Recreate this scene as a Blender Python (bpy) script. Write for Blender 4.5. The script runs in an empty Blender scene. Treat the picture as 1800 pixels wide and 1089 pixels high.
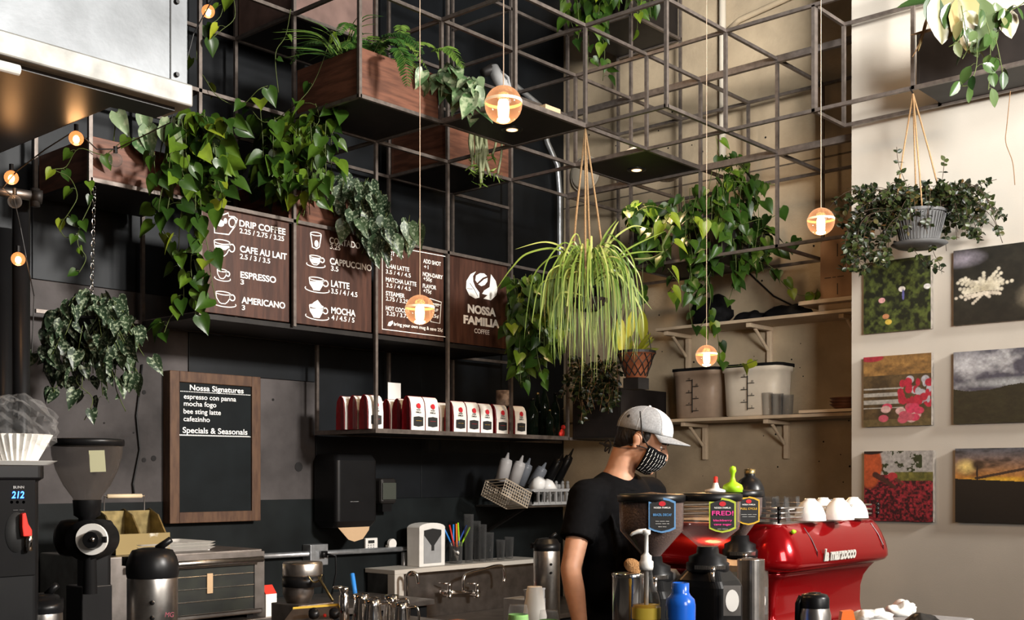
import bpy, math, random
import numpy as np
from mathutils import Vector, Matrix, Euler
R = random.Random(7)
pi = math.pi
SC = bpy.context.scene
COL = SC.collection

# ------------------------------------------------------------------ camera, exposure, world, daylight
YAW = math.radians(41.754); CA, SA = math.cos(YAW), math.sin(YAW)
FPX, HZ, CXP, EYE = 2025.5, 837.5, 900.0, 1.6
cd = bpy.data.cameras.new('camera'); cam = bpy.data.objects.new('camera', cd); COL.objects.link(cam)
cam.location = (0, 0, EYE); cam.rotation_euler = (pi/2, 0, YAW - pi/2)
cd.sensor_width = 36; cd.lens = FPX/1800*36; cd.shift_y = (HZ-544.5)/1800; cd.clip_end = 60
SC.camera = cam
SC.view_settings.view_transform = 'Standard'; SC.view_settings.look = 'None'
SC.view_settings.exposure = 0.12; SC.view_settings.gamma = 1; SC.view_settings.use_curve_mapping = False
W = bpy.data.worlds.new('world'); SC.world = W; W.use_nodes = True
W.node_tree.nodes['Background'].inputs[0].default_value = (.55, .68, .9, 1)
W.node_tree.nodes['Background'].inputs[1].default_value = .12

def area(name, loc, target, sx, sy, power, colr):
    l = bpy.data.lights.new(name, 'AREA'); l.shape = 'RECTANGLE'; l.size = sx; l.size_y = sy
    l.energy = power; l.color = colr
    o = bpy.data.objects.new(name, l); COL.objects.link(o); o.location = loc
    o.rotation_euler = (Vector(target)-Vector(loc)).to_track_quat('-Z', 'Y').to_euler()
    return o
_l = area('window_daylight', (4.7, -3.8, 4.5), (3.1, 5, 2.9), 1.0, .7, 250, (1, .96, .9)); _l.data.spread = math.radians(75)
area('window_daylight', (1.3, -3.9, 3.4), (3.9, 5, 2.2), 1.8, 2.4, 215, (1, .94, .87))
_l = area('window_daylight', (-1.2, -3.8, 3.2), (6.3, 2.3, 4.7), 2.0, 2.0, 125, (1, .97, .92)); _l.data.spread = math.radians(36)
for _p, _t, _e, _s in (((5.0, 2.3, 5.1), (6.3, 2.3, 3.0), 60, 1.0), ((5.2, 4.0, 5.25), (7.1, 4.1, 2.1), 170, 1.0)):  # added warm spots without fittings, brightening the white and concrete walls
    _d = bpy.data.lights.new('unseen_warm_spot', 'SPOT'); _d.energy = _e; _d.color = (1, .68, .4); _d.spot_size = _s; _d.spot_blend = 1; _d.shadow_soft_size = .12
    _o = bpy.data.objects.new('unseen_warm_spot', _d); COL.objects.link(_o); _o.location = _p; _o.rotation_euler = (Vector(_t)-Vector(_p)).to_track_quat('-Z', 'Y').to_euler()

# ------------------------------------------------------------------ picture <-> place helpers
def at(px, py, d):
    t = (px-CXP)/FPX
    return Vector((d*(CA+t*SA), d*(SA-t*CA), EYE+(HZ-py)/FPX*d))
def atX(px, py, X): t = (px-CXP)/FPX; return at(px, py, X/(CA+t*SA))
def atY(px, py, Y): t = (px-CXP)/FPX; return at(px, py, Y/(SA-t*CA))
def atZ(px, py, Z): return at(px, py, (Z-EYE)*FPX/(HZ-py))
def dep(p): return p[0]*CA+p[1]*SA
FW = Vector((CA, SA, 0)); RT = Vector((SA, -CA, 0)); UP = Vector((0, 0, 1))
XA, YA = Vector((1, 0, 0)), Vector((0, 1, 0))
def GX(i): return 5.147+.6*i
def GY(j): return 4.038+.55*j
def GZ(k): return EYE+1.982+.571*k

# ------------------------------------------------------------------ materials
def mat(name, col, rough=.5, metal=0., noise=0., scale=20., emit=0., ecol=None, trans=0., ior=1.45, alpha=1.,
        bump=0., bscale=60., tint=None, coat=0., stretch=None, col2=None, spec=.3, sss=0., contrast=None):
    m = bpy.data.materials.new(name); m.use_nodes = True
    nt = m.node_tree; b = nt.nodes['Principled BSDF']; L = nt.links
    c4 = lambda c: (c[0], c[1], c[2], 1)
    b.inputs['Base Color'].default_value = c4(col); b.inputs['Roughness'].default_value = rough
    b.inputs['Metallic'].default_value = metal; b.inputs['Transmission Weight'].default_value = trans
    b.inputs['IOR'].default_value = ior; b.inputs['Alpha'].default_value = alpha
    b.inputs['Coat Weight'].default_value = coat; b.inputs['Specular IOR Level'].default_value = spec
    if sss: b.inputs['Subsurface Weight'].default_value = sss; b.inputs['Subsurface Radius'].default_value = (.02, .008, .004)
    if emit:
        b.inputs['Emission Color'].default_value = c4(ecol or col); b.inputs['Emission Strength'].default_value = emit
    tc = nt.nodes.new('ShaderNodeTexCoord'); mp = nt.nodes.new('ShaderNodeMapping'); L.new(tc.outputs['Object'], mp.inputs[0])
    if stretch: mp.inputs['Scale'].default_value = stretch
    src = None
    if tint is not None:
        at_ = nt.nodes.new('ShaderNodeAttribute'); at_.attribute_name = 'tint'
        rp = nt.nodes.new('ShaderNodeValToRGB'); L.new(at_.outputs['Fac'], rp.inputs[0])
        n = len(tint)
        for q in range(n-2): rp.color_ramp.elements.new(.5)
        for q, cc in enumerate(tint):
            rp.color_ramp.elements[q].position = q/(n-1); rp.color_ramp.elements[q].color = c4(cc)
        src = rp.outputs[0]
    if noise or col2:
        nz = nt.nodes.new('ShaderNodeTexNoise'); nz.inputs['Scale'].default_value = scale; nz.inputs['Detail'].default_value = 6
        L.new(mp.outputs[0], nz.inputs['Vector'])
        mx = nt.nodes.new('ShaderNodeMixRGB')
        if col2:
            cr = nt.nodes.new('ShaderNodeValToRGB'); L.new(nz.outputs[0], cr.inputs[0])
            lo, hi = contrast or (.4, .62)
            cr.color_ramp.elements[0].position = lo; cr.color_ramp.elements[1].position = hi
            L.new(cr.outputs[0], mx.inputs[0])
            mx.inputs[1].default_value = c4(col); mx.inputs[2].default_value = c4(col2)
            if src: L.new(src, mx.inputs[1])
        else:
            mx.blend_type = 'MULTIPLY'; mx.inputs[0].default_value = 1
            cr = nt.nodes.new('ShaderNodeValToRGB'); L.new(nz.outputs[0], cr.inputs[0])
            cr.color_ramp.elements[0].position = .3; cr.color_ramp.elements[1].position = .7
            cr.color_ramp.elements[0].color = (1-noise,)*3+(1,); cr.color_ramp.elements[1].color = (1+noise*.5,)*3+(1,)
            mx.inputs[1].default_value = c4(col); L.new(cr.outputs[0], mx.inputs[2])
            if src: L.new(src, mx.inputs[1])
        src = mx.outputs[0]
    if src: L.new(src, b.inputs['Base Color'])
    if bump:
        n2 = nt.nodes.new('ShaderNodeTexNoise'); n2.inputs['Scale'].default_value = bscale; n2.inputs['Detail'].default_value = 5
        L.new(mp.outputs[0], n2.inputs['Vector'])
        bp = nt.nodes.new('ShaderNodeBump'); bp.inputs['Strength'].default_value = bump; bp.inputs['Distance'].default_value = .01
        L.new(n2.outputs[0], bp.inputs['Height']); L.new(bp.outputs[0], b.inputs['Normal'])
    return m
def glassm(name, col=(1, 1, 1), alpha=.15, rough=.03, spec=.8, grow=.55, tr=None, emit=0., ecol=(1, .6, .3)):
    # thin see-through material: mostly transparent with a glossy coat
    m = bpy.data.materials.new(name); m.use_nodes = True; nt = m.node_tree; nt.nodes.clear()
    o = nt.nodes.new('ShaderNodeOutputMaterial'); t = nt.nodes.new('ShaderNodeBsdfTransparent'); g = nt.nodes.new('ShaderNodeBsdfPrincipled')
    g.inputs['Base Color'].default_value = (col[0], col[1], col[2], 1); g.inputs['Roughness'].default_value = rough; g.inputs['Specular IOR Level'].default_value = spec
    t.inputs[0].default_value = (tr, tr, tr, 1) if isinstance(tr, float) else ((*tr, 1) if tr else (min(1, .6+.4*col[0]), min(1, .6+.4*col[1]), min(1, .6+.4*col[2]), 1))
    if emit: g.inputs['Emission Color'].default_value = (*ecol, 1); g.inputs['Emission Strength'].default_value = emit
    fr = nt.nodes.new('ShaderNodeLayerWeight'); fr.inputs[0].default_value = .35
    mr = nt.nodes.new('ShaderNodeMapRange'); nt.links.new(fr.outputs['Facing'], mr.inputs[0])
    mr.inputs['To Min'].default_value = alpha; mr.inputs['To Max'].default_value = min(1, alpha+grow)
    mx = nt.nodes.new('ShaderNodeMixShader'); nt.links.new(mr.outputs[0], mx.inputs[0])
    nt.links.new(t.outputs[0], mx.inputs[1]); nt.links.new(g.outputs[0], mx.inputs[2]); nt.links.new(mx.outputs[0], o.inputs[0])
    return m
M = dict(
    darkroom=mat('dark_brick_paint', (.1, .09, .08), .8),
    black_wall=mat('black_plaster_wall', (.062, .055, .054), .7, noise=.62, scale=2.6, bump=.3, bscale=25, spec=.15),
    steel_and_shade=mat('blackened_steel_and_shade', (.007, .0085, .0105), .45, metal=.25, noise=.5, scale=3, bump=.05, bscale=8),
    beige=mat('bare_concrete_wall', (.37, .295, .2), .85, noise=.28, scale=3.5, bump=.3, bscale=45),
    white_wall=mat('white_painted_wall', (.43, .395, .345), .8, noise=.05, scale=4, bump=.05, bscale=120),
    floor=mat('dark_concrete_floor', (.09, .085, .08), .5, noise=.3, scale=4),
    ceiling=mat('dark_ceiling_paint', (.05, .05, .05), .8),
    bar=mat('rusty_bare_steel', (.155, .13, .115), .36, metal=.5, noise=.3, scale=30),
    plate=mat('dark_steel_sheet', (.018, .016, .015), .5, metal=.3, noise=.3, scale=12),
    hoodsteel=mat('brushed_grey_steel', (.15, .16, .17), .45, metal=.4, noise=.45, scale=3, bump=.03),
    fascia=mat('worn_galvanised_trim', (.24, .24, .225), .5, metal=.3, noise=.35, scale=14),
    wood=mat('stained_plank', (.085, .034, .02), .5, col2=(.15, .06, .035), scale=5, stretch=(1, 1, 9), bump=.1, bscale=30),
    boardwood=mat('dark_stained_menu_board', (.036, .014, .009), .5, col2=(.065, .026, .016), scale=6, stretch=(6, 6, .7), bump=.08),
    framewood=mat('walnut_frame', (.095, .05, .028), .55, col2=(.06, .03, .018), scale=8, stretch=(5, 5, 1)),
    darkwood=mat('black_stained_wood', (.014, .011, .01), .55, noise=.4, scale=8),
    white=mat('white_lettering', (.86, .84, .8), .6),
    chalk=mat('black_chalkboard', (.006, .008, .009), .6, spec=.12, noise=.3, scale=6),
    black=mat('black_plastic', (.006, .006, .0065), .35, noise=.2, scale=9),
    blackmatt=mat('matt_black', (.006, .006, .0065), .7, noise=.2, scale=9, spec=.12),
    grey=mat('grey_plastic', (.3, .3, .3), .5, noise=.1),
    whitep=mat('white_plastic', (.72, .7, .66), .4, noise=.06),
    shelfwhite=mat('cream_painted_shelf', (.48, .38, .27), .6, noise=.1, scale=12),
    chrome=mat('polished_steel', (.72, .69, .66), .14, metal=1),
    steel=mat('brushed_stainless', (.6, .56, .52), .3, metal=1, noise=.15, scale=40),
    dsteel=mat('dull_stainless', (.3, .27, .25), .38, metal=1, noise=.3, scale=12),
    galv=mat('galvanised_conduit', (.5, .52, .54), .35, metal=.8, noise=.2, scale=30),
    brass=mat('tarnished_brass', (.26, .2, .09), .4, metal=.9, noise=.45, scale=25),
    rope=mat('jute_rope', (.32, .2, .1), .9, noise=.4, scale=200),
    cord=mat('pale_lamp_cord', (.4, .3, .22), .6),
    blackcord=mat('black_cable', (.01, .01, .01), .5),
    card=mat('brown_cardboard', (.28, .17, .1), .8, noise=.15, scale=8),
    soil=mat('dark_soil', (.02, .014, .01), .9),
    red=mat('red_enamel', (.3, .003, .005), .16, metal=.55, coat=.45),
    redbag=mat('deep_red_foil', (.2, .008, .012), .35, noise=.3, scale=25, bump=.3, bscale=30),
    paper=mat('white_paper_label', (.78, .76, .72), .6, bump=.1, bscale=20),
    redink=mat('red_print', (.5, .02, .03), .6),
    ink=mat('black_print', (.02, .02, .02), .6),
    kraft=mat('kraft_paper', (.5, .34, .2), .8, bump=.2, bscale=30),
    skin=mat('skin', (.45, .24, .15), .5, noise=.12, scale=30, sss=.15),
    shirt=mat('black_cotton', (.0035, .0035, .004), .85, noise=.2, scale=60, bump=.1, bscale=12, spec=.06),
    hair=mat('black_hair', (.008, .006, .005), .5, bump=.6, bscale=120, stretch=(1, 1, .3)),
    capgrey=mat('heather_grey_cap_fabric', (.24, .25, .26), .9, noise=.25, scale=140),
    capwhite=mat('white_cap_panel', (.78, .78, .78), .85, noise=.05),
    denim=mat('dark_trousers', (.02, .022, .03), .8),
    blue=mat('blue_glazed_steel', (.01, .1, .5), .25, coat=.5),
    lime=mat('lime_plastic', (.35, .65, .02), .4), rubyred=mat('red_plastic', (.6, .03, .02), .4),
    orange=mat('orange_plastic', (.8, .16, .03), .4), skyblue=mat('blue_plastic', (.03, .22, .65), .4),
    glass=glassm('clear_glass', (.14, .14, .14), .03, .03, grow=.6, tr=.97, spec=1.), smoke=glassm('smoked_hopper', (.12, .1, .085), .16, .12, grow=.45, tr=.72),
    film=glassm('clear_plastic_film', (.45, .45, .45), .03, .1, grow=.28, tr=.97), bottleglass=glassm('green_tinted_glass', (.01, .02, .012), .3, tr=.35),
    hopper=glassm('clear_hopper_plastic', (.3, .22, .2), .1, .1, grow=.45, tr=.85),
    tub=mat('frosted_white_tub', (.42, .35, .27), .4, noise=.05, alpha=1),
    beans=mat('roasted_coffee_beans', (.05, .022, .012), .4, col2=(.09, .045, .025), scale=160, bump=1, bscale=150),
    porcelain=mat('white_porcelain', (.85, .84, .82), .15, coat=.3),
    glow=mat('warm_filament_glow', (1, .75, .4), .5, emit=34, ecol=(1, .74, .42)),
    glowsmall=mat('small_bulb_glow', (1, .6, .3), .5, emit=9, ecol=(1, .42, .13)),
    ledblue=mat('blue_led_digits', (.05, .2, 1), .5, emit=5, ecol=(.03, .16, 1)),
    terracotta=mat('terracotta', (.3, .1, .045), .7, noise=.35, scale=30),
    apron=mat('tan_leather', (.3, .15, .06), .6),
)
def leafmat(name, ramp, **k): return mat(name, ramp[1], k.pop('rough', .36), tint=ramp, **k)
M['pothos'] = leafmat('pothos_leaf', [(.006, .018, .003), (.022, .055, .006), (.075, .13, .01), (.24, .27, .02)], noise=.2, scale=30)
M['silver'] = leafmat('silver_spotted_leaf', [(.01, .02, .01), (.022, .04, .02), (.05, .08, .035)], col2=(.2, .24, .16), scale=70, contrast=(.52, .6))
M['fern'] = leafmat('fern_frond', [(.01, .03, .008), (.03, .08, .015), (.1, .17, .03), (.2, .27, .06)])
M['spider'] = leafmat('spider_plant_leaf', [(.02, .05, .008), (.08, .14, .02), (.2, .26, .05), (.45, .45, .16)])
M['hoya'] = leafmat('waxy_leaf', [(.01, .028, .007), (.03, .06, .012), (.075, .1, .045), (.2, .14, .05)], rough=.3)
M['lip'] = leafmat('small_bronze_leaf', [(.004, .007, .003), (.01, .016, .005), (.03, .04, .01), (.09, .04, .015)], rough=.35)
M['vine'] = mat('green_stem', (.06, .08, .02), .6)
M['drystem'] = mat('dry_brown_stem', (.16, .09, .04), .8)
M['darkstem'] = mat('dark_stem', (.035, .022, .012), .7)
M['potgrey'] = mat('grey_ribbed_pot', (.07, .07, .07), .5)
M['pitcher'] = leafmat('yellow_green_leaf', [(.05, .06, .005), (.2, .21, .01), (.42, .38, .04)])

# ------------------------------------------------------------------ mesh builder
def wloc(o):
    v = Vector((0, 0, 0))
    while o is not None: v = v+o.location; o = o.parent
    return v
class MB:
    def __init__(s): s.v = []; s.f = []; s.mi = []; s.t = []; s.c = 0; s.tint = 0.
    def add(s, vs, fs, mi=0):
        n = len(s.v); s.v += [tuple(p) for p in vs]; s.t += [s.tint]*len(vs)
        s.f += [tuple(n+q for q in f) for f in fs]; s.mi += [mi]*len(fs); return s
    def box(s, c, size, rot=None, mi=0):
        c = Vector(c); h = [q/2 for q in size]; vs = []
        for z in (-1, 1):
            for y in (-1, 1):
                for x in (-1, 1):
                    p = Vector((x*h[0], y*h[1], z*h[2]))
                    vs.append(c+(rot@p if rot else p))
        return s.add(vs, [(0, 2, 3, 1), (4, 5, 7, 6), (0, 1, 5, 4), (2, 6, 7, 3), (0, 4, 6, 2), (1, 3, 7, 5)], mi)
    def bx(s, a, b, mi=0):
        return s.box([(a[q]+b[q])/2 for q in range(3)], [abs(b[q]-a[q]) for q in range(3)], None, mi)
    def bar(s, a, b, w, h=None, mi=0, up=UP):
        a, b = Vector(a), Vector(b); d = (b-a); L = d.length; d.normalize()
        u = up if abs(d.dot(up)) < .95 else XA
        sd = d.cross(u).normalized(); u = sd.cross(d)
        rot = Matrix((d, sd, u)).transposed()
        return s.box((a+b)/2, (L, w, h or w), rot, mi)
    def tube(s, pts, r, n=8, mi=0, caps=True):
        pts = [Vector(p) for p in pts]; rs = r if isinstance(r, (list, tuple)) else [r]*len(pts)
        vs = []; fs = []; prev = None; m = len(pts)
        for q in range(m):
            d = (pts[min(q+1, m-1)]-pts[max(q-1, 0)])
            if d.length < 1e-9: d = Vector((0, 0, 1))
            d.normalize()
            if prev is None: u = d.cross(UP if abs(d.z) < .9 else XA).normalized()
            else:
                u = prev-d*prev.dot(d)
                u = u.normalized() if u.length > 1e-6 else d.cross(XA).normalized()
            prev = u; w = d.cross(u)
            for k in range(n):
                a = 2*pi*k/n; vs.append(pts[q]+(u*math.cos(a)+w*math.sin(a))*rs[q])
        for q in range(m-1):
            for k in range(n):
                fs.append((q*n+k, q*n+(k+1) % n, (q+1)*n+(k+1) % n, (q+1)*n+k))
        if caps: fs.append(tuple(range(n-1, -1, -1))); fs.append(tuple((m-1)*n+k for k in range(n)))
        return s.add(vs, fs, mi)
    def lathe(s, prof, c=(0, 0, 0), n=28, mi=0, axis=None, squash=(1, 1), a0=0., caps=False):
        c = Vector(c); q_ = UP.rotation_difference(Vector(axis).normalized()).to_matrix() if axis is not None else None
        vs = []; fs = []; m = len(prof)
        for r, z in prof:
            for k in range(n):
                a = 2*pi*k/n+a0; p = Vector((r*math.cos(a)*squash[0], r*math.sin(a)*squash[1], z))
                vs.append(c+(q_@p if q_ else p))
        for q in range(m-1):
            for k in range(n): fs.append((q*n+k, q*n+(k+1) % n, (q+1)*n+(k+1) % n, (q+1)*n+k))
        if caps: fs.append(tuple(range(n-1, -1, -1))); fs.append(tuple((m-1)*n+k for k in range(n)))
        return s.add(vs, fs, mi)
    def ball(s, c, r, n=16, mi=0, rot=None, half=None):
        c = Vector(c); rr = r if isinstance(r, (tuple, list)) else (r, r, r); vs = []; fs = []; m = n//2
        for q in range(m+1):
            th = pi*q/m
            for k in range(n):
                a = 2*pi*k/n; p = Vector((rr[0]*math.sin(th)*math.cos(a), rr[1]*math.sin(th)*math.sin(a), rr[2]*math.cos(th)))
                vs.append(c+(rot@p if rot else p))
        for q in range(m):
            for k in range(n): fs.append((q*n+k, (q+1)*n+k, (q+1)*n+(k+1) % n, q*n+(k+1) % n))
        return s.add(vs, fs, mi)
    def prism(s, poly, o, u, v, w, mi=0):
        # polygon in the (u, v) plane at o, extruded by vector w
        o, u, v, w = Vector(o), Vector(u), Vector(v), Vector(w); n = len(poly)
        A = [o+u*a+v*b for a, b in poly]
        return s.add(A+[p+w for p in A], [tuple(range(n)), tuple(range(2*n-1, n-1, -1))]+[(k, k+n, (k+1) % n+n, (k+1) % n) for k in range(n)], mi)
    def ribbon(s, pts, w, nrm, closed=False, mi=0, th=.0015):
        pts = [Vector(p) for p in pts]; n = len(pts); nrm = Vector(nrm); vs = []
        for q in range(n):
            a = pts[(q-1) % n] if (closed or q) else pts[q]; b = pts[(q+1) % n] if (closed or q < n-1) else pts[q]
            d = (b-a).normalized(); sd = d.cross(nrm).normalized()*w/2
            vs += [pts[q]-sd, pts[q]+sd]
        vs = vs+[p+nrm*th for p in vs]; m = 2*n; fs = []
        for q in range(n if closed else n-1):
            a, b = 2*q, 2*((q+1) % n)
            fs += [(a+m, b+m, b+1+m, a+1+m), (a, b, b+m, a+m), (a+1, a+1+m, b+1+m, b+1)]
        return s.add(vs, fs, mi)
    def build(s, name, mats, parent=None, smooth=False, bevel=0., seg=2, base=None, solid=0., sub=0):
        if not isinstance(mats, (list, tuple)): mats = [mats]
        A = np.array(s.v, dtype=float).reshape(-1, 3)
        if base is None: base = Vector(((A[:, 0].min()+A[:, 0].max())/2, (A[:, 1].min()+A[:, 1].max())/2, A[:, 2].min()))
        else: base = Vector(base)
        A = A-np.array(base)
        me = bpy.data.meshes.new(name); me.from_pydata(A.tolist(), [], s.f)
        for m in mats: me.materials.append(m)
        if len(mats) > 1: me.polygons.foreach_set('material_index', s.mi)
        if smooth: me.polygons.foreach_set('use_smooth', [True]*len(me.polygons))
        if any(s.t):
            a = me.attributes.new('tint', 'FLOAT', 'POINT'); a.data.foreach_set('value', s.t)
        me.update(); o = bpy.data.objects.new(name, me); COL.objects.link(o)
        if parent is not None: o.parent = parent; o.location = base-wloc(parent)
        else: o.location = base
        if solid: q = o.modifiers.new('solid', 'SOLIDIFY'); q.thickness = solid; q.offset = 0
        if bevel: q = o.modifiers.new('bevel', 'BEVEL'); q.width = bevel; q.segments = seg; q.limit_method = 'ANGLE'; q.angle_limit = math.radians(40); q.harden_normals = False
        if sub: q = o.modifiers.new('sub', 'SUBSURF'); q.levels = sub; q.render_levels = sub
        return o
def tag(o, label=None, cat=None, group=None, kind=None):
    if label: o['label'] = label
    if cat: o['category'] = cat
    if group: o['group'] = group
    if kind: o['kind'] = kind
    return o
def thing(name, label, cat, loc, group=None):
    o = bpy.data.objects.new(name, None); COL.objects.link(o); o.location = loc; o.empty_display_size = .05
    return tag(o, label, cat, group)
def struct(mb, name, m, **k): return tag(mb.build(name, m, **k), kind='structure')
def kids(o): return list(o.children)
def copy_tree(o, parent=None, kidmap=None):
    c = o.copy(); COL.objects.link(c); c.parent = parent
    for ch in (kidmap or KIDS(o)): copy_tree(ch, c)
    return c
def KIDS(o): return [x for x in bpy.data.objects if x.parent == o]

# lettering
_tc = bpy.data.curves.new('lettering', 'FONT'); _to = bpy.data.objects.new('lettering', _tc); COL.objects.link(_to)
def text(mb, body, o, u, v, w, width=None, cap=None, size=None, bold=.0, mi=0, shear=0., align='LEFT', th=.0012):
    _tc.body = body; _tc.size = 1; _tc.offset = bold; _tc.shear = shear; _tc.extrude = 0
    bpy.context.view_layer.update()
    me = _to.evaluated_get(bpy.context.evaluated_depsgraph_get()).to_mesh()
    vs = [p.co.copy() for p in me.vertices]; fs = [tuple(p.vertices) for p in me.polygons]
    if not vs: return
    x0 = min(p.x for p in vs); x1 = max(p.x for p in vs)
    sy = cap/.7 if cap else size; sx = width/(x1-x0) if width else sy
    if align == 'CENTER': off = -(x0+x1)/2
    else: off = -x0
    o, u, v, w = Vector(o), Vector(u), Vector(v), Vector(w)
    P = [o+u*((p.x+off)*sx)+v*(p.y*sy)+w*th for p in vs]
    mb.add(P, fs, mi); _to.evaluated_get(bpy.context.evaluated_depsgraph_get()).to_mesh_clear()

# ------------------------------------------------------------------ the room
WX, WY, WHX = 7.1, 5.8, 6.2      # concrete wall, black wall, white wall planes
WE = 2.935                       # edge of the white wall
m = MB(); m.bx((-3.2, -4.2, -.1), (7.3, 6.0, 0)); struct(m, 'floor', M['floor'])
m = MB(); m.bx((-3.2, -4.2, 5.4), (7.3, 6.0, 5.5)); struct(m, 'ceiling', M['ceiling'])
m = MB(); m.bx((-3.2, WY, 0), (7.3, WY+.2, 5.4)); struct(m, 'wall_back', M['black_wall'])
m = MB(); m.bx((WX, WE-.2, 0), (WX+.2, WY, 5.4)); struct(m, 'wall_right', M['beige'])
m = MB(); m.bx((WHX, -4.0, 0), (WX+.2, WE, 5.4)); struct(m, 'wall_white', M['white_wall'])
m = MB(); m.bx((-3.2, -4, 0), (-3.0, WY, 5.4)); struct(m, 'wall_left', M['darkroom'])
m = MB()
for a, b in (((-3.2, 0), (7.3, 1.2)), ((-3.2, 4.8), (7.3, 5.4)), ((-3.2, 1.2), (-2.4, 4.8)), ((2.2, 1.2), (3.2, 4.8)), ((5.5, 1.2), (7.3, 4.8))):
    m.bx((a[0], -4.2, a[1]), (b[0], -4.0, b[1]))
struct(m, 'wall_front', M['darkroom'])
for n, (x0, x1) in enumerate(((-2.4, 2.2), (3.2, 5.5))):
    m = MB()
    for z in (1.2, 3.0, 4.76): m.bx((x0, -4.15, z), (x1, -4.08, z+.04))
    k = 4 if n == 0 else 2
    for q in range(k+1):
        x = x0+(x1-x0-.04)*q/k; m.bx((x, -4.15, 1.2), (x+.04, -4.08, 4.8))
    struct(m, 'window_%d' % (n+1), M['plate'])
# steel panels on the black wall; right ones run lower as painted shelf shade
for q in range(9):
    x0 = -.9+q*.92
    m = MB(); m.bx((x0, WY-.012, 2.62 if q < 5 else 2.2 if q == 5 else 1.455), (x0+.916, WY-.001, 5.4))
    struct(m, 'trim_%d' % (q+1), M['steel_and_shade'], bevel=.002)
m = MB(); m.bx((1.0, WY-.006, 0), (WX, WY-.001, 1.46)); struct(m, 'trim_10', mat('lower_black_paint', (.007, .009, .0095), .55, noise=.5, scale=4, spec=.15))
# formwork joints and tie holes of the concrete
m = MB()
for z in (2.02, 3.72): m.bx((WX-.004, WE, z), (WX+.001, WY, z+.009))
for y in (3.35, 4.9): m.bx((WX-.004, y, 0), (WX+.001, y+.007, 2.02))
struct(m, 'trim_11', mat('concrete_joint', (.1, .08, .06), .9, noise=.4, scale=30))
m = MB()
for q in range(90):
    y = R.uniform(WE+.1, WY-.1); z = R.uniform(1.2, 4.3); r = R.uniform(.003, .008)
    m.lathe([(0, 0), (r, 0), (r, .003), (0, .003)], (WX+.0015, y, z), 6, axis=(-1, 0, 0))
struct(m, 'trim_12', M['blackmatt'])
m = MB()
for px, py, r in ((253, 689, .012), (253, 808, .013), (235, 760, .005), (480, 702, .008), (183, 743, .005), (525, 820, .03), (270, 805, .016)):
    m.lathe([(0, 0), (r, 0), (r, .002), (0, .002)], atY(px, py, WY-.001), 14, axis=(0, -1, 0))
struct(m, 'trim_13', mat('wall_tie_holes', (.012, .011, .011), .9))

# ------------------------------------------------------------------ steel lattice
BW = .019
lat = thing('steel_lattice', 'brown steel rod lattice hanging over the counter and climbing the black wall', 'metal frame', (GX(0), GY(1), GZ(-3)))
def rail(i0, j0, i1, j1, k, w=BW, dx=0., h=None):
    m = MB(); m.bar((GX(i0)+dx, GY(j0), GZ(k)), (GX(i1)+dx, GY(j1), GZ(k)), w, h or w); m.build('rail', M['bar'], lat)
def post(i, j, k0, k1, w=BW, dx=0.):
    m = MB(); m.bar((GX(i)+dx, GY(j), GZ(k0)-.009), (GX(i)+dx, GY(j), min(GZ(k1), 5.39)), w); m.build('post', M['bar'], lat)
XR = [(-2, 3, 0, 1), (-1, 3, 0, 0), (0, 3, -1, 0), (0, 3, -1, 1), (-2, 3, 1, 1), (-2, 3, 1, 0), (-3, 3, 2, 1), (-4, 3, 2, 0), (-4, 2, 2, -1),
      (0, 2, 2, 2), (2, 3, 1, 2), (-4, 2, 3, 0), (-4, 1, 3, 1), (-4, 2, 3, -2), (2, 3, -1, -1), (2, 3, 0, -1), (2, 3, 1, -1), (-1, 3, 2, -3), (-1, 3, 3, -3), (1, 1.6, -2, 0), (1, 1.6, -2, 1)]
for a, b, j, k in XR: rail(a, j, b, j, k)
YR = [(-2, 3, 1, 0), (-1, 3, 0, 0), (0, 3, -1, 0), (1, 3, -5, 0), (-3, 3, 2, 0), (-2, 3, 1, 1), (-1, 3, 0, 1), (0, 3, -1, 1), (1, 3, -5, 1),
      (3, 2, -1.95, 1), (3, 2, -1.95, 0), (3, 2, -1.95, -1), (2, 1, -1.95, -1), (1, 3, 2, 2), (3, 2, 1, 2), (2, 2, 1, 2), (2, 3, 2, -3), (-1, 3, 2, -3), (1.6, -2, -5, 0), (1.6, -2, -5, 1), (-3, 3, 2, -2)]
for i, a, b, k in YR: rail(i, a, i, b, k)
for k in (0, 1): rail(2, 2, 2, -1.95, k, .03, h=.04)
PS = [(-2, 1, 0, 3), (-1, 1, 0, 1), (-1, 0, 0, 3), (0, 0, 0, 1), (1, 0, 0, 1), (2, 0, -1, 1), (3, 0, -1, 1), (0, -1, 0, 3), (1, -1, 0, 1), (2, -1, -1, 1), (3, -1, -1, 1),
      (1, -2, 0, 1), (1.6, -2, 0, 1), (1, -3, 0, 3), (1.6, -3, 0, 3), (1, 1, 0, 1), (2, 1, -1, 3), (3, 1, -1, 3), (-3, 2, -2, 3), (-2, 2, -2, 3), (-1, 2, -3, 3), (0, 2, -3, 3), (1, 2, -3, 3), (2, 2, -3, 3),
      (-4, 2, -1, 0), (-3, 3, -2, 1), (-2, 3, -2, 3), (-1, 3, -3, 0), (0, 3, -3, 3), (1, 3, -3, 3), (2, 3, -3, 1), (3, 2, -3, 2), (-4, 3, -1, 0), (1.03, -2, 0, 1)]
for a in PS: post(*a)
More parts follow.
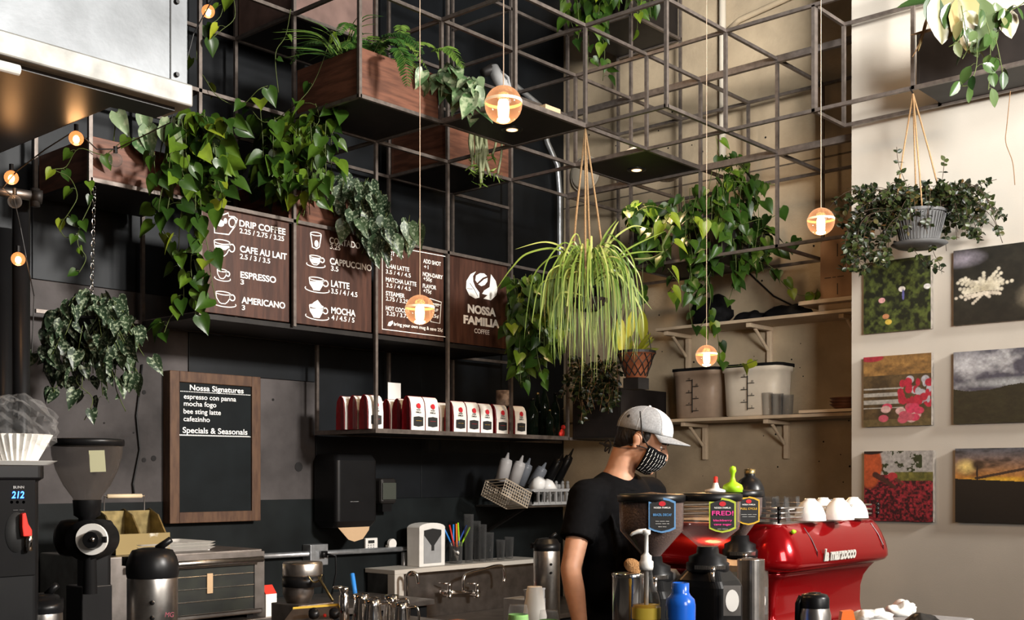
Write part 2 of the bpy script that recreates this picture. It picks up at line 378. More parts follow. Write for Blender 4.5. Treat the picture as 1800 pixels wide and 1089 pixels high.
#--SECTION--
# ------------------------------------------------------------------ steel canopy at upper left
hood = thing('steel_canopy', 'large grey steel boxed canopy with a black underside and a pale lower trim', 'canopy', (1, 4.5, 2.85))
m = MB(); m.bx((-2.9, 3.43, 2.93), (2.185, 3.56, 5.38)); m.build('steel_face', M['hoodsteel'], hood)
m = MB(); m.bx((-2.9, 3.4, 2.85), (2.19, 3.576, 2.925)); m.build('edge_trim', M['fascia'], hood, bevel=.006)
m = MB(); m.bx((-2.9, 3.57, 2.86), (2.02, 5.78, 5.38)); m.build('body', M['plate'], hood)
m = MB(); m.bx((-2.9, 3.45, 2.838), (2.15, 3.57, 2.86)); m.bx((-2.9, 3.57, 2.838), (1.98, 5.7, 2.858)); m.build('underside_panel', M['black'], hood)
for px, py in ((311, 131), (311, 3)):
    m = MB(); p = atY(px, py, 3.425); m.lathe([(0, 0), (.009, 0), (.007, .006), (0, .006)], p, 10, axis=(0, -1, 0)); m.build('bolt', M['black'], hood)
m = MB(); p = atY(300, 60, 3.428); m.bx((p.x-.002, 3.427, 2.93), (p.x+.002, 3.431, 5.3)); m.build('panel_seam', M['black'], hood)
a = atY(-30, 108, 3.3); b = atY(33, 124, 3.3)
m = MB(); m.tube([a, b], .016, 14); tag(m.build('pipe_end', M['whitep'], smooth=False), 'short pale tube hanging just under the canopy trim', 'tube')

# ------------------------------------------------------------------ pipe stand at the left
pst = thing('pipe_stand', 'black round pipe posts with a clamped horizontal pipe beside the hanging plant', 'pipe stand', at(37, 1200, 4.6))
base = at(37, 800, 4.6); top = at(37, 345, 4.6)
m = MB(); m.tube([(base.x, base.y, 0), (base.x, base.y, top.z+.02)], .034, 20); m.build('post', M['black'], pst, smooth=True)
b2 = at(5, 800, 4.75); m = MB(); m.tube([(b2.x, b2.y, 0), (b2.x, b2.y, top.z-.1)], .045, 20); m.build('post', M['black'], pst, smooth=True)
a = at(-40, 330, 4.45); b = at(62, 345, 4.55)
m = MB(); m.tube([a, b], .02, 16); m.build('crossbar', M['dsteel'], pst, smooth=True)
m = MB(); m.tube([b-(b-a)*.05, b+(b-a)*.12], .027, 16); m.tube([b+UP*.03, b-UP*.04], .018, 12); m.build('clamp', M['plate'], pst, smooth=True)

# ------------------------------------------------------------------ bulbs on a string under the canopy
sl = thing('string_lights', 'string of small warm bulbs strung from the canopy edge across to the pipe stand', 'string lights', at(133, 245, 4.1))
M['bulbglass'] = glassm('amber_bulb_glass', (.05, .02, .01), .75, .05, grow=.2, tr=(1, .7, .4), emit=1.25, ecol=(1, .33, .1))
SP = [(366, 20, 4.6, 1), (203, 281, 4.3, 0), (134, 243, 4.15, 1), (20, 312, 4.3, 1), (26, 354, 4.35, 0), (32, 455, 4.4, 1)]
path = [at(420, -40, 4.9), at(372, 2, 4.6), at(340, 60, 4.2), at(300, 215, 4.2), at(204, 262, 4.3), at(170, 262, 4.2), at(134, 228, 4.15), at(80, 262, 4.2), at(30, 300, 4.28), at(4, 330, 4.3), at(24, 346, 4.35), at(36, 400, 4.4), at(46, 452, 4.42), at(60, 520, 4.5), at(56, 620, 4.5)]
m = MB(); m.tube(path, .0025, 6); m.build('cord', M['blackcord'], sl)
for px, py, d, on in SP:
    p = at(px, py, d)
    m = MB(); m.tube([p+UP*.026, p+UP*.05], .008, 10); sk = m.build('socket', M['black'], sl)
    m = MB(); m.ball(p, .026, 18); b = m.build('bulb', M['bulbglass'] if on else M['glass'], sl, smooth=True)
    if on: m = MB(); m.ball(p-UP*.004, (.012, .012, .015), 12); m.build('glowing_core', M['glow'], sl, smooth=True)
    if on:
        l = bpy.data.lights.new('bulb_light', 'POINT'); l.energy = .7; l.color = (1, .5, .2); l.shadow_soft_size = .03
        o = bpy.data.objects.new('bulb_light', l); COL.objects.link(o); o.location = p+Vector((0, 0, -.035)); 

# ------------------------------------------------------------------ big glass globe pendants
def pendant(px, py, d, label):
    p = at(px, py, d); r = .05
    t = thing('globe_pendant', label, 'pendant lamp', p-UP*r, 'glass globe pendants on thin cords')
    m = MB(); m.tube([p+UP*r, (p.x, p.y, 5.38)], .0016, 6); m.build('cord', M['cord'], t)
    m = MB(); m.ball(p, r, 28); m.build('globe', M['globe'], t, smooth=True)
    m = MB(); m.lathe([(.0497, .0), (.0503, .002), (.0503, .006), (.0497, .008)], p+UP*.004, 32); m.build('seam_ring', M['globerim'], t, smooth=True)
    m = MB(); m.lathe([(0, -.042), (.008, -.042), (.0145, -.03), (.0155, -.01), (.0145, .006), (.012, .012), (0, .012)], p, 18); m.build('filament_bulb', M['glow'], t, smooth=True)
    m = MB(); m.lathe([(.012, .012), (.012, .04), (.006, .05)], p, 18); m.build('lamp_holder', M['film'], t, smooth=True)
    l = bpy.data.lights.new('pendant_light', 'POINT'); l.energy = 12; l.color = (1, .55, .24); l.shadow_soft_size = .05
    o = bpy.data.objects.new('pendant_light', l); COL.objects.link(o); o.location = p-UP*.066
    return t
M['globe'] = glassm('warm_cast_glass_globe', (.04, .02, .01), .3, .04, .7, grow=.5, tr=(.97, .8, .62), emit=.8, ecol=(1, .5, .25))
M['globerim'] = mat('globe_seam', (1, .8, .6), .2, emit=.6, ecol=(1, .6, .3))
pendant(885, 184, 3.07, 'largest glowing glass globe, in front of the metal tray holding a spotlight')
pendant(738, 544, 3.9, 'glowing glass globe hanging before the third menu board')
pendant(1443, 389, 4.25, 'glowing glass globe hanging beside the cardboard box on the high shelf')
pendant(1242, 625, 5.3, 'smallest glowing globe, in front of the white food tubs')

# ------------------------------------------------------------------ planters and metal trays in the lattice
def planter(label, x0, x1, y0, y1, z, h, wood, metal='plate'):
    t = thing('planter_box', label, 'planter', ((x0+x1)/2, (y0+y1)/2, z), 'planter boxes set in the lattice')
    g = .012; T = .018; a, b, c, d = x0+g, x1-g, y0+g, y1-g; z0 = z+.012
    m = MB()
    m.bx((a, c, z0), (b, c+T, z0+h)); m.bx((a, d-T, z0), (b, d, z0+h)); m.bx((a, c+T, z0), (a+T, d-T, z0+h)); m.bx((b-T, c+T, z0), (b, d-T, z0+h))
    m.build('box_sides', wood, t, bevel=.002)
    m = MB(); m.bx((a, c, z0-.012), (b, d, z0)); m.build('tray', M[metal], t)
    m = MB(); m.bx((a+T, c+T, z0), (b-T, d-T, z0+h*.82)); m.build('soil', M['soil'], t)
    return t
planter('reddish wooden planter trailing vines, at the far end nearest the steel canopy', GX(-4), GX(-3), GY(2), GY(3), GZ(-1), .2, M['wood'])
planter('red brown plank planter full of ferns above the menu boards', GX(-2), GX(-1), GY(1), GY(2), GZ(0), .25, M['wood'])
planter('brown planter at the very top edge, behind the grassy fern planter', GX(-2), GX(-1), GY(2), GY(3), GZ(1), .28, mat('greyed_plank', (.16, .1, .085), .6, noise=.3, scale=10))
planter('brown planter under the spotlight tray, with thin trailing succulent stems', GX(0), GX(1), GY(2), GY(3), GZ(0), .25, M['wood'])
planter('dark planter just above the second menu board holding silvery leaves', GX(-2), GX(-1), GY(2)+.05, GY(3), GZ(-1), .25, M['wood'])
planter('black planter high in the corner with leaves drooping over it', GX(2), GX(3), GY(1), GY(2), GZ(2), .35, M['darkwood'])
planter('black planter against the concrete wall, holding the big heart leaf vine', GX(2), GX(3), GY(-.3), GY(1), GZ(-1), .26, M['darkwood'])
planter('long black planter fixed high on the white wall with waxy leaves', GX(1), GX(1.6), GY(-5), GY(-3), GZ(0), .27, M['darkwood'])
planter('black planter at the corner end of the coffee bag shelf', GX(2)+.03, GX(3), GY(1)+.1, GY(2), GZ(-3), .33, M['darkwood'])

def tray(label, x0, x1, y0, y1, z, th=.018, light=None, group=None, rim='bar'):
    t = thing('metal_shelf', label, 'shelf', ((x0+x1)/2, (y0+y1)/2, z), group)
    m = MB(); m.bx((x0+.008, y0+.008, z-.004), (x1-.008, y1-.008, z+.004)); m.build('sheet', M['plate'], t)
    m = MB()
    for a, b in (((x0, y0), (x1, y0)), ((x0, y1), (x1, y1)), ((x0, y0), (x0, y1)), ((x1, y0), (x1, y1))):
        m.bar((a[0], a[1], z+.004), (b[0], b[1], z+.004), .02, .026)
    m.build('rim', M[rim], t)
    if light:
        p = atZ(light[0], light[1], z-.004)
        m = MB(); m.lathe([(.062, 0), (.062, -.004), (.034, -.005), (.034, .0)], p, 28); m.build('downlight_ring', M['black'], t, smooth=True)
        m = MB(); m.lathe([(.033, .0), (.033, -.006), (.025, -.006), (.025, .0)], p, 24); m.build('downlight_collar', M['glowdim'], t, smooth=True)
        m = MB(); m.lathe([(.0, -.002), (.022, -.002), (.022, -.004), (0, -.004)], p, 20); m.build('downlight_lens', M['glow'], t)
        l = bpy.data.lights.new('downlight', 'SPOT'); l.energy = light[2]; l.color = (1, .66, .36); l.spot_size = 1.9; l.spot_blend = .7; l.shadow_soft_size = .03
        o = bpy.data.objects.new('downlight', l); COL.objects.link(o); o.location = p-UP*.02
    return t
M['glowdim'] = mat('warm_lit_collar', (.8, .6, .4), .4, emit=1.2, ecol=(1, .6, .3))
tray('square metal tray with a downlight, under the spotlight', GX(-1), GX(0), GY(0), GY(1), GZ(0), light=(900, 227, 40))
tray('square metal tray with a downlight, beside the bare concrete wall', GX(1), GX(2), GY(0), GY(1), GZ(0), light=(1119, 298, 50))
tray('long metal shelf holding the coffee bags', GX(-1), GX(2), GY(2), GY(3), GZ(-3))
tray('thin black metal shelf directly under the menu boards', GX(-3), GX(1), GY(2)+.03, GY(3), GZ(-2)-.012, rim='plate')
# things on the trays
t = thing('track_spotlight', 'grey cylindrical spotlight lying on the metal tray behind the largest globe', 'spotlight', atZ(872, 165, GZ(0)))
a = at(849, 128, 6.7); b = at(866, 121, 6.75); c = at(888, 158, 6.7)
m = MB(); m.tube([a, a+(b-a)*.8, b], [.024, .032, .034], 18); m.build('rear_housing', M['plate'], t, smooth=True)
m = MB(); m.tube([b, c], [.038, .034], 20); m.build('barrel', M['grey'], t, smooth=True)
m = MB(); m.tube([c, at(898, 160, 6.7), at(893, 136, 6.7), at(880, 126, 6.72)], .008, 8); m.build('bracket', M['grey'], t, smooth=True)
p = GZ(0)+.01
m = MB(); m.bx((atZ(962, 196, p).x, GY(0)+.02, p), (atZ(962, 196, p).x+.13, GY(0)+.12, p+.045)); tag(m.build('cardboard_piece', M['kraft']), 'small pale box on the spotlight tray near its front rim', 'box')
q = at(1122, 258, 7.3); m = MB(); m.lathe([(0, 0), (.075, 0), (.08, .03), (.078, .07), (.06, .082), (0, .085)], (q.x, q.y, GZ(0)+.01), 28)
tag(m.build('round_tin', M['whitep'], smooth=True), 'white round drum standing on the downlight tray by the concrete wall', 'drum')
q = at(1172, 272, 7.75); m = MB(); m.lathe([(0, 0), (.05, 0), (.1, .03), (.085, .05), (0, .06)], (q.x, q.y, GZ(0)+.01), 24)
tag(m.build('bowl', M['galv'], smooth=True), 'grey upturned dish behind the white drum on the tray', 'dish')

# conduits on the walls
m = MB(); Y = WY-.05
pts = [atY(868, 132, Y), atY(905, 150, Y), atY(948, 185, Y), atY(962, 250, Y), atY(980, 290, Y), atY(984, 340, Y), atY(984, 500, Y), atY(984, 560, Y)]
m.tube(pts, .022, 14); tag(m.build('wall_conduit', M['galv'], smooth=True), 'curved grey metal conduit running down the black wall near the corner', 'conduit')
m = MB(); X = WX-.03
p = atX(1270, 100, X); m.tube([(X, p.y, 5.3), (X, p.y, atX(1270, 290, X).z)], .025, 14)
tag(m.build('wall_conduit', mat('painted_conduit', (.5, .45, .37), .6), smooth=True), 'beige painted conduit running up the concrete wall', 'conduit')
m = MB(); m.tube([atX(1278, 55, X), atX(1300, 35, X), atX(1400, -10, X), atX(1440, -30, X)], .02, 12)
tag(m.build('wall_pipe', M['beige'], smooth=True), 'painted pipe rising diagonally across the top of the concrete wall', 'pipe')
p = atX(1030, 306, WX-.02); m = MB(); m.lathe([(0, 0), (.12, 0), (.13, .02), (.1, .05), (0, .06)], p, 30, axis=(-1, 0, 0)); m.lathe([(.13, 0), (.14, 0), (.14, .02), (.13, .02)], p, 30, axis=(-1, 0, 0))
tag(m.build('wall_dome', mat('beige_fixture', (.42, .37, .29), .5), smooth=True), 'round beige domed fixture on the concrete wall near the corner', 'wall fixture')
m = MB(); X = WX-.012
m.tube([atX(1315, 478, X), atX(1360, 520, X), atX(1410, 545, X), atX(1450, 555, X), atX(1480, 558, X)], .006, 8)
tag(m.build('cable', M['blackcord'], smooth=True), 'black cable sagging from the lattice to the high shelf', 'cable')
m = MB(); Y = WY-.012
m.tube([atY(250, 640, Y), atY(245, 690, Y), atY(240, 730, Y), atY(246, 790, Y), atY(234, 850, Y), atY(236, 872, Y)], .005, 8)
tag(m.build('cable', M['blackcord'], smooth=True), 'black cable hanging down the dark wall left of the chalkboard', 'cable')

# ------------------------------------------------------------------ menu boards
BY = GY(2)+.014
NB = Vector((0, -1, 0))
def board(i, label):
    x0, x1, z0, z1 = GX(i)+.022, GX(i+1)-.022, GZ(-2)+.012, GZ(-1)-.006
    t = thing('menu_board', label, 'menu board', ((x0+x1)/2, BY, z0), 'dark wooden menu boards in the lattice')
    m = MB(); m.bx((x0, BY, z0), (x1, BY+.03, z1)); m.build('panel', M['boardwood'], t, bevel=.002)
    return t
def tx(m, s, x0, y0, x1, cap, bold=.012, Y=None, **k):
    Y = BY if Y is None else Y
    a = atY(x0, y0, Y); b = atY(x1, y0, Y); text(m, s, a, XA, UP, NB, width=b.x-a.x, cap=cap*dep(a)/FPX, bold=bold, **k)
def txp(t, *a, **k): m = MB(); tx(m, *a, **k); m.build('lettering', M['white'], t)
class Ico:
    # strokes given in photo pixels, laid on the board as raised white lettering
    def __init__(s, Y=None): s.m = MB(); s.Y = BY if Y is None else Y
    def P(s, pts): return [atY(x, y, s.Y) for x, y in pts]
    def line(s, pts, w=1.6, closed=False): s.m.ribbon(s.P(pts), w*dep(atY(pts[0][0], pts[0][1], s.Y))/FPX, NB, closed); return s
    def fill(s, pts): s.m.prism([(0, 0)], (0, 0, 0), XA, UP, UP) if 0 else s._fill(pts); return s
    def _fill(s, pts):
        A = s.P(pts); n = len(A); s.m.add([p+NB*.0014 for p in A], [tuple(range(n))])
    def ell(s, cx, cy, rx, ry, w=1.5, a0=0, a1=360, fill=False, sl=.15):
        pts = [(cx+rx*math.cos(math.radians(a)), cy+ry*math.sin(math.radians(a))+sl*rx*math.cos(math.radians(a))) for a in np.linspace(a0, a1, 25)[:-1 if a1-a0 >= 360 else None]]
        if fill: s._fill(pts)
        else: s.line(pts, w, a1-a0 >= 360)
        return s
def cup(ic, cx, cy, w, h, saucer=True, full=.5, handle=1):
    ic.ell(cx, cy-h*.5, w*.5, h*.16)
    L = [(cx-w*.5, cy-h*.5-.07*w), (cx-w*.44, cy-h*.05), (cx-w*.25, cy+h*.38), (cx-w*.12, cy+h*.5), (cx+w*.14, cy+h*.53), (cx+w*.3, cy+h*.36), (cx+w*.46, cy), (cx+w*.5, cy-h*.5+.07*w)]
    ic.line(L, 1.6)
    if full: ic._fill([(cx-w*.42, cy-h*.3), (cx-w*.4, cy-h*.3+h*full*.4), (cx-w*.2, cy-h*.3+h*full*1.0), (cx+w*.22, cy-h*.25+h*full*1.0), (cx+w*.42, cy-h*.2+h*full*.4), (cx+w*.44, cy-h*.22)])
    if handle: ic.ell(cx+w*.62, cy-h*.05, w*.17, h*.28, 2)
    if saucer: ic.ell(cx+w*.05, cy+h*.52, w*.82, h*.3, 1.5, -20, 200)
b1 = board(-3, 'first menu board, listing drip coffee to americano'); m = None
for s, x0, y0, x1, c in (('DRIP COFFEE', 420.5, 397, 501.6, 11), ('CAFE AU LAIT', 421.7, 442, 504, 11), ('ESPRESSO', 422.5, 487.5, 485, 11), ('AMERICANO', 424.5, 532, 501, 11)): txp(b1, s, x0, y0, x1, c, .022)
for s, x0, y0, x1, c in (('2.25 / 2.75 / 3.25', 421, 409, 499, 8.5), ('2.5 / 3 / 3.5', 421.5, 454, 474.6, 8.5), ('3', 422.5, 499, 428.5, 8.5), ('3', 425, 544, 430.5, 8.5)): txp(b1, s, x0, y0, x1, c, .012)
ic = Ico()
ic.line([(375, 371), (377, 409), (402, 412), (413, 397), (417, 385), (412, 381), (402, 380), (401, 374), (390, 378), (375, 371)], 2.2); ic.ell(408, 391, 6, 8, 2.4, sl=0); ic.ell(387, 392, 7, 6, fill=True); ic.ell(396, 388, 3, 5, fill=True)
ic.m.build('mug_icon', M['white'], b1)
for a_ in ((390, 437, 28, 24, False, .35), (390, 482, 17, 14, True, 0), (392, 524, 26, 18, True, 0)): ic = Ico(); cup(ic, *a_); ic.m.build('cup_icon', M['white'], b1)
b2 = board(-2, 'second menu board, listing cortado to mocha')
for s, x0, y0, x1, c in (('CORTADO', 579, 427, 633, 11), ('CAPPUCCINO', 579.7, 463.5, 653, 11), ('LATTE', 581.7, 503, 614, 11), ('MOCHA', 582, 550, 624.6, 11)): txp(b2, s, x0, y0, x1, c, .022)
for s, x0, y0, x1, c in (('3.25', 580, 436.6, 598, 8.5), ('3.5', 581.7, 475, 594.6, 8.5), ('3.5 / 4 / 4.5', 582, 515, 628, 8.5), ('4 / 4.5 / 5', 582.4, 561.5, 622.7, 8.5)): txp(b2, s, x0, y0, x1, c, .012)
ic = Ico(); ic.ell(555, 411, 9.5, 3); ic.line([(545.5, 410), (549, 434), (556, 437), (561, 434), (564.5, 413)], 2.2); ic.ell(556, 428, 3.5, 6, fill=True)
ic.m.build('glass_icon', M['white'], b2)
for n_, a_ in enumerate(((554, 458, 20, 14, True, .6), (556, 499, 26, 18, True, .9), (556, 547, 25, 18, True, .9))):
    ic = Ico(); cup(ic, *a_)
    if n_ == 2: ic._fill([(545, 537), (551, 531), (558, 527), (564, 535), (568, 541), (556, 542)])
    ic.m.build('cup_icon', M['white'], b2)
b3 = board(-1, 'third menu board, framed in white, listing tea, steamer and extras')
for s, x0, y0, x1, c in (('HOT TEA', 678, 447, 709, 7.5), ('CHAI LATTE', 678.3, 470, 719, 7.5), ('MATCHA LATTE', 678, 494, 731.8, 7.5), ('STEAMER', 678, 518.5, 711, 7.5), ('HOT COCOA', 678, 544.5, 720, 7.5),
    ('ADD SHOT', 743.8, 461.5, 774.8, 7), ('NON-DAIRY', 743, 484.3, 778, 7), ('FLAVOR', 743, 505, 766.5, 7), ('bring your own mug & save 25¢', 692, 571.5, 778, 6)): txp(b3, s, x0, y0, x1, c, .014)
for s, x0, y0, x1, c in (('2.5', 677.6, 455.5, 689, 7), ('3.5 / 4 / 4.5', 678, 480, 721.8, 7), ('3.5 / 4 / 4.5', 678.8, 504, 721.8, 7), ('2.75 / 3.25', 678, 527.5, 717, 7), ('3.25 / 3.75', 679, 553.5, 718, 7),
    ('+1', 745, 471.5, 752.8, 7), ('+50¢', 744, 492.5, 759, 7), ('+75¢', 744, 513.7, 758, 7), ('TO GO', 757, 536.5, 771, 5), ('CUP', 759, 546, 770, 5), ('25¢', 758, 557, 771, 6)): txp(b3, s, x0, y0, x1, c, .006)
ic = Ico(); ic.line([(671.7, 430), (783.4, 450.6), (783.9, 592), (671.7, 578)], 1.8, True)
ic.line([(755, 524), (776, 531), (775, 535), (773, 568), (757, 565), (754, 535), (753, 529), (755, 524)], 1.3); ic.line([(754, 532), (775, 536)], 1.3)
ic._fill([(681, 572), (683, 566), (690, 563), (690.5, 568), (686, 573)]); ic.m.build('frame_and_icons', M['white'], b3)
b4 = board(0, 'fourth menu board, bearing the round leaf emblem and shop name')
txp(b4, 'NOSSA', 822, 548, 871.5, 13.5, .05); txp(b4, 'FAMILIA', 814.5, 567, 878, 13.5, .05); txp(b4, 'COFFEE', 833.6, 584.5, 860, 8, .012)
ic = Ico(); Z = lambda pts: [(600+a/4.1875, 380+b/4.1875) for a, b in pts]
ic._fill(Z([(990, 405), (950, 425), (920, 475), (917, 530), (940, 580), (985, 605), (1015, 598), (1015, 560), (985, 520), (970, 480), (968, 440)]))
ic._fill(Z([(1100, 425), (1135, 475), (1148, 530), (1140, 580), (1100, 618), (1045, 605), (1075, 580), (1035, 570), (1050, 545), (1090, 520), (1095, 470)]))
ic._fill(Z([(985, 470), (990, 435), (1020, 418), (1050, 420), (1072, 440), (1040, 452), (1015, 475), (1000, 490)]))
ic._fill(Z([(1006, 500), (1030, 480), (1050, 462), (1076, 452), (1074, 480), (1055, 505), (1030, 514)]))
ic.m.build('leaf_emblem', M['white'], b4)
m = MB(); ic = Ico(BY-.0018); ic.line(Z([(945, 490), (980, 540), (1005, 590)]), .9); ic.line(Z([(925, 530), (965, 535)]), .7); ic.m.build('leaf_veins', M['boardwood'], b4)

# ------------------------------------------------------------------ chalkboard
CY = WY-.075
A = atY(299, 650, CY); B = atY(458.5, 660, CY); zb = atY(300, 920, CY).z
cb = thing('chalkboard', 'walnut framed chalkboard of signature drinks hung low on the dark wall', 'chalkboard', ((A.x+B.x)/2, CY, zb))
fw = .062
m = MB(); m.bx((A.x+.02, CY+.012, zb+.02), (B.x-.02, CY+.03, A.z-.02)); m.build('writing_surface', M['chalk'], cb)
m = MB()
m.bx((A.x, CY, zb), (A.x+fw, CY+.073, A.z)); m.bx((B.x-fw, CY, zb), (B.x, CY+.073, A.z)); m.bx((A.x+fw, CY, zb), (B.x-fw, CY+.073, zb+fw)); m.bx((A.x+fw, CY, A.z-fw), (B.x-fw, CY+.073, A.z))
m.build('frame', M['framewood'], cb, bevel=.004)
Yc = CY+.011
for s, x0, y0, x1, c, bo in (('Nossa Signatures', 333.5, 685, 428, 9.5, .015), ('espresso con panna', 323, 700, 414.7, 8.6, .008), ('mocha fogo', 323, 712.5, 380, 8.6, .008), ('bee sting latte', 322.5, 726, 388, 8.6, .008), ('cafezinho', 322.5, 739.5, 368.6, 8.6, .008), ('Specials & Seasonals', 321, 760, 434.7, 10, .012)):
    txp(cb, s, x0, y0, x1, c, bo, Yc)
ic = Ico(Yc)
for k in range(42):
    x = 317+k*2.95; y = 687+k*2.95*.058; ic.line([(x, y), (x+1.8, y+.1)], 1.3)
    y = 763.5+k*2.95*.026; ic.line([(x-2, y), (x, y)], 1.3)
ic.line([(314.5, 764.5), (440.6, 767.5)], .9)
ic.m.build('dotted_rules', M['white'], cb)

# ------------------------------------------------------------------ canvas photographs on the white wall
def blob(h, X, Y, x, y, rx, ry, c, soft=.15):
    d = np.sqrt(((X-x)/rx)**2+((Y-y)/ry)**2); a = np.clip((1-d)/soft, 0, 1)[..., None]; return h*(1-a)+np.array(c)*a
def nz(X, Y, f, seed, oct=4):
    rs = np.random.RandomState(seed); out = np.zeros_like(X); amp = 1; tot = 0
    for o in range(oct):
        n = int(f*2**o)+3; g = rs.rand(n, n); fx = (X % 1)*(n-2); fy = (Y % 1)*(n-2); ix = np.clip(fx.astype(int), 0, n-2); iy = np.clip(fy.astype(int), 0, n-2)
        u = fx-ix; v = fy-iy; u = u*u*(3-2*u); v = v*v*(3-2*v)
        out += amp*((g[iy, ix]*(1-u)+g[iy, ix+1]*u)*(1-v)+(g[iy+1, ix]*(1-u)+g[iy+1, ix+1]*u)*v); tot += amp; amp *= .6
    return out/tot
def mixc(a, b, t): return np.array(a)*(1-t[..., None])+np.array(b)*t[..., None]
def pic_forest(X, Y):
    n = nz(X, Y, 14, 1, 3); h = mixc((.006, .01, .003), (.12, .16, .03), np.clip((n-.38)*2.6, 0, 1)*(.5+.5*nz(X, Y, 3, 2)))
    for x, y, c in ((.28, .55, (.75, .4, .4)), (.58, .42, (.8, .75, .7)), (.95, .42, (.8, .78, .75)), (.38, .86, (.7, .5, .08)), (.34, .78, (.5, .22, .1))): h = blob(h, X, Y, x, y, .055, .04, c)
    h = blob(h, X, Y, .6, .5, .02, .08, (.1, .1, .3)); return h
def pic_flower(X, Y):
    h = mixc((.003, .004, .003), (.05, .045, .03), nz(X, Y, 5, 3)*nz(X, Y, 9, 4)); h = blob(h, X, Y, .1, .12, .3, .14, (.3, .27, .32), .9); h = blob(h, X, Y, .95, .7, .3, .22, (.2, .17, .12), .5)
    rs = np.random.RandomState(5)
    for k in range(26):
        a = rs.uniform(-3.3, .2); L = rs.uniform(.08, .26)
        for q in np.linspace(0, 1, 7): h = blob(h, X, Y, .34+math.cos(a)*L*q*1.25, .55+math.sin(a)*L*q*1.1, .026, .03, (.72-.2*(1-q), .66-.2*(1-q), .52-.2*(1-q)), .5)
    for k in range(8):
        a = rs.uniform(.05, 3.1); L = rs.uniform(.1, .26)
        for q in np.linspace(0, 1, 6): h = blob(h, X, Y, .34+math.cos(a)*L*q*1.3, .6+math.sin(a)*L*q*.6, .024, .026, (.7, .62, .5), .5)
    return h
def pic_sacks(X, Y):
    h = mixc((.01, .008, .006), (.16, .1, .04), nz(X, Y, 6, 6)); h = np.where((Y < .28)[..., None], mixc((.08, .04, .015), (.5, .27, .08), nz(X, Y*3, 4, 8)), h)
    h = np.where(((Y > .45) & (Y < .75) & (X < .6) & (np.sin(Y*60) > -.2))[..., None], np.array((.42, .4, .36)), h)
    rs = np.random.RandomState(9)
    for k in range(34): h = blob(h, X, Y, rs.uniform(.55, 1), rs.uniform(.35, .7), rs.uniform(.03, .07), .06, rs.choice([0, 1, 2, 3]) and (.5, .02, .05) or (.5, .5, .55))
    h = np.where((Y > .9)[..., None], np.array((.14, .1, .04)), h)
    for k in range(16): h = blob(h, X, Y, rs.uniform(.02, .85), rs.uniform(.72, .95), .08, .055, ((.6, .1, .15), (.7, .45, .42), (.65, .05, .12))[k % 3])
    h = blob(h, X, Y, .12, .02, .2, .06, (.4, .03, .05)); return h
def pic_hills(X, Y):
    n = nz(X, Y, 4, 11); sky = mixc((.07, .07, .1), (.5, .5, .52), np.clip((n-.42)*4, 0, 1)); sky = blob(sky, X, Y, .15, .15, .3, .25, (.55, .55, .58), .9); sky = blob(sky, X, Y, .6, .45, .6, .08, (.42, .44, .45), .8)
    g = mixc((.004, .005, .003), (.035, .035, .015), nz(X, Y*2, 12, 12)); hz = .5+.04*np.sin(X*6)+.03*nz(X, Y*0+.5, 14, 13); return np.where((Y > hz)[..., None], g, sky)
def pic_cherry(X, Y):
    n = nz(X, Y, 34, 14, 2); h = mixc((.03, .004, .01), (.45, .03, .05), np.clip((n-.35)*2.4, 0, 1))
    sky = np.array((.45, .43, .41)); tr = nz(X, Y, 9, 15); top = np.where(((tr > .5) & (X > .2) & (X < .85))[..., None], np.array((.03, .045, .015)), sky)
    h = np.where((Y < .34)[..., None], top, h); h = np.where(((Y > .3) & (Y < .42) & (X > .45))[..., None], mixc((.03, .05, .01), (.3, .26, .06), nz(X, Y, 18, 16)), h)
    h = blob(h, X, Y, .08, .2, .2, .36, (.55, .1, .03)); h = blob(h, X, Y, .1, .0, .2, .05, (.02, .01, .01)); h = blob(h, X, Y, .42, .36, .08, .06, (.5, .04, .05))
    for q in np.linspace(0, 1, 9): h = blob(h, X, Y, .17+.28*q, .34+.17*q, .05-.02*q, .045-.02*q, (.08, .025, .02)); h = blob(h, X, Y, .47+.1*q, .4+.07*q, .022, .02, (.15, .04, .03))
    return h
def pic_sunset(X, Y):
    t = np.clip(Y/.45, 0, 1); h = mixc((.12, .13, .16), (.75, .3, .03), t**1.5); n = nz(X, Y*2.5, 4, 18); h = h*(1-np.clip((n-.5)*4, 0, 1)[..., None]*.75)
    h = blob(h, X, Y, .12, .25, .14, .13, (1, .75, .25), .9); h = blob(h, X, Y, .5, .42, .5, .05, (.95, .55, .05), .8); h = blob(h, X, Y, .26, .22, .09, .08, (.06, .035, .02), .5)
    for q in np.linspace(0, 1, 14): h = blob(h, X, Y, .25+.5*q, .4-.12*q, .04, .018, (.06, .03, .02))
    h = blob(h, X, Y, .245, .33, .012, .12, (.02, .012, .01)); return np.where((Y > .41+.05*X)[..., None], np.array((.006, .006, .006)), h)
mc = bpy.data.materials.new('printed_canvas'); mc.use_nodes = True
_b = mc.node_tree.nodes['Principled BSDF']; _a = mc.node_tree.nodes.new('ShaderNodeAttribute'); _a.attribute_name = 'ink'; mc.node_tree.links.new(_a.outputs['Color'], _b.inputs['Base Color']); _b.inputs['Roughness'].default_value = .5
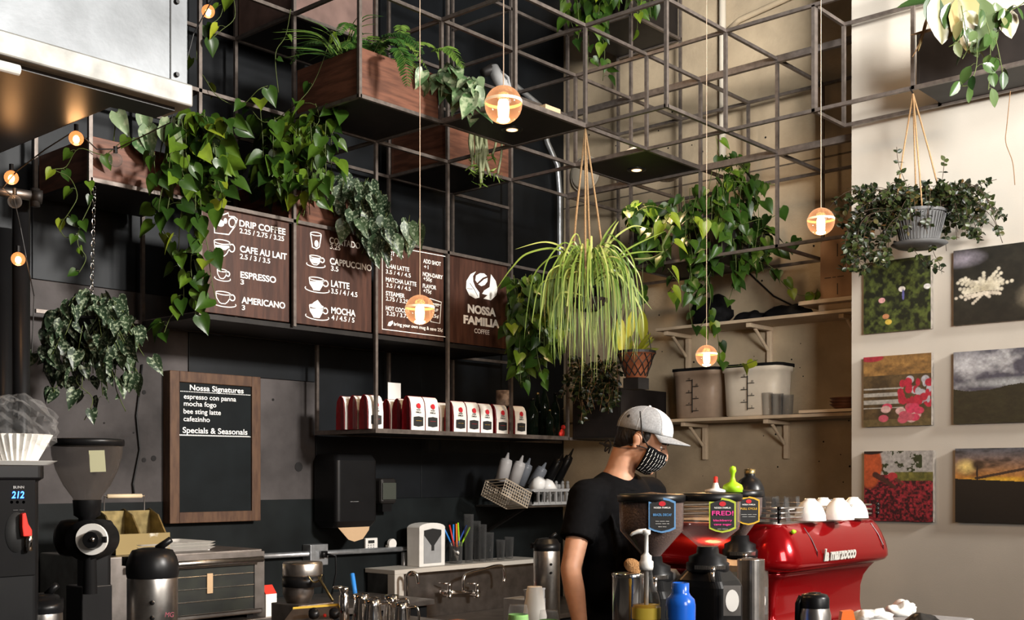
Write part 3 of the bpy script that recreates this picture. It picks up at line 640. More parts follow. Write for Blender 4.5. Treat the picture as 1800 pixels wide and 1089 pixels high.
def canvas(label, fn, px0, px1, pyt, pyb, X=WHX-.035, n=130):
    a = atX(px0, pyt, X); b = atX(px1, pyt, X); z1 = a.z; z0 = atX(px0, pyb, X).z; y0, y1 = b.y, a.y
    t = thing('canvas_print', label, 'picture', (X, (y0+y1)/2, z0), 'canvas photographs on the white wall')
    U, V = np.meshgrid((np.arange(n)+.5)/n, (np.arange(n)+.5)/n)
    colr = np.clip(fn(U, V), 0, 1)*.62*(.55+.9*nz(U, V, 26, 77, 3))[..., None]
    g = np.linspace(0, 1, n+1); vs = [(X, y1+(y0-y1)*u, z1+(z0-z1)*v) for v in g for u in g]
    fs = [(r*(n+1)+c, (r+1)*(n+1)+c, (r+1)*(n+1)+c+1, r*(n+1)+c+1) for r in range(n) for c in range(n)]
    m = MB(); m.add(vs, fs); o = m.build('printed_face', mc, t)
    at_ = o.data.color_attributes.new('ink', 'FLOAT_COLOR', 'CORNER')
    cc = np.ones((n*n, 4, 4), dtype=np.float32); cc[:, :, :3] = colr.reshape(-1, 1, 3); at_.data.foreach_set('color', cc.ravel())
    m = MB(); m.bx((X+.001, y0, z0), (WHX-.001, y1, z1)); m.build('stretched_edge', M['canvasedge'], t)
M['canvasedge'] = mat('canvas_edge', (.25, .22, .19), .7, noise=.5, scale=25)
canvas('canvas photo of pickers in white hats among green coffee trees', pic_forest, 1518, 1636, 463, 587)
canvas('canvas photo of a large white coffee blossom', pic_flower, 1676, 1840, 441, 572)
canvas('canvas photo of pink and red sacks piled by a bench', pic_sacks, 1518, 1637, 628, 750)
canvas('canvas photo of dark hills under a cloudy grey sky', pic_hills, 1676, 1840, 619, 745)
canvas('canvas photo of red coffee cherries and a picker in orange', pic_cherry, 1519, 1640, 793, 914)
canvas('canvas photo of an orange sunset over black ground', pic_sunset, 1679, 1843, 788, 917)

# ------------------------------------------------------------------ shelves on the concrete wall
def wshelf(label, pxl, pyl, pxr, X, th, brk, dy=0):
    a = atX(pxl, pyl, X); b = atX(pxr, pyl, X)
    t = thing('wall_shelf', label, 'shelf', (WX-.15, (a.y+b.y)/2, a.z), 'cream shelves on the concrete wall')
    m = MB(); m.bx((X, max(b.y, WE+.02), a.z), (WX-.002, a.y, a.z+th)); m.build('board', M['shelfwhite'], t, bevel=.003)
    for px in brk:
        q = atX(px, pyl, X+.03); m = MB()
        m.bx((X+.03, q.y-.018, a.z-.03), (WX-.002, q.y+.018, a.z-.001)); m.bx((WX-.035, q.y-.018, a.z-.26), (WX-.002, q.y+.018, a.z-.03))
        m.tube([(X+.12, q.y, a.z-.03), (WX-.05, q.y, a.z-.16)], .012, 8); m.build('bracket', M['shelfwhite'], t, bevel=.006)
    return a
SX = WX-.34
s1 = wshelf('upper cream shelf on the concrete wall', 1152, 582, 1497, SX, .022, (1170, 1315, 1478))
s2 = wshelf('lower cream shelf holding the white food tubs', 1142, 743, 1497, SX, .022, (1200, 1345))
Z1 = s1.z+.023; Z2 = s2.z+.023
m = MB(); a = atX(1403, 548, SX-.03); m.bx((SX-.03, WE+.03, Z1+.045), (WX-.05, a.y, Z1+.07)); m.bx((SX+.05, WE+.1, Z1), (WX-.1, a.y-.1, Z1+.045)); tag(m.build('wooden_board', M['shelfwhite'], bevel=.002), 'pale plank resting on top of the upper shelf under the cardboard box', 'board')
bx0 = atX(1442, 525, SX+.04); t = thing('cardboard_box', 'tall brown cardboard box standing on the upper shelf', 'box', (SX+.14, bx0.y-.16, Z1+.07))
zt = Z1+.07+.36; m = MB(); m.bx((SX+.04, WE+.04, Z1+.071), (SX+.26, bx0.y, zt)); m.prism([(WE+.04, zt), (bx0.y, zt), (bx0.y-.09, zt+.14), (WE+.04, zt+.14)], (SX+.04, 0, 0), YA, UP, (.22, 0, 0)); m.build('carton', M['card'], t)
m = MB(); yb = bx0.y
text(m, '–– – ––', (SX+.0395, yb-.03, Z1+.2), -YA, UP, (-1, 0, 0), width=.13, cap=.03, bold=.02)
m.bx((SX+.038, yb-.12, Z1+.1), (SX+.0395, yb-.115, Z1+.17)); m.bx((SX+.038, yb-.12, Z1+.34), (SX+.0395, yb-.115, Z1+.42)); m.build('printed_marks', M['ink'], t)
def lump(name, label, cat, c, r, seed, m_, amp=.25, n=26):
    rr = random.Random(seed); mb = MB(); mb.ball(c, r, n); c = Vector(c)
    ph = [(rr.uniform(0, 6), rr.uniform(3, 9), rr.uniform(0, 6), rr.uniform(3, 9)) for _ in range(4)]
    out = []
    for p in mb.v:
        d = Vector(p)-c; k = 1+amp*sum(math.sin(a+b*d.x/max(r))*math.sin(e+f*(d.y+d.z)/max(r)) for a, b, e, f in ph)/2
        q = c+d*k; out.append((q.x, q.y, max(q.z, c.z-r[2]*.55)))
    mb.v = out; return tag(mb.build(name, m_, smooth=True), label, cat)
a = atX(1246, 560, SX+.12); lump('bag', 'black fabric bag slumped on the upper shelf behind the vine', 'bag', (SX+.15, a.y, Z1+.075), (.1, .15, .14), 3, M['blackmatt'])
a = atX(1315, 565, SX+.12); lump('cloth', 'small heap of black cloth on the upper shelf beside the bag', 'cloth', (SX+.15, a.y, Z1+.02), (.08, .12, .05), 4, M['blackmatt'])
a = atX(1375, 562, SX+.12); lump('bag', 'flat black bag on the upper shelf next to the pale plank', 'bag', (SX+.16, a.y, Z1+.025), (.1, .16, .06), 5, M['blackmatt'])
def tub(label, pxl, pxr, lid, tm=None):
    a = atX(pxl, 730, SX+.02); b = atX(pxr, 730, SX+.02); w = a.y-b.y; cx, cy = SX+.02+.14, (a.y+b.y)/2; h = .33
    t = thing('food_tub', label, 'food storage tub', (cx, cy, Z2), 'square food tubs on the lower shelf')
    m = MB(); s_ = [.86, .93, .98, 1]; n = 24; zz = [0, .1, .29, h]
    def ring(k, z):
        o = []
        for q in range(n):
            ang = 2*pi*q/n; cc, ss = math.cos(ang), math.sin(ang); f = 1/max(abs(cc), abs(ss)); f = 1+(min(f, 1.28)-1)
            o.append((cx+cc*f*.13*k, cy+ss*f*w/2*k, z))
        return o
    vs = []; 
    for k, z in ((.8, 0), (.88, .01), (.92, .2), (.95, h-.03), (1.0, h-.028), (1.0, h)): vs += ring(k, Z2+z)
    fs = [(q*n+k, q*n+(k+1) % n, (q+1)*n+(k+1) % n, (q+1)*n+k) for q in range(5) for k in range(n)]+[tuple(range(n-1, -1, -1))]
    m.add(vs, fs); m.build('tub_body', tm or M['tub'], t, smooth=True)
    m = MB(); vs = ring(1.04, Z2+h+.001)+ring(1.04, Z2+h+.02); m.add(vs, [(k, (k+1) % n, (k+1) % n+n, k+n) for k in range(n)]+[tuple(range(n, 2*n))]); m.build('lid', M[lid], t)
    m = MB(); X = cx-.13; yc = cy-.0
    m.bx((X-.006, yc-.002, Z2+.04), (X-.001, yc+.002, Z2+h-.06))
    for q in range(6): z = Z2+.05+q*.042; s = 1 if q % 2 else -1; m.bx((X-.006, yc-.002, z), (X-.001, yc+s*.05, z+.004)); text(m, str(2*(q+1)), (X-.0062, yc+s*.03, z+.006), -YA, UP, (-1, 0, 0), size=.02, bold=.02)
    m.build('measure_marks', M['ink'], t)
tub('browner square food tub with a dark lid, on the lower shelf nearer the corner', 1177, 1256, 'blackmatt', mat('brownish_tub', (.3, .22, .16), .4, noise=.1))
tub('white square food tub next to the clear cups', 1262, 1366, 'blackmatt', mat('milky_white_tub', (.62, .55, .45), .4, noise=.05))
def cupg(name, label, cat, c, r0, r1, h, m_, group=None, th=.002, n=22, **k):
    mb = MB(); mb.lathe([(0, 0), (r0*.96, 0), (r0, .004), (r1, h), (r1-th, h), (r0-th, .006), (0, .006)], c, n)
    return tag(mb.build(name, m_, smooth=True, **k), label, cat, group)
for n_, (px, X) in enumerate(((1350, SX+.06), (1366, SX+.03), (1384, SX+.06))):
    a = atX(px, 728, X); cupg('clear_cup', ('clear cup standing against the white tub', 'clear cup in the middle of the row on the lower shelf', 'clear cup nearest the bowls on the lower shelf')[n_], 'cup', (X, a.y, Z2), .035, .042, .15-.01*n_, M['glass'], 'clear cups on the lower shelf')
m = MB(); a = atX(1405, 728, SX-.02); m.bx((SX-.03, WE+.03, Z2+.001), (WX-.1, a.y, Z2+.02)); tag(m.build('wooden_board', M['shelfwhite'], bevel=.002), 'pale plank lying on the lower shelf under the bowls', 'board')
a = atX(1477, 715, SX+.1)
for k in range(3):
    m = MB(); m.lathe([(0, 0), (.05, 0), (.1, .035), (.104, .035), (.055, -.004)], (SX+.12, a.y-.03, Z2+.022+k*.02), 28); tag(m.build('bowl', M['wood'], smooth=True), 'brown bowl in the stack at the end of the lower shelf', 'bowl', 'stacked bowls on the lower shelf')
# ------------------------------------------------------------------ plants
def V3(r=R): return Vector((r.uniform(-1, 1), r.uniform(-1, 1), r.uniform(-1, 1)))
def tmpl(ts, ws, fold=.16, droop=.22, y0=0):
    v = []; f = []
    for t, w in zip(ts, ws):
        for s in (-1, -.5, 0, .5, 1): v.append((s*w, t, fold*abs(s)*w*2-droop*t*t-.05*w*(1-abs(s))))
    for q in range(len(ts)-1):
        for k in range(4): a = q*5+k; f.append((a, a+1, a+6, a+5))
    return np.array(v), f
HEART = tmpl([-.1, .02, .15, .32, .52, .74, .9, 1.04], [.2, .36, .43, .42, .33, .19, .08, .0])
_h = HEART[0]; _h[2][1] = .05; _h[1][1] = -.02; _h[3][1] = -.02
OVAL = tmpl([0, .15, .35, .6, .85, 1], [.03, .17, .25, .24, .12, 0], fold=.1, droop=.12)
LANCE = tmpl([0, .2, .5, .8, 1], [.03, .1, .13, .08, 0], fold=.1, droop=.25)
def leaf(mb, o, d, n, L, wd=1., T=HEART, tint=.4):
    d = Vector(d).normalized(); n = Vector(n); n = (n-d*n.dot(d))
    n = n.normalized() if n.length > 1e-4 else d.cross(XA).normalized()
    s = d.cross(n)
    A = T[0]; P = np.outer(A[:, 0]*L*wd, s)+np.outer(A[:, 1]*L, d)+np.outer(A[:, 2]*L, n)+np.array(o)
    mb.tint = max(.01, min(1, tint)); mb.add(P.tolist(), T[1]); mb.tint = 0
def smoothpath(pts, k=5):
    pts = [Vector(p) for p in pts]
    if len(pts) < 3: return pts
    out = []
    for q in range(len(pts)-1):
        p0 = pts[max(q-1, 0)]; p1 = pts[q]; p2 = pts[q+1]; p3 = pts[min(q+2, len(pts)-1)]
        for t in [x/k for x in range(k)]:
            out.append(.5*((2*p1)+(p2-p0)*t+(2*p0-5*p1+4*p2-p3)*t*t+(3*p1-p0-3*p2+p3)*t**3))
    out.append(pts[-1]); return out
class Plant:
    def __init__(s, name, label, cat, loc, lm, sm='vine', seed=1, group=None):
        s.t = thing(name, label, cat, loc, group); s.L = MB(); s.S = MB(); s.lm = lm; s.sm = sm; s.r = random.Random(seed)
    def hangleaf(s, p, L, T=HEART, tint=None, spread=.7, pet=.5, face=1., wd=1.):
        r = s.r; tint = r.betavariate(2, 3.2) if tint is None else max(.02, tint*r.uniform(.2, 1.7))
        h = Vector((r.uniform(-1, 1), r.uniform(-1, 1), 0)); d0 = h*spread+UP*r.uniform(-.2, .5)-FW*.2
        q = p+d0*L*pet
        d = (-UP*r.uniform(.35, 1)+h*spread*.9).normalized()
        n = -FW*face*r.uniform(.2, 1)+UP*r.uniform(.15, .8)+V3(r)*.45
        s.S.tube([p, p+d0*L*pet*.5+UP*L*.06, q], .0012, 4, caps=False)
        leaf(s.L, q, d, n, L, wd*r.uniform(.85, 1.1), T, tint)
    def vine(s, pts, d, n, size=(.055, .085), T=HEART, r0=.0022, jit=.03, tint=None, **k):
        # pts in photo pixels, d depth or list
        r = s.r
        P = [at(x, y, (d if not isinstance(d, (list, tuple)) else d[0]+(d[1]-d[0])*q/(len(pts)-1)))+FW*r.uniform(-jit, jit) for q, (x, y) in enumerate(pts)]
        P = smoothpath(P); s.S.tube(P, r0, 5)
        for q in range(n):
            u = (q+r.uniform(.1, .9))/n*(len(P)-1); a = int(u); p = P[a].lerp(P[min(a+1, len(P)-1)], u-a)
            s.hangleaf(p, r.uniform(*size), T, tint, **k)
    def clump(s, boxes, d, n, size=(.055, .085), T=HEART, dz=.2, **k):
        # hanging stems that start along the top of a pixel region
        r = s.r
        for (x0, x1, y0, y1, nn) in boxes:
            for _ in range(nn):
                x = r.uniform(x0, x1); ya = y0+r.uniform(0, .25)*(y1-y0); yb = ya+(y1-ya)*r.uniform(.45, 1)
                s.vine([(x, ya), (x+r.uniform(-8, 8), (ya+yb)/2), (x+r.uniform(-14, 14), yb)], d+r.uniform(-dz, dz), n, size, T, **k)
    def done(s, lname='leaves'):
        s.S.build('stems', M[s.sm], s.t, smooth=True); s.L.build(lname, M[s.lm], s.t, smooth=True); return s.t
def hangpot(t, p, r0, r1, h, m_, ribs=0, name='pot'):
    m = MB(); m.lathe([(0, 0), (r0, 0), (r1, h), (r1+.006, h), (r1+.006, h-.015), (r1-.006, h), (r1-.012, h-.03), (0, h-.03)], p, 28)
    for k in range(ribs):
        a = 2*pi*k/ribs; c = Vector((math.cos(a), math.sin(a), 0)); m.tube([Vector(p)+c*r0+UP*.005, Vector(p)+c*(r1+.003)+UP*(h-.02)], .003, 4)
    m.build(name, m_, t, smooth=not ribs)
def ropes(t, top, p, r1, z, m_='rope', n=4, rad=.004, name='hanger_rope'):
    for k in range(n):
        a = 2*pi*k/n+.5; q = Vector((p[0]+math.cos(a)*r1, p[1]+math.sin(a)*r1, z)); m = MB()
        m.tube([Vector(top), Vector(top).lerp(q, .5)+Vector((math.cos(a), math.sin(a), 0))*.004, q], rad, 6); m.build(name, M[m_], t, smooth=True)

# 1 bright pothos over the left planter
p = Plant('pothos', 'bright green heart leaf vine cascading from the left planter past the first menu board', 'plant', (GX(-3.4), GY(2.4), GZ(-1)+.2), 'pothos', seed=11)
p.clump([(315, 372, 200, 330, 9), (330, 415, 240, 380, 9), (345, 400, 195, 260, 5)], 5.75, 6, (.07, .125), dz=.15, spread=1.)
for pts, n in (([(335, 230), (345, 330), (343, 400), (335, 460), (338, 505), (345, 560)], 14), ([(350, 260), (352, 380), (362, 430), (368, 480), (378, 530)], 12), ([(330, 330), (318, 380), (312, 450), (320, 520), (300, 560), (288, 590)], 14),
    ([(300, 290), (280, 360), (285, 400), (310, 440), (330, 500)], 8), ([(320, 250), (306, 300), (298, 360), (290, 385)], 7), ([(365, 250), (380, 310), (390, 345), (385, 385)], 7)):
    p.vine(pts, 5.7, n, (.07, .11), spread=1.)
p.vine([(250, 240), (215, 250), (180, 270), (140, 262), (112, 290), (98, 300), (122, 312), (138, 345), (128, 372), (108, 398), (112, 415), (140, 412)], 5.45, 9, (.05, .075))
p.vine([(150, 320), (160, 350), (142, 395), (140, 430), (150, 452), (142, 480)], 5.45, 7, (.04, .06))
p.clump([(268, 330, 255, 330, 5)], 5.5, 4, (.06, .09)); p.done()
p = Plant('variegated_vine', 'large pale streaked leaves under the canopy at the back of the left planter', 'plant', (GX(-3.5), GY(2.6), GZ(-1)+.2), 'bigleaf', seed=5)
M['bigleaf'] = leafmat('pale_streaked_leaf', [(.04, .09, .03), (.08, .14, .06), (.18, .24, .13)], col2=(.28, .33, .2), scale=25, contrast=(.5, .6))
for x, y, L in ((205, 212, .13), (255, 212, .13), (262, 238, .15), (290, 240, .17), (243, 258, .12), (300, 225, .14)):
    q = at(x, y-16, 5.6); leaf(p.L, q, -UP+RT*R.uniform(-.6, .8), -FW+V3()*.3, L, .75, HEART, R.random()); p.S.tube([q, (q.x+.03, q.y+.1, GZ(-1)+.16)], .003, 5)
p.done()
# 2 silver plant on a chain
q = at(160, 600, 5.5); p = Plant('satin_pothos', 'full hanging basket of dark silver speckled leaves on a chain, lowest plant at the left', 'plant', q, 'silver', seed=3)
hangpot(p.t, q-UP*.02, .07, .1, .13, M['blackmatt'])
for _ in range(75):
    a = p.r.uniform(0, 2*pi); e = p.r.uniform(.35, 1); tip = q+RT*math.cos(a)*.25*e+FW*math.sin(a)*.2*e+UP*(p.r.uniform(-.24, .17)*(1.1-.25*abs(math.cos(a))))
    P_ = smoothpath([q+UP*.1, q+UP*.13+(tip-q)*.45+UP*.03, tip]); p.S.tube(P_, .002, 5)
    for k in range(4): p.hangleaf(P_[-1-k*2]+V3(p.r)*.015, p.r.uniform(.07, .105), HEART, None, .5, wd=.85)
p.vine([(150, 640), (135, 670), (160, 700), (150, 738)], 5.45, 3, (.06, .08)); p.vine([(120, 650), (100, 670), (95, 690)], 5.45, 5, (.06, .09)); p.vine([(200, 640), (205, 680), (218, 722)], 5.5, 2, (.03, .04))
m = MB(); c0 = Vector((GX(-4)+.05, GY(2)+.05, GZ(-1)))
zt = c0.z; n = 24
for k in range(n):
    z = q.z+.12+(zt-q.z-.12)*k/n; x = q.x+(c0.x-q.x)*k/n; y = q.y+(c0.y-q.y)*k/n; s = .017
    ring = [(x+(s*.5*math.cos(a) if k % 2 else 0), y+(0 if k % 2 else s*.5*math.cos(a)), z+s*.9*math.sin(a)) for a in np.linspace(0, 2*pi, 9)]
    m.tube(ring, .0022, 5)
tag(m.build('chain', M['chrome'], p.t, smooth=True), None); p.done()
# 3 middle pothos
p = Plant('pothos', 'dense heart leaf vine climbing and hanging above the first two menu boards', 'plant', (GX(-2.1), GY(2.3), GZ(-1)+.2), 'pothos', seed=21)
p.clump([(452, 545, 175, 370, 14), (500, 590, 200, 390, 15), (440, 480, 270, 340, 6), (545, 600, 175, 290, 5)], 6.35, 6, (.07, .115), dz=.22, spread=.95)
p.vine([(512, 18), (500, 60), (486, 98), (488, 160)], 6.1, 2, (.03, .04), tint=.6)
p.done()
p = Plant('climbing_vine', 'sparse thin vine winding over the lattice beside the canopy', 'plant', at(400, 250, 6.0), 'pothos', seed=8)
p.vine([(395, -20), (385, 25), (352, 60), (346, 110), (362, 140), (385, 172), (420, 182), (455, 160), (470, 150)], 5.95, 6, (.07, .1), pet=.4, tint=.6)
p.vine([(410, -10), (412, 30), (390, 55), (368, 75)], 5.95, 3, (.08, .1), tint=.7); p.vine([(440, 190), (465, 215), (500, 200), (550, 150), (585, 60)], 6.2, 6, (.06, .08)); p.done()
# 4 satin plant above board two
p = Plant('satin_pothos', 'silver mottled broad leaves drooping over the second and third menu boards', 'plant', (GX(-1.4), GY(2.3), GZ(-1)+.2), 'silver', seed=4)
p.clump([(590, 650, 305, 400, 6), (620, 690, 330, 445, 8), (660, 725, 385, 430, 4)], 6.6, 5, (.1, .135), dz=.15, wd=.85, spread=.45)
for x, y in ((608, 402), (648, 410), (690, 430), (678, 395), (718, 405), (735, 410), (602, 345), (640, 340), (660, 360), (630, 375)):
    q_ = at(x, y-14, 6.5); leaf(p.L, q_, -UP+RT*R.uniform(-.4, .5), -FW+UP*.3+V3()*.3, .13, .9, HEART, R.uniform(.5, 1)); p.S.tube([q_, q_+UP*.06+FW*.08], .002, 4)
p.done()

# 5 ferns and companions in the box
p = Plant('fern', 'arching green ferns spilling out of the red brown planter', 'plant', (GX(-1.5), GY(1.5), GZ(0)+.22), 'fern', seed=6)
def frond(p, pts, w, n=26):
    P_ = smoothpath([Vector(a) for a in pts], 8); p.S.tube(P_, [.002*(1-.6*k/len(P_)) for k in range(len(P_))], 5)
    tn = p.r.betavariate(2, 2.6)
    for k in range(n):
        u = k/(n-1)*(len(P_)-1.01); a = int(u); q = P_[a].lerp(P_[a+1], u-a); d = (P_[a+1]-P_[a]).normalized(); s = d.cross(-FW*.5+UP*.6+XA*.1).normalized()
        L = w*(math.sin(pi*min(1, (k+2)/(n+2)))**.7)
        for sg in (-1, 1): leaf(p.L, q, s*sg+d*.45-UP*.15+V3(p.r)*.12, UP*.6-FW*.6, L, .8, OVAL, tn+p.r.uniform(-.12, .12))
B0 = Vector((GX(-1.5), GY(1.45), GZ(0)+.22))
for k in range(46):
    o_ = B0+Vector((p.r.uniform(-.24, .27), p.r.uniform(-.2, .2), 0)); a = p.r.uniform(0, 2*pi); L = p.r.uniform(.2, .34); h = Vector((math.cos(a), math.sin(a), 0)); up = p.r.uniform(.5, 1.1)
    frond(p, [o_, o_+h*L*.3+UP*L*up*.6, o_+h*L*.75+UP*L*up*.62, o_+h*L*1.05+UP*L*(up*.3-.05)], .05)
f0 = at(690, 95, 6.1); frond(p, [f0, at(700, 85, 5.98), at(712, 110, 5.95), at(716, 150, 5.95)], .06); frond(p, [at(760, 90, 6.3), at(790, 85, 6.2), at(815, 118, 6.2)], .06)
p.done('fronds')
p = Plant('grass_plant', 'spiky grass tuft at the left end of the fern planter', 'plant', (GX(-1.9), GY(1.5), GZ(0)+.22), 'fern', seed=9)
def blade(p, P_, w, tint, nrm=None):
    P_ = smoothpath(P_, 7); n = len(P_); vs = []; fs = []
    for q in range(n):
        d = (P_[min(q+1, n-1)]-P_[max(q-1, 0)]).normalized(); s = d.cross(nrm or (-FW+UP*.3)).normalized(); ww = w*(1-(q/(n-1))**3)*(.6+.4*min(1, q*3/n)); c = P_[q]
        vs += [c-s*ww/2, c-UP*ww*.25, c+s*ww/2]
    for q in range(n-1): a = q*3; fs += [(a, a+1, a+4, a+3), (a+1, a+2, a+5, a+4)]
    p.L.tint = max(.01, tint); p.L.add(vs, fs); p.L.tint = 0
o_ = Vector((GX(-1.85), GY(1.4), GZ(0)+.2))
for k in range(46):
    a = p.r.uniform(0, 2*pi); h = Vector((math.cos(a), math.sin(a), 0))-RT*.35; L = p.r.uniform(.25, .42)
    up = p.r.uniform(.3, 1.1); blade(p, [o_+V3(p.r)*.03, o_+h*L*.3+UP*L*up*.7, o_+h*L*.8+UP*L*(up*.95-.15)], .008, p.r.uniform(.05, .8))
p.S.tube([o_-UP*.02, o_], .01, 6); p.done('blades')
p = Plant('syngonium', 'pale green broad leaves hanging off the right end of the fern planter', 'plant', (GX(-1.05), GY(1.3), GZ(0)+.2), 'bigleaf', seed=10)
p.clump([(750, 810, 110, 175, 6), (785, 835, 140, 200, 6)], 6.35, 4, (.09, .13), dz=.12, wd=.9); p.done()
# 6 succulent stems
p = Plant('trailing_succulent', 'thick straight succulent stems hanging beneath the spotlight tray', 'plant', (GX(.4), GY(2.1), GZ(0)+.2), 'fern', seed=12)
M['succ'] = mat('grey_green_stem', (.2, .22, .12), .5, noise=.3, scale=40); p.sm = 'succ'
for k in range(15):
    x = p.r.uniform(822, 886); y1 = p.r.uniform(270, 325); P_ = [at(x, 228, 7.0), at(x+p.r.uniform(-4, 4), (228+y1)/2, 6.96), at(x+p.r.uniform(-8, 8), y1, 6.98)]
    p.S.tube(smoothpath(P_), .007 if k % 2 else .011, 7)
    for _ in range(5): leaf(p.L, P_[2]+V3(p.r)*.02, V3(p.r)-UP*.5, V3(p.r), .05, .8, LANCE, p.r.uniform(.5, 1))
p.done()
# 7 pothos right of the menu boards
p = Plant('pothos', 'deep green heart leaf vine hanging right of the emblem board over the bottles', 'plant', (GX(1.4), GY(2.1), GZ(-1)), 'pothos', seed=31)
p.clump([(902, 985, 480, 630, 26), (908, 970, 520, 685, 12)], 7.35, 7, (.065, .1), dz=.2); hangpot(p.t, at(935, 560, 7.45), .08, .11, .14, M['blackmatt'])
ropes(p.t, (GX(1.4), GY(2), GZ(-1)), at(935, 560, 7.45), .1, at(935, 520, 7.45).z, 'blackcord', 3, .003); p.done()
# 8 spider plant
SPD = 6.6; q = at(1035, 545, SPD); p = Plant('spider_plant', 'bushy pale striped spider plant hanging on jute ropes from the lattice', 'plant', q, 'spider', seed=14)
hangpot(p.t, q, .05, .075, .13, M['blackmatt']); nt_ = Vector((GX(0), GY(0), GZ(0))); ropes(p.t, nt_-UP*.01, q, .115, q.z+.06, 'rope', 4, .006)
m = MB(); m.lathe([(.05, -.004), (.118, .055), (.118, .062), (.05, .004)], q, 24); m.build('woven_cradle', M['soil'], p.t, smooth=True)
c = q+UP*.13
for k in range(190):
    a = p.r.uniform(0, 2*pi); h = Vector((math.cos(a), math.sin(a), 0)); e = p.r.random(); L = p.r.choice([p.r.uniform(.06, .2), p.r.uniform(.16, .3)]); up = p.r.uniform(.06, .26); dn = p.r.uniform(.08, .5)*(1.2-L*1.5)
    o_ = c+V3(p.r)*.035; blade(p, [o_, o_+h*L*.45+UP*up, o_+h*L*.95+UP*up*.55, o_+h*L*1.12+UP*(up-.16-dn*.4), o_+h*L*1.1-UP*(dn)+V3(p.r)*.02], .0095, p.r.betavariate(2, 2))
for pts in ([(1030, 500), (1000, 445), (960, 425), (905, 438)], [(1028, 495), (985, 440), (930, 444), (900, 470), (870, 512)], [(1045, 490), (1070, 430), (1110, 398), (1140, 402)], [(1045, 490), (1100, 440), (1172, 405)], [(1048, 495), (1100, 448), (1170, 442)], [(1050, 490), (1090, 470), (1120, 510), (1147, 545)], [(1050, 490), (1085, 480), (1125, 540), (1132, 585)], [(1035, 490), (1060, 420), (1085, 385)], [(1030, 520), (985, 515), (970, 560)], [(1040, 490), (1075, 410), (1088, 388)]):
    blade(p, [at(x, y, SPD-.05) for x, y in pts], .013, p.r.uniform(.5, .95))
p.S.tube([c-UP*.03, c], .02, 8); p.done('blades')
# 9 terracotta basket with yellow leaves
q = at(1118, 664, 6.9); p = Plant('hanging_basket_plant', 'yellow green lance leaves above a small terracotta pot in a dark net', 'plant', q, 'pitcher', seed=15)
hangpot(p.t, q, .06, .11, .155, M['terracotta'])
m = MB()
for k in range(12):
    a = 2*pi*k/12; b = a+2*pi/12; f = lambda an, rr, z: q+Vector((math.cos(an)*rr, math.sin(an)*rr, z)); m.tube([f(a, .067, .01), f(b, .092, .08), f(a, .115, .15)], .0035, 4); m.tube([f(b, .067, .01), f(a, .092, .08), f(b, .115, .15)], .0035, 4)
m.lathe([(.113, .145), (.12, .145), (.12, .16), (.113, .16)], q, 24); m.build('net', M['plate'], p.t)
m = MB(); m.box(q-UP*.035, (.11, .11, .068)); m.build('drip_block', M['plate'], p.t)
ropes(p.t, (GX(1.55), GY(.6), GZ(-1)), q, .112, q.z+.155, 'blackcord', 3, .003, 'hanger_cord')
for x0, y0, L, ti in ((1088, 555, .3, .8), (1112, 545, .24, .75), (1080, 570, .2, .3), (1128, 545, .26, .35), (1108, 590, .15, .2)):
    o_ = at(x0, y0, 6.85); leaf(p.L, o_, -UP+RT*R.uniform(-.15, .25), -FW+V3()*.3, L*.8, .6, OVAL, ti); p.S.tube([q+UP*.12, at(x0, y0+10, 6.85), o_], .003, 5)
for k in range(7): o_ = q+UP*.15; h = V3(p.r); leaf(p.L, o_, h+UP*.6, -FW, .15, .8, LANCE, p.r.uniform(0, .5))
p.done()
# 10 large pothos on the concrete wall planter
p = Plant('pothos', 'sprawling heart leaf vine covering the black planter on the concrete wall', 'plant', (6.6, GY(.4), GZ(-1)+.22), 'pothos', seed=41)
p.clump([(1100, 1180, 355, 400, 7), (1120, 1190, 380, 470, 6), (1190, 1290, 330, 470, 17), (1250, 1330, 290, 450, 16), (1200, 1290, 400, 540, 8), (1290, 1345, 400, 480, 6)], 7.5, 5, (.07, .115), dz=.25, spread=.95, tint=.3)
for pts, n in (([(1270, 300), (1262, 265), (1258, 240)], 2), ([(1275, 340), (1285, 290), (1275, 272), (1300, 285), (1318, 300)], 7), ([(1290, 400), (1330, 385), (1360, 380), (1375, 362)], 4), ([(1300, 470), (1350, 450), (1370, 430), (1395, 425), (1410, 420)], 8), ([(1320, 450), (1360, 470), (1372, 490), (1400, 515), (1425, 518), (1440, 510)], 8),
    ([(1240, 470), (1250, 520), (1245, 560), (1258, 575), (1262, 600), (1268, 640), (1300, 642), (1332, 632)], 10), ([(1215, 480), (1213, 540), (1222, 580), (1240, 560)], 6), ([(1130, 450), (1130, 500), (1140, 530)], 5), ([(1175, 470), (1195, 500), (1180, 515), (1190, 525)], 4), ([(1280, 320), (1330, 322), (1365, 325)], 4), ([(1100, 400), (1110, 380), (1140, 360), (1180, 370)], 6)):
    p.vine(pts, 7.35, n, (.07, .1))
p.vine([(1185, 395), (1165, 430), (1163, 445), (1145, 453), (1115, 456)], 7.1, 0, r0=.008, tint=.9)
for x, y in ((1178, 378), (1165, 392), (1220, 385), (1185, 425), (1238, 388), (1180, 470), (1182, 505)):
    q_ = at(x, y, 7.15); leaf(p.L, q_, RT*R.uniform(-1, 1)-UP*.5, -FW*.6+UP+V3()*.2, .11, .9, HEART, .8); p.S.tube([q_, q_+FW*.2], .003, 4)
p.done()
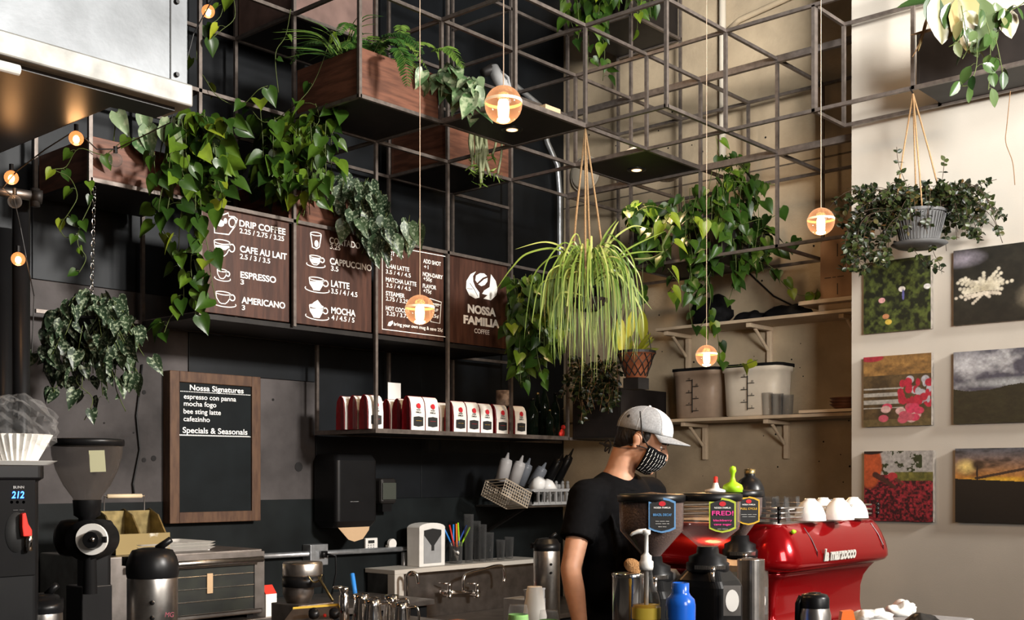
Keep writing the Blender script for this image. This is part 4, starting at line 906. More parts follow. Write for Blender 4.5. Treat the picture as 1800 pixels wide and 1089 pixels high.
# 11 top corner
p = Plant('pothos', 'vine drooping from the highest black planter in the corner', 'plant', (GX(2.4), GY(1.4), GZ(2)+.2), 'pothos', seed=51)
p.clump([(1000, 1060, -30, 60, 8), (1060, 1160, -30, 20, 6)], 7.6, 5, (.07, .11)); p.vine([(1015, 0), (1018, 50), (1015, 78)], 7.5, 6, (.06, .09)); p.vine([(1045, 40), (1062, 80), (1060, 140)], 7.5, 8, (.06, .1)); p.vine([(1120, 0), (1120, 52)], 7.5, 4, (.07, .09)); p.vine([(1142, 0), (1144, 28)], 7.5, 3, (.06, .08)); p.vine([(1035, 60), (1033, 120)], 7.5, 3, (.06, .08)); p.done()
# 12 small leaved basket on the right
q = at(1616, 430, 5.9); p = Plant('lipstick_vine', 'wide hanging basket of tiny dark leaves in a ribbed grey pot before the white wall', 'plant', q, 'lip', 'darkstem', seed=16)
hangpot(p.t, q, .09, .125, .17, M['potgrey'], 40); m = MB(); m.lathe([(0, 0), (.11, 0), (.14, .015), (.135, .02), (.1, .006), (0, .006)], q-UP*.012, 30); m.build('saucer', M['potgrey'], p.t, smooth=True)
nt_ = Vector((GX(1), GY(-3), GZ(0))); ropes(p.t, nt_-UP*.03, q, .12, q.z+.165, 'rope', 4, .0045)
m = MB(); m.tube([nt_+UP*.02, nt_+UP*.0-RT*.015, nt_-UP*.03], .004, 6); m.build('hook', M['black'], p.t)
c = q+UP*.17
def sprig(p, P_, n, sz=(.02, .034), T=OVAL):
    P_ = smoothpath(P_); p.S.tube(P_, .0016, 4)
    for k in range(n):
        u = p.r.uniform(.12, 1)*(len(P_)-1.01); a = int(u); o_ = P_[a].lerp(P_[a+1], u-a); d = (P_[a+1]-P_[a]).normalized()
        for sg in (-1, 1): leaf(p.L, o_, d.cross(-FW+UP*p.r.uniform(-1, 1))*sg+d*.4+V3(p.r)*.5, V3(p.r)-FW*.6+UP*.5, p.r.uniform(*sz), 1.5, T, p.r.betavariate(1.6, 2.6))
for k in range(120):
    a = p.r.uniform(0, 2*pi); h = RT*math.cos(a)*1.0+FW*math.sin(a)*.6; L = p.r.uniform(.12, .42)*(.5+.5*abs(math.cos(a))); up = p.r.uniform(0, .13); dn = p.r.uniform(-.12, .12)+(L*.2)
    o_ = c+h*.06; sprig(p, [o_, o_+h*L*.4+UP*up, o_+h*L*.8+UP*(up-dn*.4), o_+h*L-UP*dn+V3(p.r)*.03], 12)
for k in range(26):
    a = p.r.uniform(-1, 1); o_ = at(1545+a*38, 372+p.r.uniform(-10, 14), 5.85+p.r.uniform(-.1, .1)); sprig(p, [c, o_, o_-UP*p.r.uniform(.08, .2)-RT*p.r.uniform(0, .1), o_-UP*p.r.uniform(.2, .28)-RT*p.r.uniform(.0, .12)], 14)
for pts in ([(1600, 360), (1595, 330), (1580, 290), (1576, 258)], [(1640, 350), (1655, 320), (1660, 282)], [(1660, 360), (1700, 350), (1745, 372), (1768, 383)], [(1650, 350), (1700, 330), (1752, 315)], [(1680, 370), (1695, 400), (1715, 408)], [(1640, 410), (1640, 440), (1655, 470)], [(1600, 430), (1625, 460), (1660, 478)], [(1520, 400), (1530, 460), (1510, 478)]):
    sprig(p, [at(x, y, 5.85) for x, y in pts], 13)
p.done()
# 13 waxy plant top right
p = Plant('hoya', 'waxy pale leaves spilling over the long black planter on the white wall', 'plant', (GX(1.2), GY(-3.7), GZ(0)+.25), 'hoya', 'vine', seed=17)
for x, y, L, ti, an in ((1660, -20, .25, .8, 0), (1690, -10, .27, .95, .2), (1722, -5, .24, .6, -.1), (1640, -10, .15, .05, 0), (1765, 15, .14, .95, .3), (1672, 5, .12, .3, -.2), (1750, 5, .14, .6, 0)):
    leaf(p.L, at(x, y, 5.35), -UP+RT*an, -FW+V3()*.25, L, 1.35, OVAL, ti)
leaf(p.L, at(1650, 0, 5.5), -RT-UP*.08, UP-FW, .2, .8, OVAL, .05)
for pts, n in (([(1690, 10), (1700, 50), (1705, 80), (1690, 105)], 6), ([(1720, 20), (1735, 60), (1742, 110), (1735, 160)], 8), ([(1745, 70), (1755, 110), (1762, 130)], 5), ([(1715, 60), (1712, 120), (1700, 150), (1690, 152)], 6), ([(1750, 20), (1775, 20), (1800, 5)], 6), ([(1760, 15), (1765, 50)], 3), ([(1690, 30), (1685, 70), (1670, 80)], 3)):
    p.vine(pts, 5.3, n, (.06, .09), T=OVAL, wd=1.2)
p.done()
p = Plant('dried_vine', 'dry brown leaf and stems hanging off the left end of the white wall planter', 'plant', at(1640, 40, 5.6), 'hoya', 'drystem', seed=18)
p.S.tube(smoothpath([at(1672, 45, 5.6), at(1655, 33, 5.55), at(1632, 32, 5.55), at(1622, 60, 5.55), at(1612, 85, 5.55), at(1604, 100, 5.55)]), [.005]*10+[.009]*8+[.003]*8, 6)
p.S.tube(smoothpath([at(1660, 48, 5.55), at(1630, 54, 5.55), at(1600, 62, 5.55)]), [.006, .007, .007, .007, .007, .008, .007, .006, .005, .003, .001], 6); leaf(p.L, at(1622, 60, 5.54), -UP-RT*.2, -FW, .08, .5, LANCE, 1); p.done()
m = MB(); m.tube(smoothpath([at(1776, 160, 5.3), at(1770, 220, 5.3), at(1768, 250, 5.3), at(1780, 285, 5.3), at(1784, 325, 5.3)]), .002, 5); tag(m.build('dry_tendril', M['drystem'], smooth=True), 'single thin bare tendril dangling below the white wall planter', 'tendril')
# 14 dried dark plant in the corner planter
p = Plant('trailing_plant', 'dark fine leaved plant hanging over the black planter beside the bag shelf', 'plant', (GX(2.3), GY(1.5), GZ(-3)+.3), 'lip', 'drystem', seed=19)
for k in range(80): x = p.r.uniform(1000, 1085); y = p.r.uniform(640, 690); o_ = at(x, y, 7.75+p.r.uniform(-.2, .2)); sprig(p, [o_, o_+V3(p.r)*.05+UP*.02, o_-UP*p.r.uniform(.05, .2)+V3(p.r)*.06], 7, (.02, .04))
p.done()
# ------------------------------------------------------------------ counters
def rr(cx, cy, hx, hy, r, z, n=6):
    o = []
    for k, (sx, sy) in enumerate(((1, 1), (-1, 1), (-1, -1), (1, -1))):
        for q in range(n+1):
            a = pi/2*k+pi/2*q/n; o.append((cx+sx*(hx-r)+r*math.cos(a), cy+sy*(hy-r)+r*math.sin(a), z))
    return o
def loft(m, rings, cap=True, mi=0):
    n = len(rings[0]); vs = [p for g in rings for p in g]
    fs = [(q*n+k, q*n+(k+1) % n, (q+1)*n+(k+1) % n, (q+1)*n+k) for q in range(len(rings)-1) for k in range(n)]
    if cap: fs += [tuple(range(n-1, -1, -1)), tuple((len(rings)-1)*n+k for k in range(n))]
    return m.add(vs, fs, mi)
def counter(label, x0, y0, x1, y1, z, topm='dsteel'):
    t = thing('counter', label, 'counter', ((x0+x1)/2, (y0+y1)/2, 0))
    m = MB(); m.bx((x0, y0, z-.035), (x1, y1, z)); m.build('worktop', M[topm], t, bevel=.004)
    m = MB(); m.bx((x0+.03, y0+.04, .08), (x1-.03, y1-.03, z-.035)); m.build('cabinet_body', M['blackmatt'], t)
    m = MB(); m.bx((x0+.06, y0+.09, 0), (x1-.06, y1-.08, .08)); m.build('plinth', M['black'], t)
FZ, SZ, BZ = .98, .9, .86
counter('front bar counter carrying the red espresso machine and the grinders', 2.3, 1.15, 4.95, 2.52, FZ, 'darkwood')
counter('side work counter carrying the brewer, bean grinder and steel pitchers', .2, 3.3, 4.0, 4.35, SZ)
counter('back work counter against the dark wall carrying the oven', 1.6, 5.0, 4.9, 5.78, BZ)
counter('low steel counter with the sink in the corner', 4.95, 5.02, 7.05, 5.78, .66)

# ------------------------------------------------------------------ espresso machine
ex0, ex1, ey0, ey1 = 3.53, 4.33, 1.93, 2.47; ecx, ecy, ehx, ehy = (ex0+ex1)/2, (ey0+ey1)/2, (ex1-ex0)/2, (ey1-ey0)/2
em = thing('espresso_machine', 'glossy red espresso machine on the front bar with cups on top', 'espresso machine', (ecx, ecy, FZ))
def er(z, o, r=.07): return rr(ecx, ecy, ehx+o, ehy+o, r+o, z, 10)
m = MB(); loft(m, [er(1.268, -.04), er(1.273, .012), er(1.283, .04), er(1.298, .051), er(1.318, .05), er(1.35, .041), er(1.385, .027), er(1.415, .01), er(1.432, -.006), er(1.437, -.018)]); m.build('upper_body', M['red'], em, smooth=True)
m = MB(); loft(m, [er(1.06, -.055), er(1.063, -.035), er(1.08, -.033), er(1.085, -.05), er(1.12, -.054), er(1.18, -.052), er(1.22, -.04), er(1.25, -.018), er(1.269, .0)]); m.build('lower_body', M['red'], em, smooth=True)
m = MB(); loft(m, [er(1.03, -.03), er(1.06, -.03)]); m.build('base_tray', M['steel'], em)
for sx in (-1, 1):
    for sy in (-1, 1): m = MB(); m.lathe([(0, 0), (.022, 0), (.022, .05), (0, .05)], (ecx+sx*.3, ecy+sy*.18, FZ), 16); m.build('foot', M['steel'], em, smooth=True)
m = MB(); loft(m, [er(1.437, -.02), er(1.444, -.02)]); m.build('cup_tray', M['steel'], em)
for k, z in enumerate((1.458, 1.475, 1.492)):
    m = MB(); ring = er(z, -.012); m.tube(ring+[ring[0]], .0035, 6); m.build('cup_rail', M['steel'], em, smooth=True)
for x, y in ((ex0+.01, ey0+.01), (ex1-.01, ey0+.01), (ecx+.12, ey0-.0+.012)):
    m = MB(); m.tube([(x, y, 1.44), (x, y, 1.497)], .004, 8)
    for z in (1.458, 1.475, 1.492): m.ball((x, y-.002, z), .008, 10)
    m.build('rail_post', M['black'], em, smooth=True)
Yf = ey0-.052
a = atY(1447, 984, Yf); b = atY(1503, 984, Yf)
m = MB(); text(m, 'la marzocco', (a.x, Yf, 1.306), XA, UP, NB, width=b.x-a.x, cap=.04, bold=.04, shear=.3, th=.005); text(m, 'la marzocco', (a.x, Yf, 1.306), XA, UP, NB, width=b.x-a.x, cap=.04, bold=.04, shear=.3, th=.001)
m.build('chrome_nameplate', mat('satin_chrome_plate', (.62, .6, .55), .3, metal=.4), em)
for x in (ex0+.16, ex1-.1):
    m = MB(); m.tube([(x, ey0-.006, 1.422), (x+.01, ey0-.03, 1.382), (x+.016, ey0-.048, 1.34), (x+.018, ey0-.048, 1.315), (x+.018, ey0-.034, 1.29)], .0018, 5); m.build('panel_seam', M['black'], em)
m = MB(); p_ = atY(1394, 934, ey0-.02); m.ball(p_, .008, 10); m.ball(p_+XA*.012, .006, 8); tag(m.build('green_charm', M['lime'], em, smooth=True), 'green charm')
# glasses and cups on the machine
for k, (px, d) in enumerate(((1350, 4.05), (1372, 4.0), (1392, 4.2), (1356, 4.25))):
    p_ = at(px, 900, d); m = MB(); m.lathe([(.038, 0), (.028, .085), (0, .085), (0, .08), (.025, .08), (.035, 0)], (p_.x, p_.y, 1.4445), 9)
    tag(m.build('tumbler', M['glass']), ('faceted glass upside down on the machine, closest to the grinders', 'second faceted glass upside down on the machine beside the rail post', 'faceted glass upside down touching the white cups', 'faceted glass standing behind the other tumblers')[k], 'glass', 'faceted glasses on the espresso machine')
for k, (px, d) in enumerate(((1424, 4.1), (1447, 4.3), (1474, 4.2), (1500, 4.4))):
    p_ = at(px, 900, d); m = MB(); m.lathe([(.056, 0), (.054, .02), (.046, .043), (.033, .062), (.02, .073), (.018, .078), (0, .079), (0, .075), (.02, .066), (.046, .025), (.052, 0)], (p_.x, p_.y, 1.4445), 28)
    o = m.build('cup', M['porcelain'], smooth=True); tag(o, ('white cup upside down on the machine, next to the tumblers', 'white cup upside down, second along the machine top', 'white cup upside down, third along the machine top', 'white cup upside down at the photo wall end of the machine')[k], 'cup', 'white cups on the espresso machine')
    m = MB(); h = at(px, 900, d)-RT*.055; hz = 1.4445+.03; m.tube([(h.x, h.y, hz+.012), (h.x-RT.x*.022, h.y-RT.y*.022, hz+.01), (h.x-RT.x*.022, h.y-RT.y*.022, hz-.014), (h.x+RT.x*.008, h.y+RT.y*.008, hz-.018)], .004, 6); m.build('handle', M['porcelain'], o, smooth=True)

q = Vector((4.82, 2.4, FZ)); m = MB(); m.lathe([(0, 0), (.05, 0), (.05, .42), (.075, .43), (0, .43)], q, 20); tag(m.build('stand', M['blackmatt'], smooth=True), 'slim black stand behind the espresso machine carrying grey saucers', 'stand')
for k in range(7):
    m = MB(); m.lathe([(0, 0), (.035, 0), (.062, .009), (.064, .012), (.03, .004), (0, .004)], q+UP*(.432+k*.0125), 26); tag(m.build('saucer', M['grey'], smooth=True), 'grey saucer in the stack behind the white cups on the machine', 'saucer', 'stacked grey saucers')
# ------------------------------------------------------------------ hopper grinders
def sticker(t, px, py, d, w, h, edge, lines):
    c = at(px, py, d); m1 = MB(); mb = MB(); mt = MB()
    N = -FW; O = c
    def oct_(s, dz): return [O+RT*(a*w/2*s)+UP*(b*h/2*s)+N*dz for a, b in ((-.0, 1.05), (.55, .96), (1, .8), (1, -.8), (.55, -.96), (0, -1.05), (-.55, -.96), (-1, -.8), (-1, .8), (-.55, .96))]
    mb.add(oct_(1, 0), [tuple(range(10))]); m1.add(oct_(.88, .0012), [tuple(range(10))])
    mb.build('sticker_border', edge, t); m1.build('sticker', M['ink'], t)
    mr = MB(); mr.add([O+UP*h*.34+RT*w*.13*math.cos(q)+UP*h*.075*math.sin(q)+N*.002 for q in np.linspace(0, 2*pi, 13)[:-1]], [tuple(range(12))]); mr.build('red_emblem', M['redink'], t)
    for s, yy, ww, cap, mm in lines: mx_ = MB(); text(mx_, s, O+UP*h*yy+N*.002, RT, UP, N, width=ww*w, cap=cap*h, bold=.012, align='CENTER'); mx_.build('sticker_lettering', mm, t)
def grinder(label, px, d, r, ztop, zmid, zneck, fill, body, edge, lines, spx, spy, sc=1, beans=True):
    c = at(px, 900, d); c = Vector((c.x, c.y, 0)); t = thing('coffee_grinder', label, 'coffee grinder', (c.x, c.y, FZ), 'hopper grinders on the front bar')
    m = MB(); m.lathe([(r*.92, ztop-.024), (r*1.04, ztop-.024), (r*1.06, ztop-.018), (r*1.06, ztop-.004), (r*.98, ztop), (0, ztop+.002)], c, 36); m.build('hopper_lid', M['black'], t, smooth=True)
    m = MB(); m.lathe([(r, ztop-.016), (r*.985, zmid+.02), (r*.95, zmid), (r*.28, zneck), (r*.26, zneck-.015)], c, 36); m.build('hopper', M['hopper'], t, smooth=True)
    if beans: m = MB(); zf = zmid+(ztop-zmid)*fill; m.lathe([(0, zf+.012), (r*.5, zf+.006), (r*.95, zf), (r*.945, zmid+.02), (r*.9, zmid), (r*.25, zneck), (0, zneck)], c, 30); m.build('beans', M['beans'], t, smooth=True)
    bm = M[body]; m = MB(); loft(m, [rr(c.x, c.y, .075*sc, .09*sc, .03, z_) for z_ in (FZ+.001, zneck-.12, )]+[rr(c.x, c.y, .07*sc, .08*sc, .03, zneck-.1), rr(c.x, c.y, .05*sc, .06*sc, .03, zneck-.07)]); m.build('grinder_body', bm, t, smooth=False, bevel=.003)
    m = MB(); m.lathe([(.064*sc, zneck-.075), (.066*sc, zneck-.07), (.066*sc, zneck-.05), (.058*sc, zneck-.045), (.058*sc, zneck-.03), (.035*sc, zneck-.02), (.032*sc, zneck), (0, zneck)], c, 32); m.build('adjustment_collar', M['black'], t, smooth=True)
    m = MB(); 
    for q in range(22): an = -pi/2+YAW-pi/2+(q-11)*.07; m.box(c+Vector((math.cos(an)*.067*sc, math.sin(an)*.067*sc, zneck-.06)), (.002, .002, .012)); 
    m.build('collar_scale', M['steel'], t)
    p_ = c-FW*.09*sc+UP*(zneck-.1); m = MB(); m.tube([p_, p_+UP*.03], .006, 8); m.ball(p_+UP*.036, .009, 10); m.build('knob', M['steel'], t, smooth=True)
    sticker(t, spx, spy, dep(c)-r*1.03, .08*sc, .1*sc, edge, lines)
    return t, c
eb = mat('blue_sticker_edge', (.12, .27, .5), .5); ey = mat('lime_sticker_edge', (.42, .5, .05), .5); eo = mat('amber_sticker_edge', (.6, .36, .03), .5)
ib = mat('blue_print', (.1, .3, .6), .5); ip = mat('pink_chalk_pen', (.85, .05, .3), .5); io = mat('amber_print', (.7, .42, .04), .5); wh = M['white']
g1, c1 = grinder('grinder with a bean filled hopper and blue edged sticker reading brazil decaf', 1145, 3.5, .098, 1.548, 1.435, 1.36, .95, 'black', eb,
    [('NOSSA FAMILIA', .2, .62, .05, wh), ('BRAZIL DECAF', -.02, .68, .07, ib), ('–– ––– ––', -.2, .5, .06, wh), ('––– –– –', -.27, .5, .06, wh), ('–– ––', -.36, .3, .06, wh)], 1164, 905)
g2, c2 = grinder('grinder with a nearly empty clear hopper and lime edged sticker', 1244, 3.55, .1, 1.55, 1.44, 1.385, .0, 'black', ey,
    [('NOSSA FAMILIA', .2, .62, .05, wh), ('FRED!', 0, .8, .13, ip), ('blackberry', -.18, .7, .06, ip), ('cane sugar', -.3, .66, .06, ip), ('–– –––', -.43, .4, .05, wh)], 1270, 905, 1, False)
g3, c3 = grinder('smaller grinder with beans and amber edged sticker, touching the espresso machine', 1301, 3.95, .075, 1.555, 1.47, 1.4, .3, 'steel', eo,
    [('NOSSA FAMILIA', .2, .6, .05, wh), ('FULL CYCLE', .04, .75, .07, io), ('––– –– ––', -.16, .7, .06, wh), ('–– –––', -.24, .6, .06, wh)], 1316, 897, .92)
for t_, c_, px, d in ((g2, c2, 1287, 3.42), (g3, c3, 1335, 3.75)):
    p_ = at(px, 1055, d); m = MB(); m.add([p_+RT*.026*a+UP*.045*b-FW*.0 for a, b in ((-1, -1), (1, -1), (1, 1), (-1, 1))], [(0, 1, 2, 3)]); m.build('badge', M['steel'], t_)
    m = MB(); m.add([p_-FW*.002+RT*.02*math.cos(q)+UP*.033*math.sin(q) for q in np.linspace(0, 2*pi, 17)[:-1]], [tuple(range(16))]); m.build('badge_oval', M['whitep'], t_)
p_ = at(1320, 995, 3.72); m = MB(); loft(m, [rr(p_.x, p_.y, .04, .04, .03, z_) for z_ in (FZ+.002, 1.24, 1.33, 1.335)]); tag(m.build('knock_box', M['steel'], bevel=.002), 'brushed steel canister between the lime stickered grinder and the machine', 'canister')
p_ = at(1172, 1040, 3.62); m = MB(); m.lathe([(0, FZ), (.045, FZ), (.045, 1.29), (.03, 1.31), (0, 1.31)], (p_.x, p_.y, 0), 26); tag(m.build('canister', M['grey'], smooth=True), 'pale grey canister under the brazil decaf hopper', 'canister')
p_ = at(1157, 990, 3.3); 
# small bottles standing behind/on the hopper lids
p_ = c2+Vector((.03, .02, 0)); 
t = thing('nozzle_cap', 'white nozzle cap with a red tip standing on the clear hopper lid', 'bottle cap', (p_.x+.05, p_.y+.17, FZ)); q = Vector((p_.x+.05, p_.y+.17, FZ))
q = at(1258, 900, 3.55); q.z = 0; t.location = (q.x, q.y, 1.553)
m = MB(); m.lathe([(0, 1.553), (.034, 1.553), (.033, 1.56), (.012, 1.565), (.006, 1.585)], q, 20); m.build('bottle_body', M['whitep'], t, smooth=True)
m = MB(); m.lathe([(.0075, 1.575), (.006, 1.6), (0, 1.602)], q, 12); m.build('tip', M['rubyred'], t, smooth=True)
q = at(1288, 900, 3.55); q.z = 0; t = thing('stopper', 'lime green plastic stopper standing on the clear hopper lid beside the black bottle', 'stopper', (q.x, q.y, 1.553))
m = MB(); m.lathe([(0, 1.553), (.03, 1.553), (.03, 1.56), (.032, 1.563), (.028, 1.575), (.01, 1.585), (.006, 1.6), (.007, 1.61), (.011, 1.618), (.009, 1.63), (0, 1.634)], q, 20); m.build('stopper_body', M['lime'], t, smooth=True)
q = at(1318, 900, 4.25); q.z = 0; t = thing('growler', 'black rounded glass bottle with a gold cap behind the grinders', 'bottle', (q.x, q.y, FZ))
m = MB(); m.lathe([(0, FZ), (.055, FZ), (.058, 1.5), (.052, 1.56), (.038, 1.588), (.02, 1.6), (.018, 1.618)], q, 28); m.build('bottle_body', M['black'], t, smooth=True)
m = MB(); m.lathe([(.02, 1.612), (.021, 1.628), (0, 1.63)], q, 18); m.build('cap', M['brass'], t, smooth=True)

# ------------------------------------------------------------------ syrup pump, blue bottle, carafe on the front bar
q = at(1136, 1000, 3.0); q.z = 0; zs = lambda py, d=3.0: EYE+(HZ-py)/FPX*d
t = thing('syrup_bottle', 'clear syrup bottle with a tall white pump in front of the grinders', 'bottle', (q.x, q.y, FZ))
m = MB(); m.lathe([(0, FZ), (.037, FZ+.003), (.037, zs(1060)), (.033, zs(1045)), (.02, zs(1025)), (.0155, zs(1005)), (.0155, zs(990))], q, 28); m.build('bottle_glass', M['glass'], t, smooth=True)
m = MB(); m.lathe([(0, FZ+.004), (.0345, FZ+.006), (.0345, zs(1062)), (0, zs(1062))], q, 24); m.build('syrup', mat('amber_syrup', (.5, .3, .03), .1, noise=.2), t, smooth=True)
m = MB(); m.lathe([(.0375, zs(1086)), (.0375, zs(1066))], q, 28); m.build('label', mat('yellow_label', (.7, .5, .06), .5), t, smooth=True)
m = MB(); m.lathe([(.006, FZ+.02), (.006, zs(1000)), (.017, zs(1001)), (.0185, zs(996)), (.0185, zs(986)), (.014, zs(984)), (.014, zs(976)), (.009, zs(974)), (.0055, zs(970)), (.0055, zs(940)), (.011, zs(938)), (.011, zs(931)), (0, zs(930))], q, 20)
m.tube([q+UP*zs(933), q-RT*.02+UP*zs(933.5), q-RT*.035+UP*zs(937), q-RT*.041+UP*zs(941)], [.007, .006, .0045, .003], 8); m.build('pump', M['whitep'], t, smooth=True)
q = at(1196, 1000, 2.95); q.z = 0; t = thing('blue_bottle', 'bright blue glazed bottle in front of the black grinder', 'bottle', (q.x, q.y, FZ))
zb_ = lambda py: EYE+(HZ-py)/FPX*2.95
m = MB(); m.lathe([(0, FZ), (.036, FZ+.004), (.0385, FZ+.02), (.0385, zb_(1062)), (.036, zb_(1052)), (.026, zb_(1045)), (.0225, zb_(1040)), (.0225, zb_(1024)), (.019, zb_(1023)), (.018, zb_(1030))], q, 30); m.build('bottle_body', M['blue'], t, smooth=True)
q = at(1105, 1000, 3.25); q.z = 0; t = thing('steel_canister', 'mirror steel canister with a brown brush on top, beside the barista', 'canister', (q.x, q.y, FZ))
zc = EYE+(HZ-1008)/FPX*3.25
m = MB(); m.lathe([(0, FZ), (.046, FZ), (.046, zc-.01), (.048, zc), (.044, zc+.004), (0, zc+.004)], q, 28); m.build('canister_body', M['chrome'], t, smooth=True)
m = MB(); m.ball(q+UP*(zc+.022)+RT*.012, (.035, .02, .02), 16, rot=Matrix.Rotation(.4, 3, 'Y')); m.build('brush', mat('brush_bristles', (.35, .18, .07), .9, bump=1, bscale=200), t, smooth=True)
q = at(1432, 1000, 3.1); q.z = 0; t = thing('steel_carafe', 'short steel carafe with a black lid before the espresso machine', 'carafe', (q.x, q.y, FZ)); zk = lambda py: EYE+(HZ-py)/FPX*3.1
m = MB(); m.lathe([(0, FZ), (.043, FZ), (.043, zk(1080)), (.038, zk(1066))], q, 28); m.build('carafe_body', M['steel'], t, smooth=True)
m = MB(); m.lathe([(.0385, zk(1068)), (.0385, zk(1050)), (.033, zk(1044)), (.02, zk(1042)), (0, zk(1041))], q, 28); m.box(q-RT*.0+UP*zk(1043), (.03, .02, .008)); m.tube([q-RT*.036+UP*zk(1047), q-RT*.045+UP*zk(1060), q-RT*.046+UP*zk(1089)], .008, 8); m.build('lid', M['black'], t, smooth=True)
# cloths and trays at the right end of the bar
p_ = at(1570, 1085, 4.1); t = thing('bus_tray', 'grey tray holding folded napkins at the wall end of the bar', 'tray', (p_.x+.1, p_.y-.05, FZ)); 
m = MB(); m.bx((p_.x-.1, p_.y-.18, FZ), (p_.x+.3, p_.y+.1, 1.085)); m.build('tray_body', M['grey'], t, bevel=.01)
lump('napkin', 'crumpled cream napkin on the grey tray', 'napkin', at(1585, 1072, 4.05), (.075, .04, .03), 9, M['paper'], .5)
lump('paper_bundle', 'white folded cloth lying before the espresso machine', 'cloth', at(1530, 1088, 3.7), (.07, .06, .03), 12, M['paper'], .3)
lump('dark_pouch', 'black glossy pouch beside the cream napkin', 'pouch', at(1618, 1098, 3.6), (.09, .05, .03), 13, M['black'], .2)
m = MB(); p_ = at(1488, 1084, 3.45); m.prism([(-.02, -.03), (.03, -.02), (.02, .02), (-.012, .016)], p_, RT, UP, FW*.03); tag(m.build('orange_packet', M['orange']), 'small orange packet behind the steel carafe', 'packet')
# paper and plastic cups
for k, (px, py, d, r0, r1, h, mm, lab) in enumerate(((940, 1030, 3.75, .024, .038, .17, 'whitep', 'tall upside down stack of white paper cups beside the barista'), (911, 1062, 3.6, .027, .036, .14, 'film', 'upside down clear plastic cup stack with green print, beside the sink'), (965, 1072, 3.6, .027, .035, .12, 'film', 'upside down clear cup stack in front of the white paper cups'))):
    p_ = at(px, py, d); m = MB(); z0 = p_.z
    m.lathe([(0, z0), (r0, z0), (r0+.001, z0-.003)], (p_.x, p_.y, 0), 26)
    hh = z0-FZ; m.lathe([(r0, z0-.002)]+[(r0+(r1-r0)*min(1, q/5)+(.0016 if q % 2 else 0), z0-hh*q/14) for q in range(1, 15)], (p_.x, p_.y, 0), 26)
    t = m.build('cup_stack', M[mm], smooth=True); tag(t, lab, 'cups')
    if mm == 'film': m = MB(); m.lathe([(r0+.004, z0-.03), (r0+.007, z0-.06)], (p_.x, p_.y, 0), 20); m.build('green_print', mat('green_cup_print', (.25, .5, .15), .6), t, smooth=True)
# ------------------------------------------------------------------ sink corner
sk = thing('sink_unit', 'steel backsplash unit with a pale ledge and faucets in the corner', 'sink', (5.7, 5.6, .66))
LZ = 1.0
m = MB(); m.bx((5.04, 5.56, .661), (6.5, 5.779, LZ-.03)); m.build('backsplash', M['dsteel'], sk)
m = MB(); m.bx((5.02, 5.49, LZ-.03), (6.5, 5.78, LZ)); m.bx((5.02, 5.49, .662), (5.1, 5.56, LZ-.03)); m.build('ledge', mat('white_ledge', (.48, .45, .4), .5), sk, bevel=.003)
def faucet(pts, r=.011): m = MB(); m.tube(smoothpath([atY(x, y, 5.42) for x, y in pts]), r, 10); m.build('spout', M['chrome'], sk, smooth=True)
m = MB(); p_ = atY(716, 1040, 5.4); p_.z = 0; m.tube(smoothpath([p_+UP*.662, p_+UP*.9, p_+UP*.965, p_+UP*.99+RT*.025, p_+UP*.975+RT*.06, p_+UP*.92+RT*.07]), .011, 10); m.build('gooseneck_faucet', M['chrome'], sk, smooth=True)
faucet([(815, 1040), (815, 1018), (822, 1008), (850, 1000), (872, 994), (884, 996), (887, 1012), (886, 1022)])
m = MB(); a = atY(775, 1040, 5.5); b = atY(842, 1040, 5.5); m.tube([a, b], .014, 12); m.build('mixer_bar', M['chrome'], sk, smooth=True)
for px in (790, 839):
    a = atY(px, 1042, 5.46); m = MB(); m.lathe([(.02, 0), (.02, .03), (.012, .035), (.014, .06), (.01, .08), (.013, .1), (0, .104)], a-UP*.03, 16); m.tube([a+UP*.065, a+UP*.068-RT*.07], [.007, .004], 8); m.lathe([(.022, 0), (.022, .05)], a, 16, axis=(0, 1, 0)); m.build('tap_handle', M['chrome'], sk, smooth=True)
m = MB(); a = atY(755, 1062, 5.3); m.bx((a.x-.2, 5.05, .662), (a.x+.25, 5.3, .67)); tag(m.build('printed_mat', mat('red_striped_card', (.55, .35, .25), .7, col2=(.5, .03, .02), scale=6, stretch=(8, 1, 1))), 'red and cream printed card lying in front of the faucets', 'card')
# white dispenser on ledge
a = atY(730, 992, 5.6); b = atY(775, 992, 5.6)
t = thing('napkin_dispenser', 'white arched dispenser stand with a black opening on the sink ledge', 'dispenser', ((a.x+b.x)/2, 5.6, LZ)); w = b.x-a.x; zt = atY(752, 918, 5.6).z
arch = lambda s, w_, h_: [(-w_/2, 0), (w_/2, 0), (w_/2, h_-.03)]+[(w_/2*math.cos(q), h_-.03+.03*math.sin(q)) for q in np.linspace(0, pi, 12)]+[(-w_/2, h_-.03)]
m = MB(); m.prism(arch(1, w, zt-LZ), ((a.x+b.x)/2, 5.56, LZ), XA, UP, (0, .12, 0)); m.build('housing', M['whitep'], t, bevel=.004)
m = MB(); m.prism(arch(1, w*.68, (zt-LZ)*.76), ((a.x+b.x)/2, 5.5595, LZ+.02), XA, UP, (0, -.002, 0)); m.build('inner_panel', M['grey'], t)
m = MB(); cx = (a.x+b.x)/2; H = zt-LZ; m.prism([(-w*.33, H*.83), (-w*.33, H*.72), (-.012, H*.48), (-.012, H*.36), (.012, H*.36), (.012, H*.48), (w*.33, H*.72), (w*.33, H*.83), (0, H*.87)], (cx, 5.557, LZ), XA, UP, (0, -.003, 0)); m.build('opening', M['ink'], t)
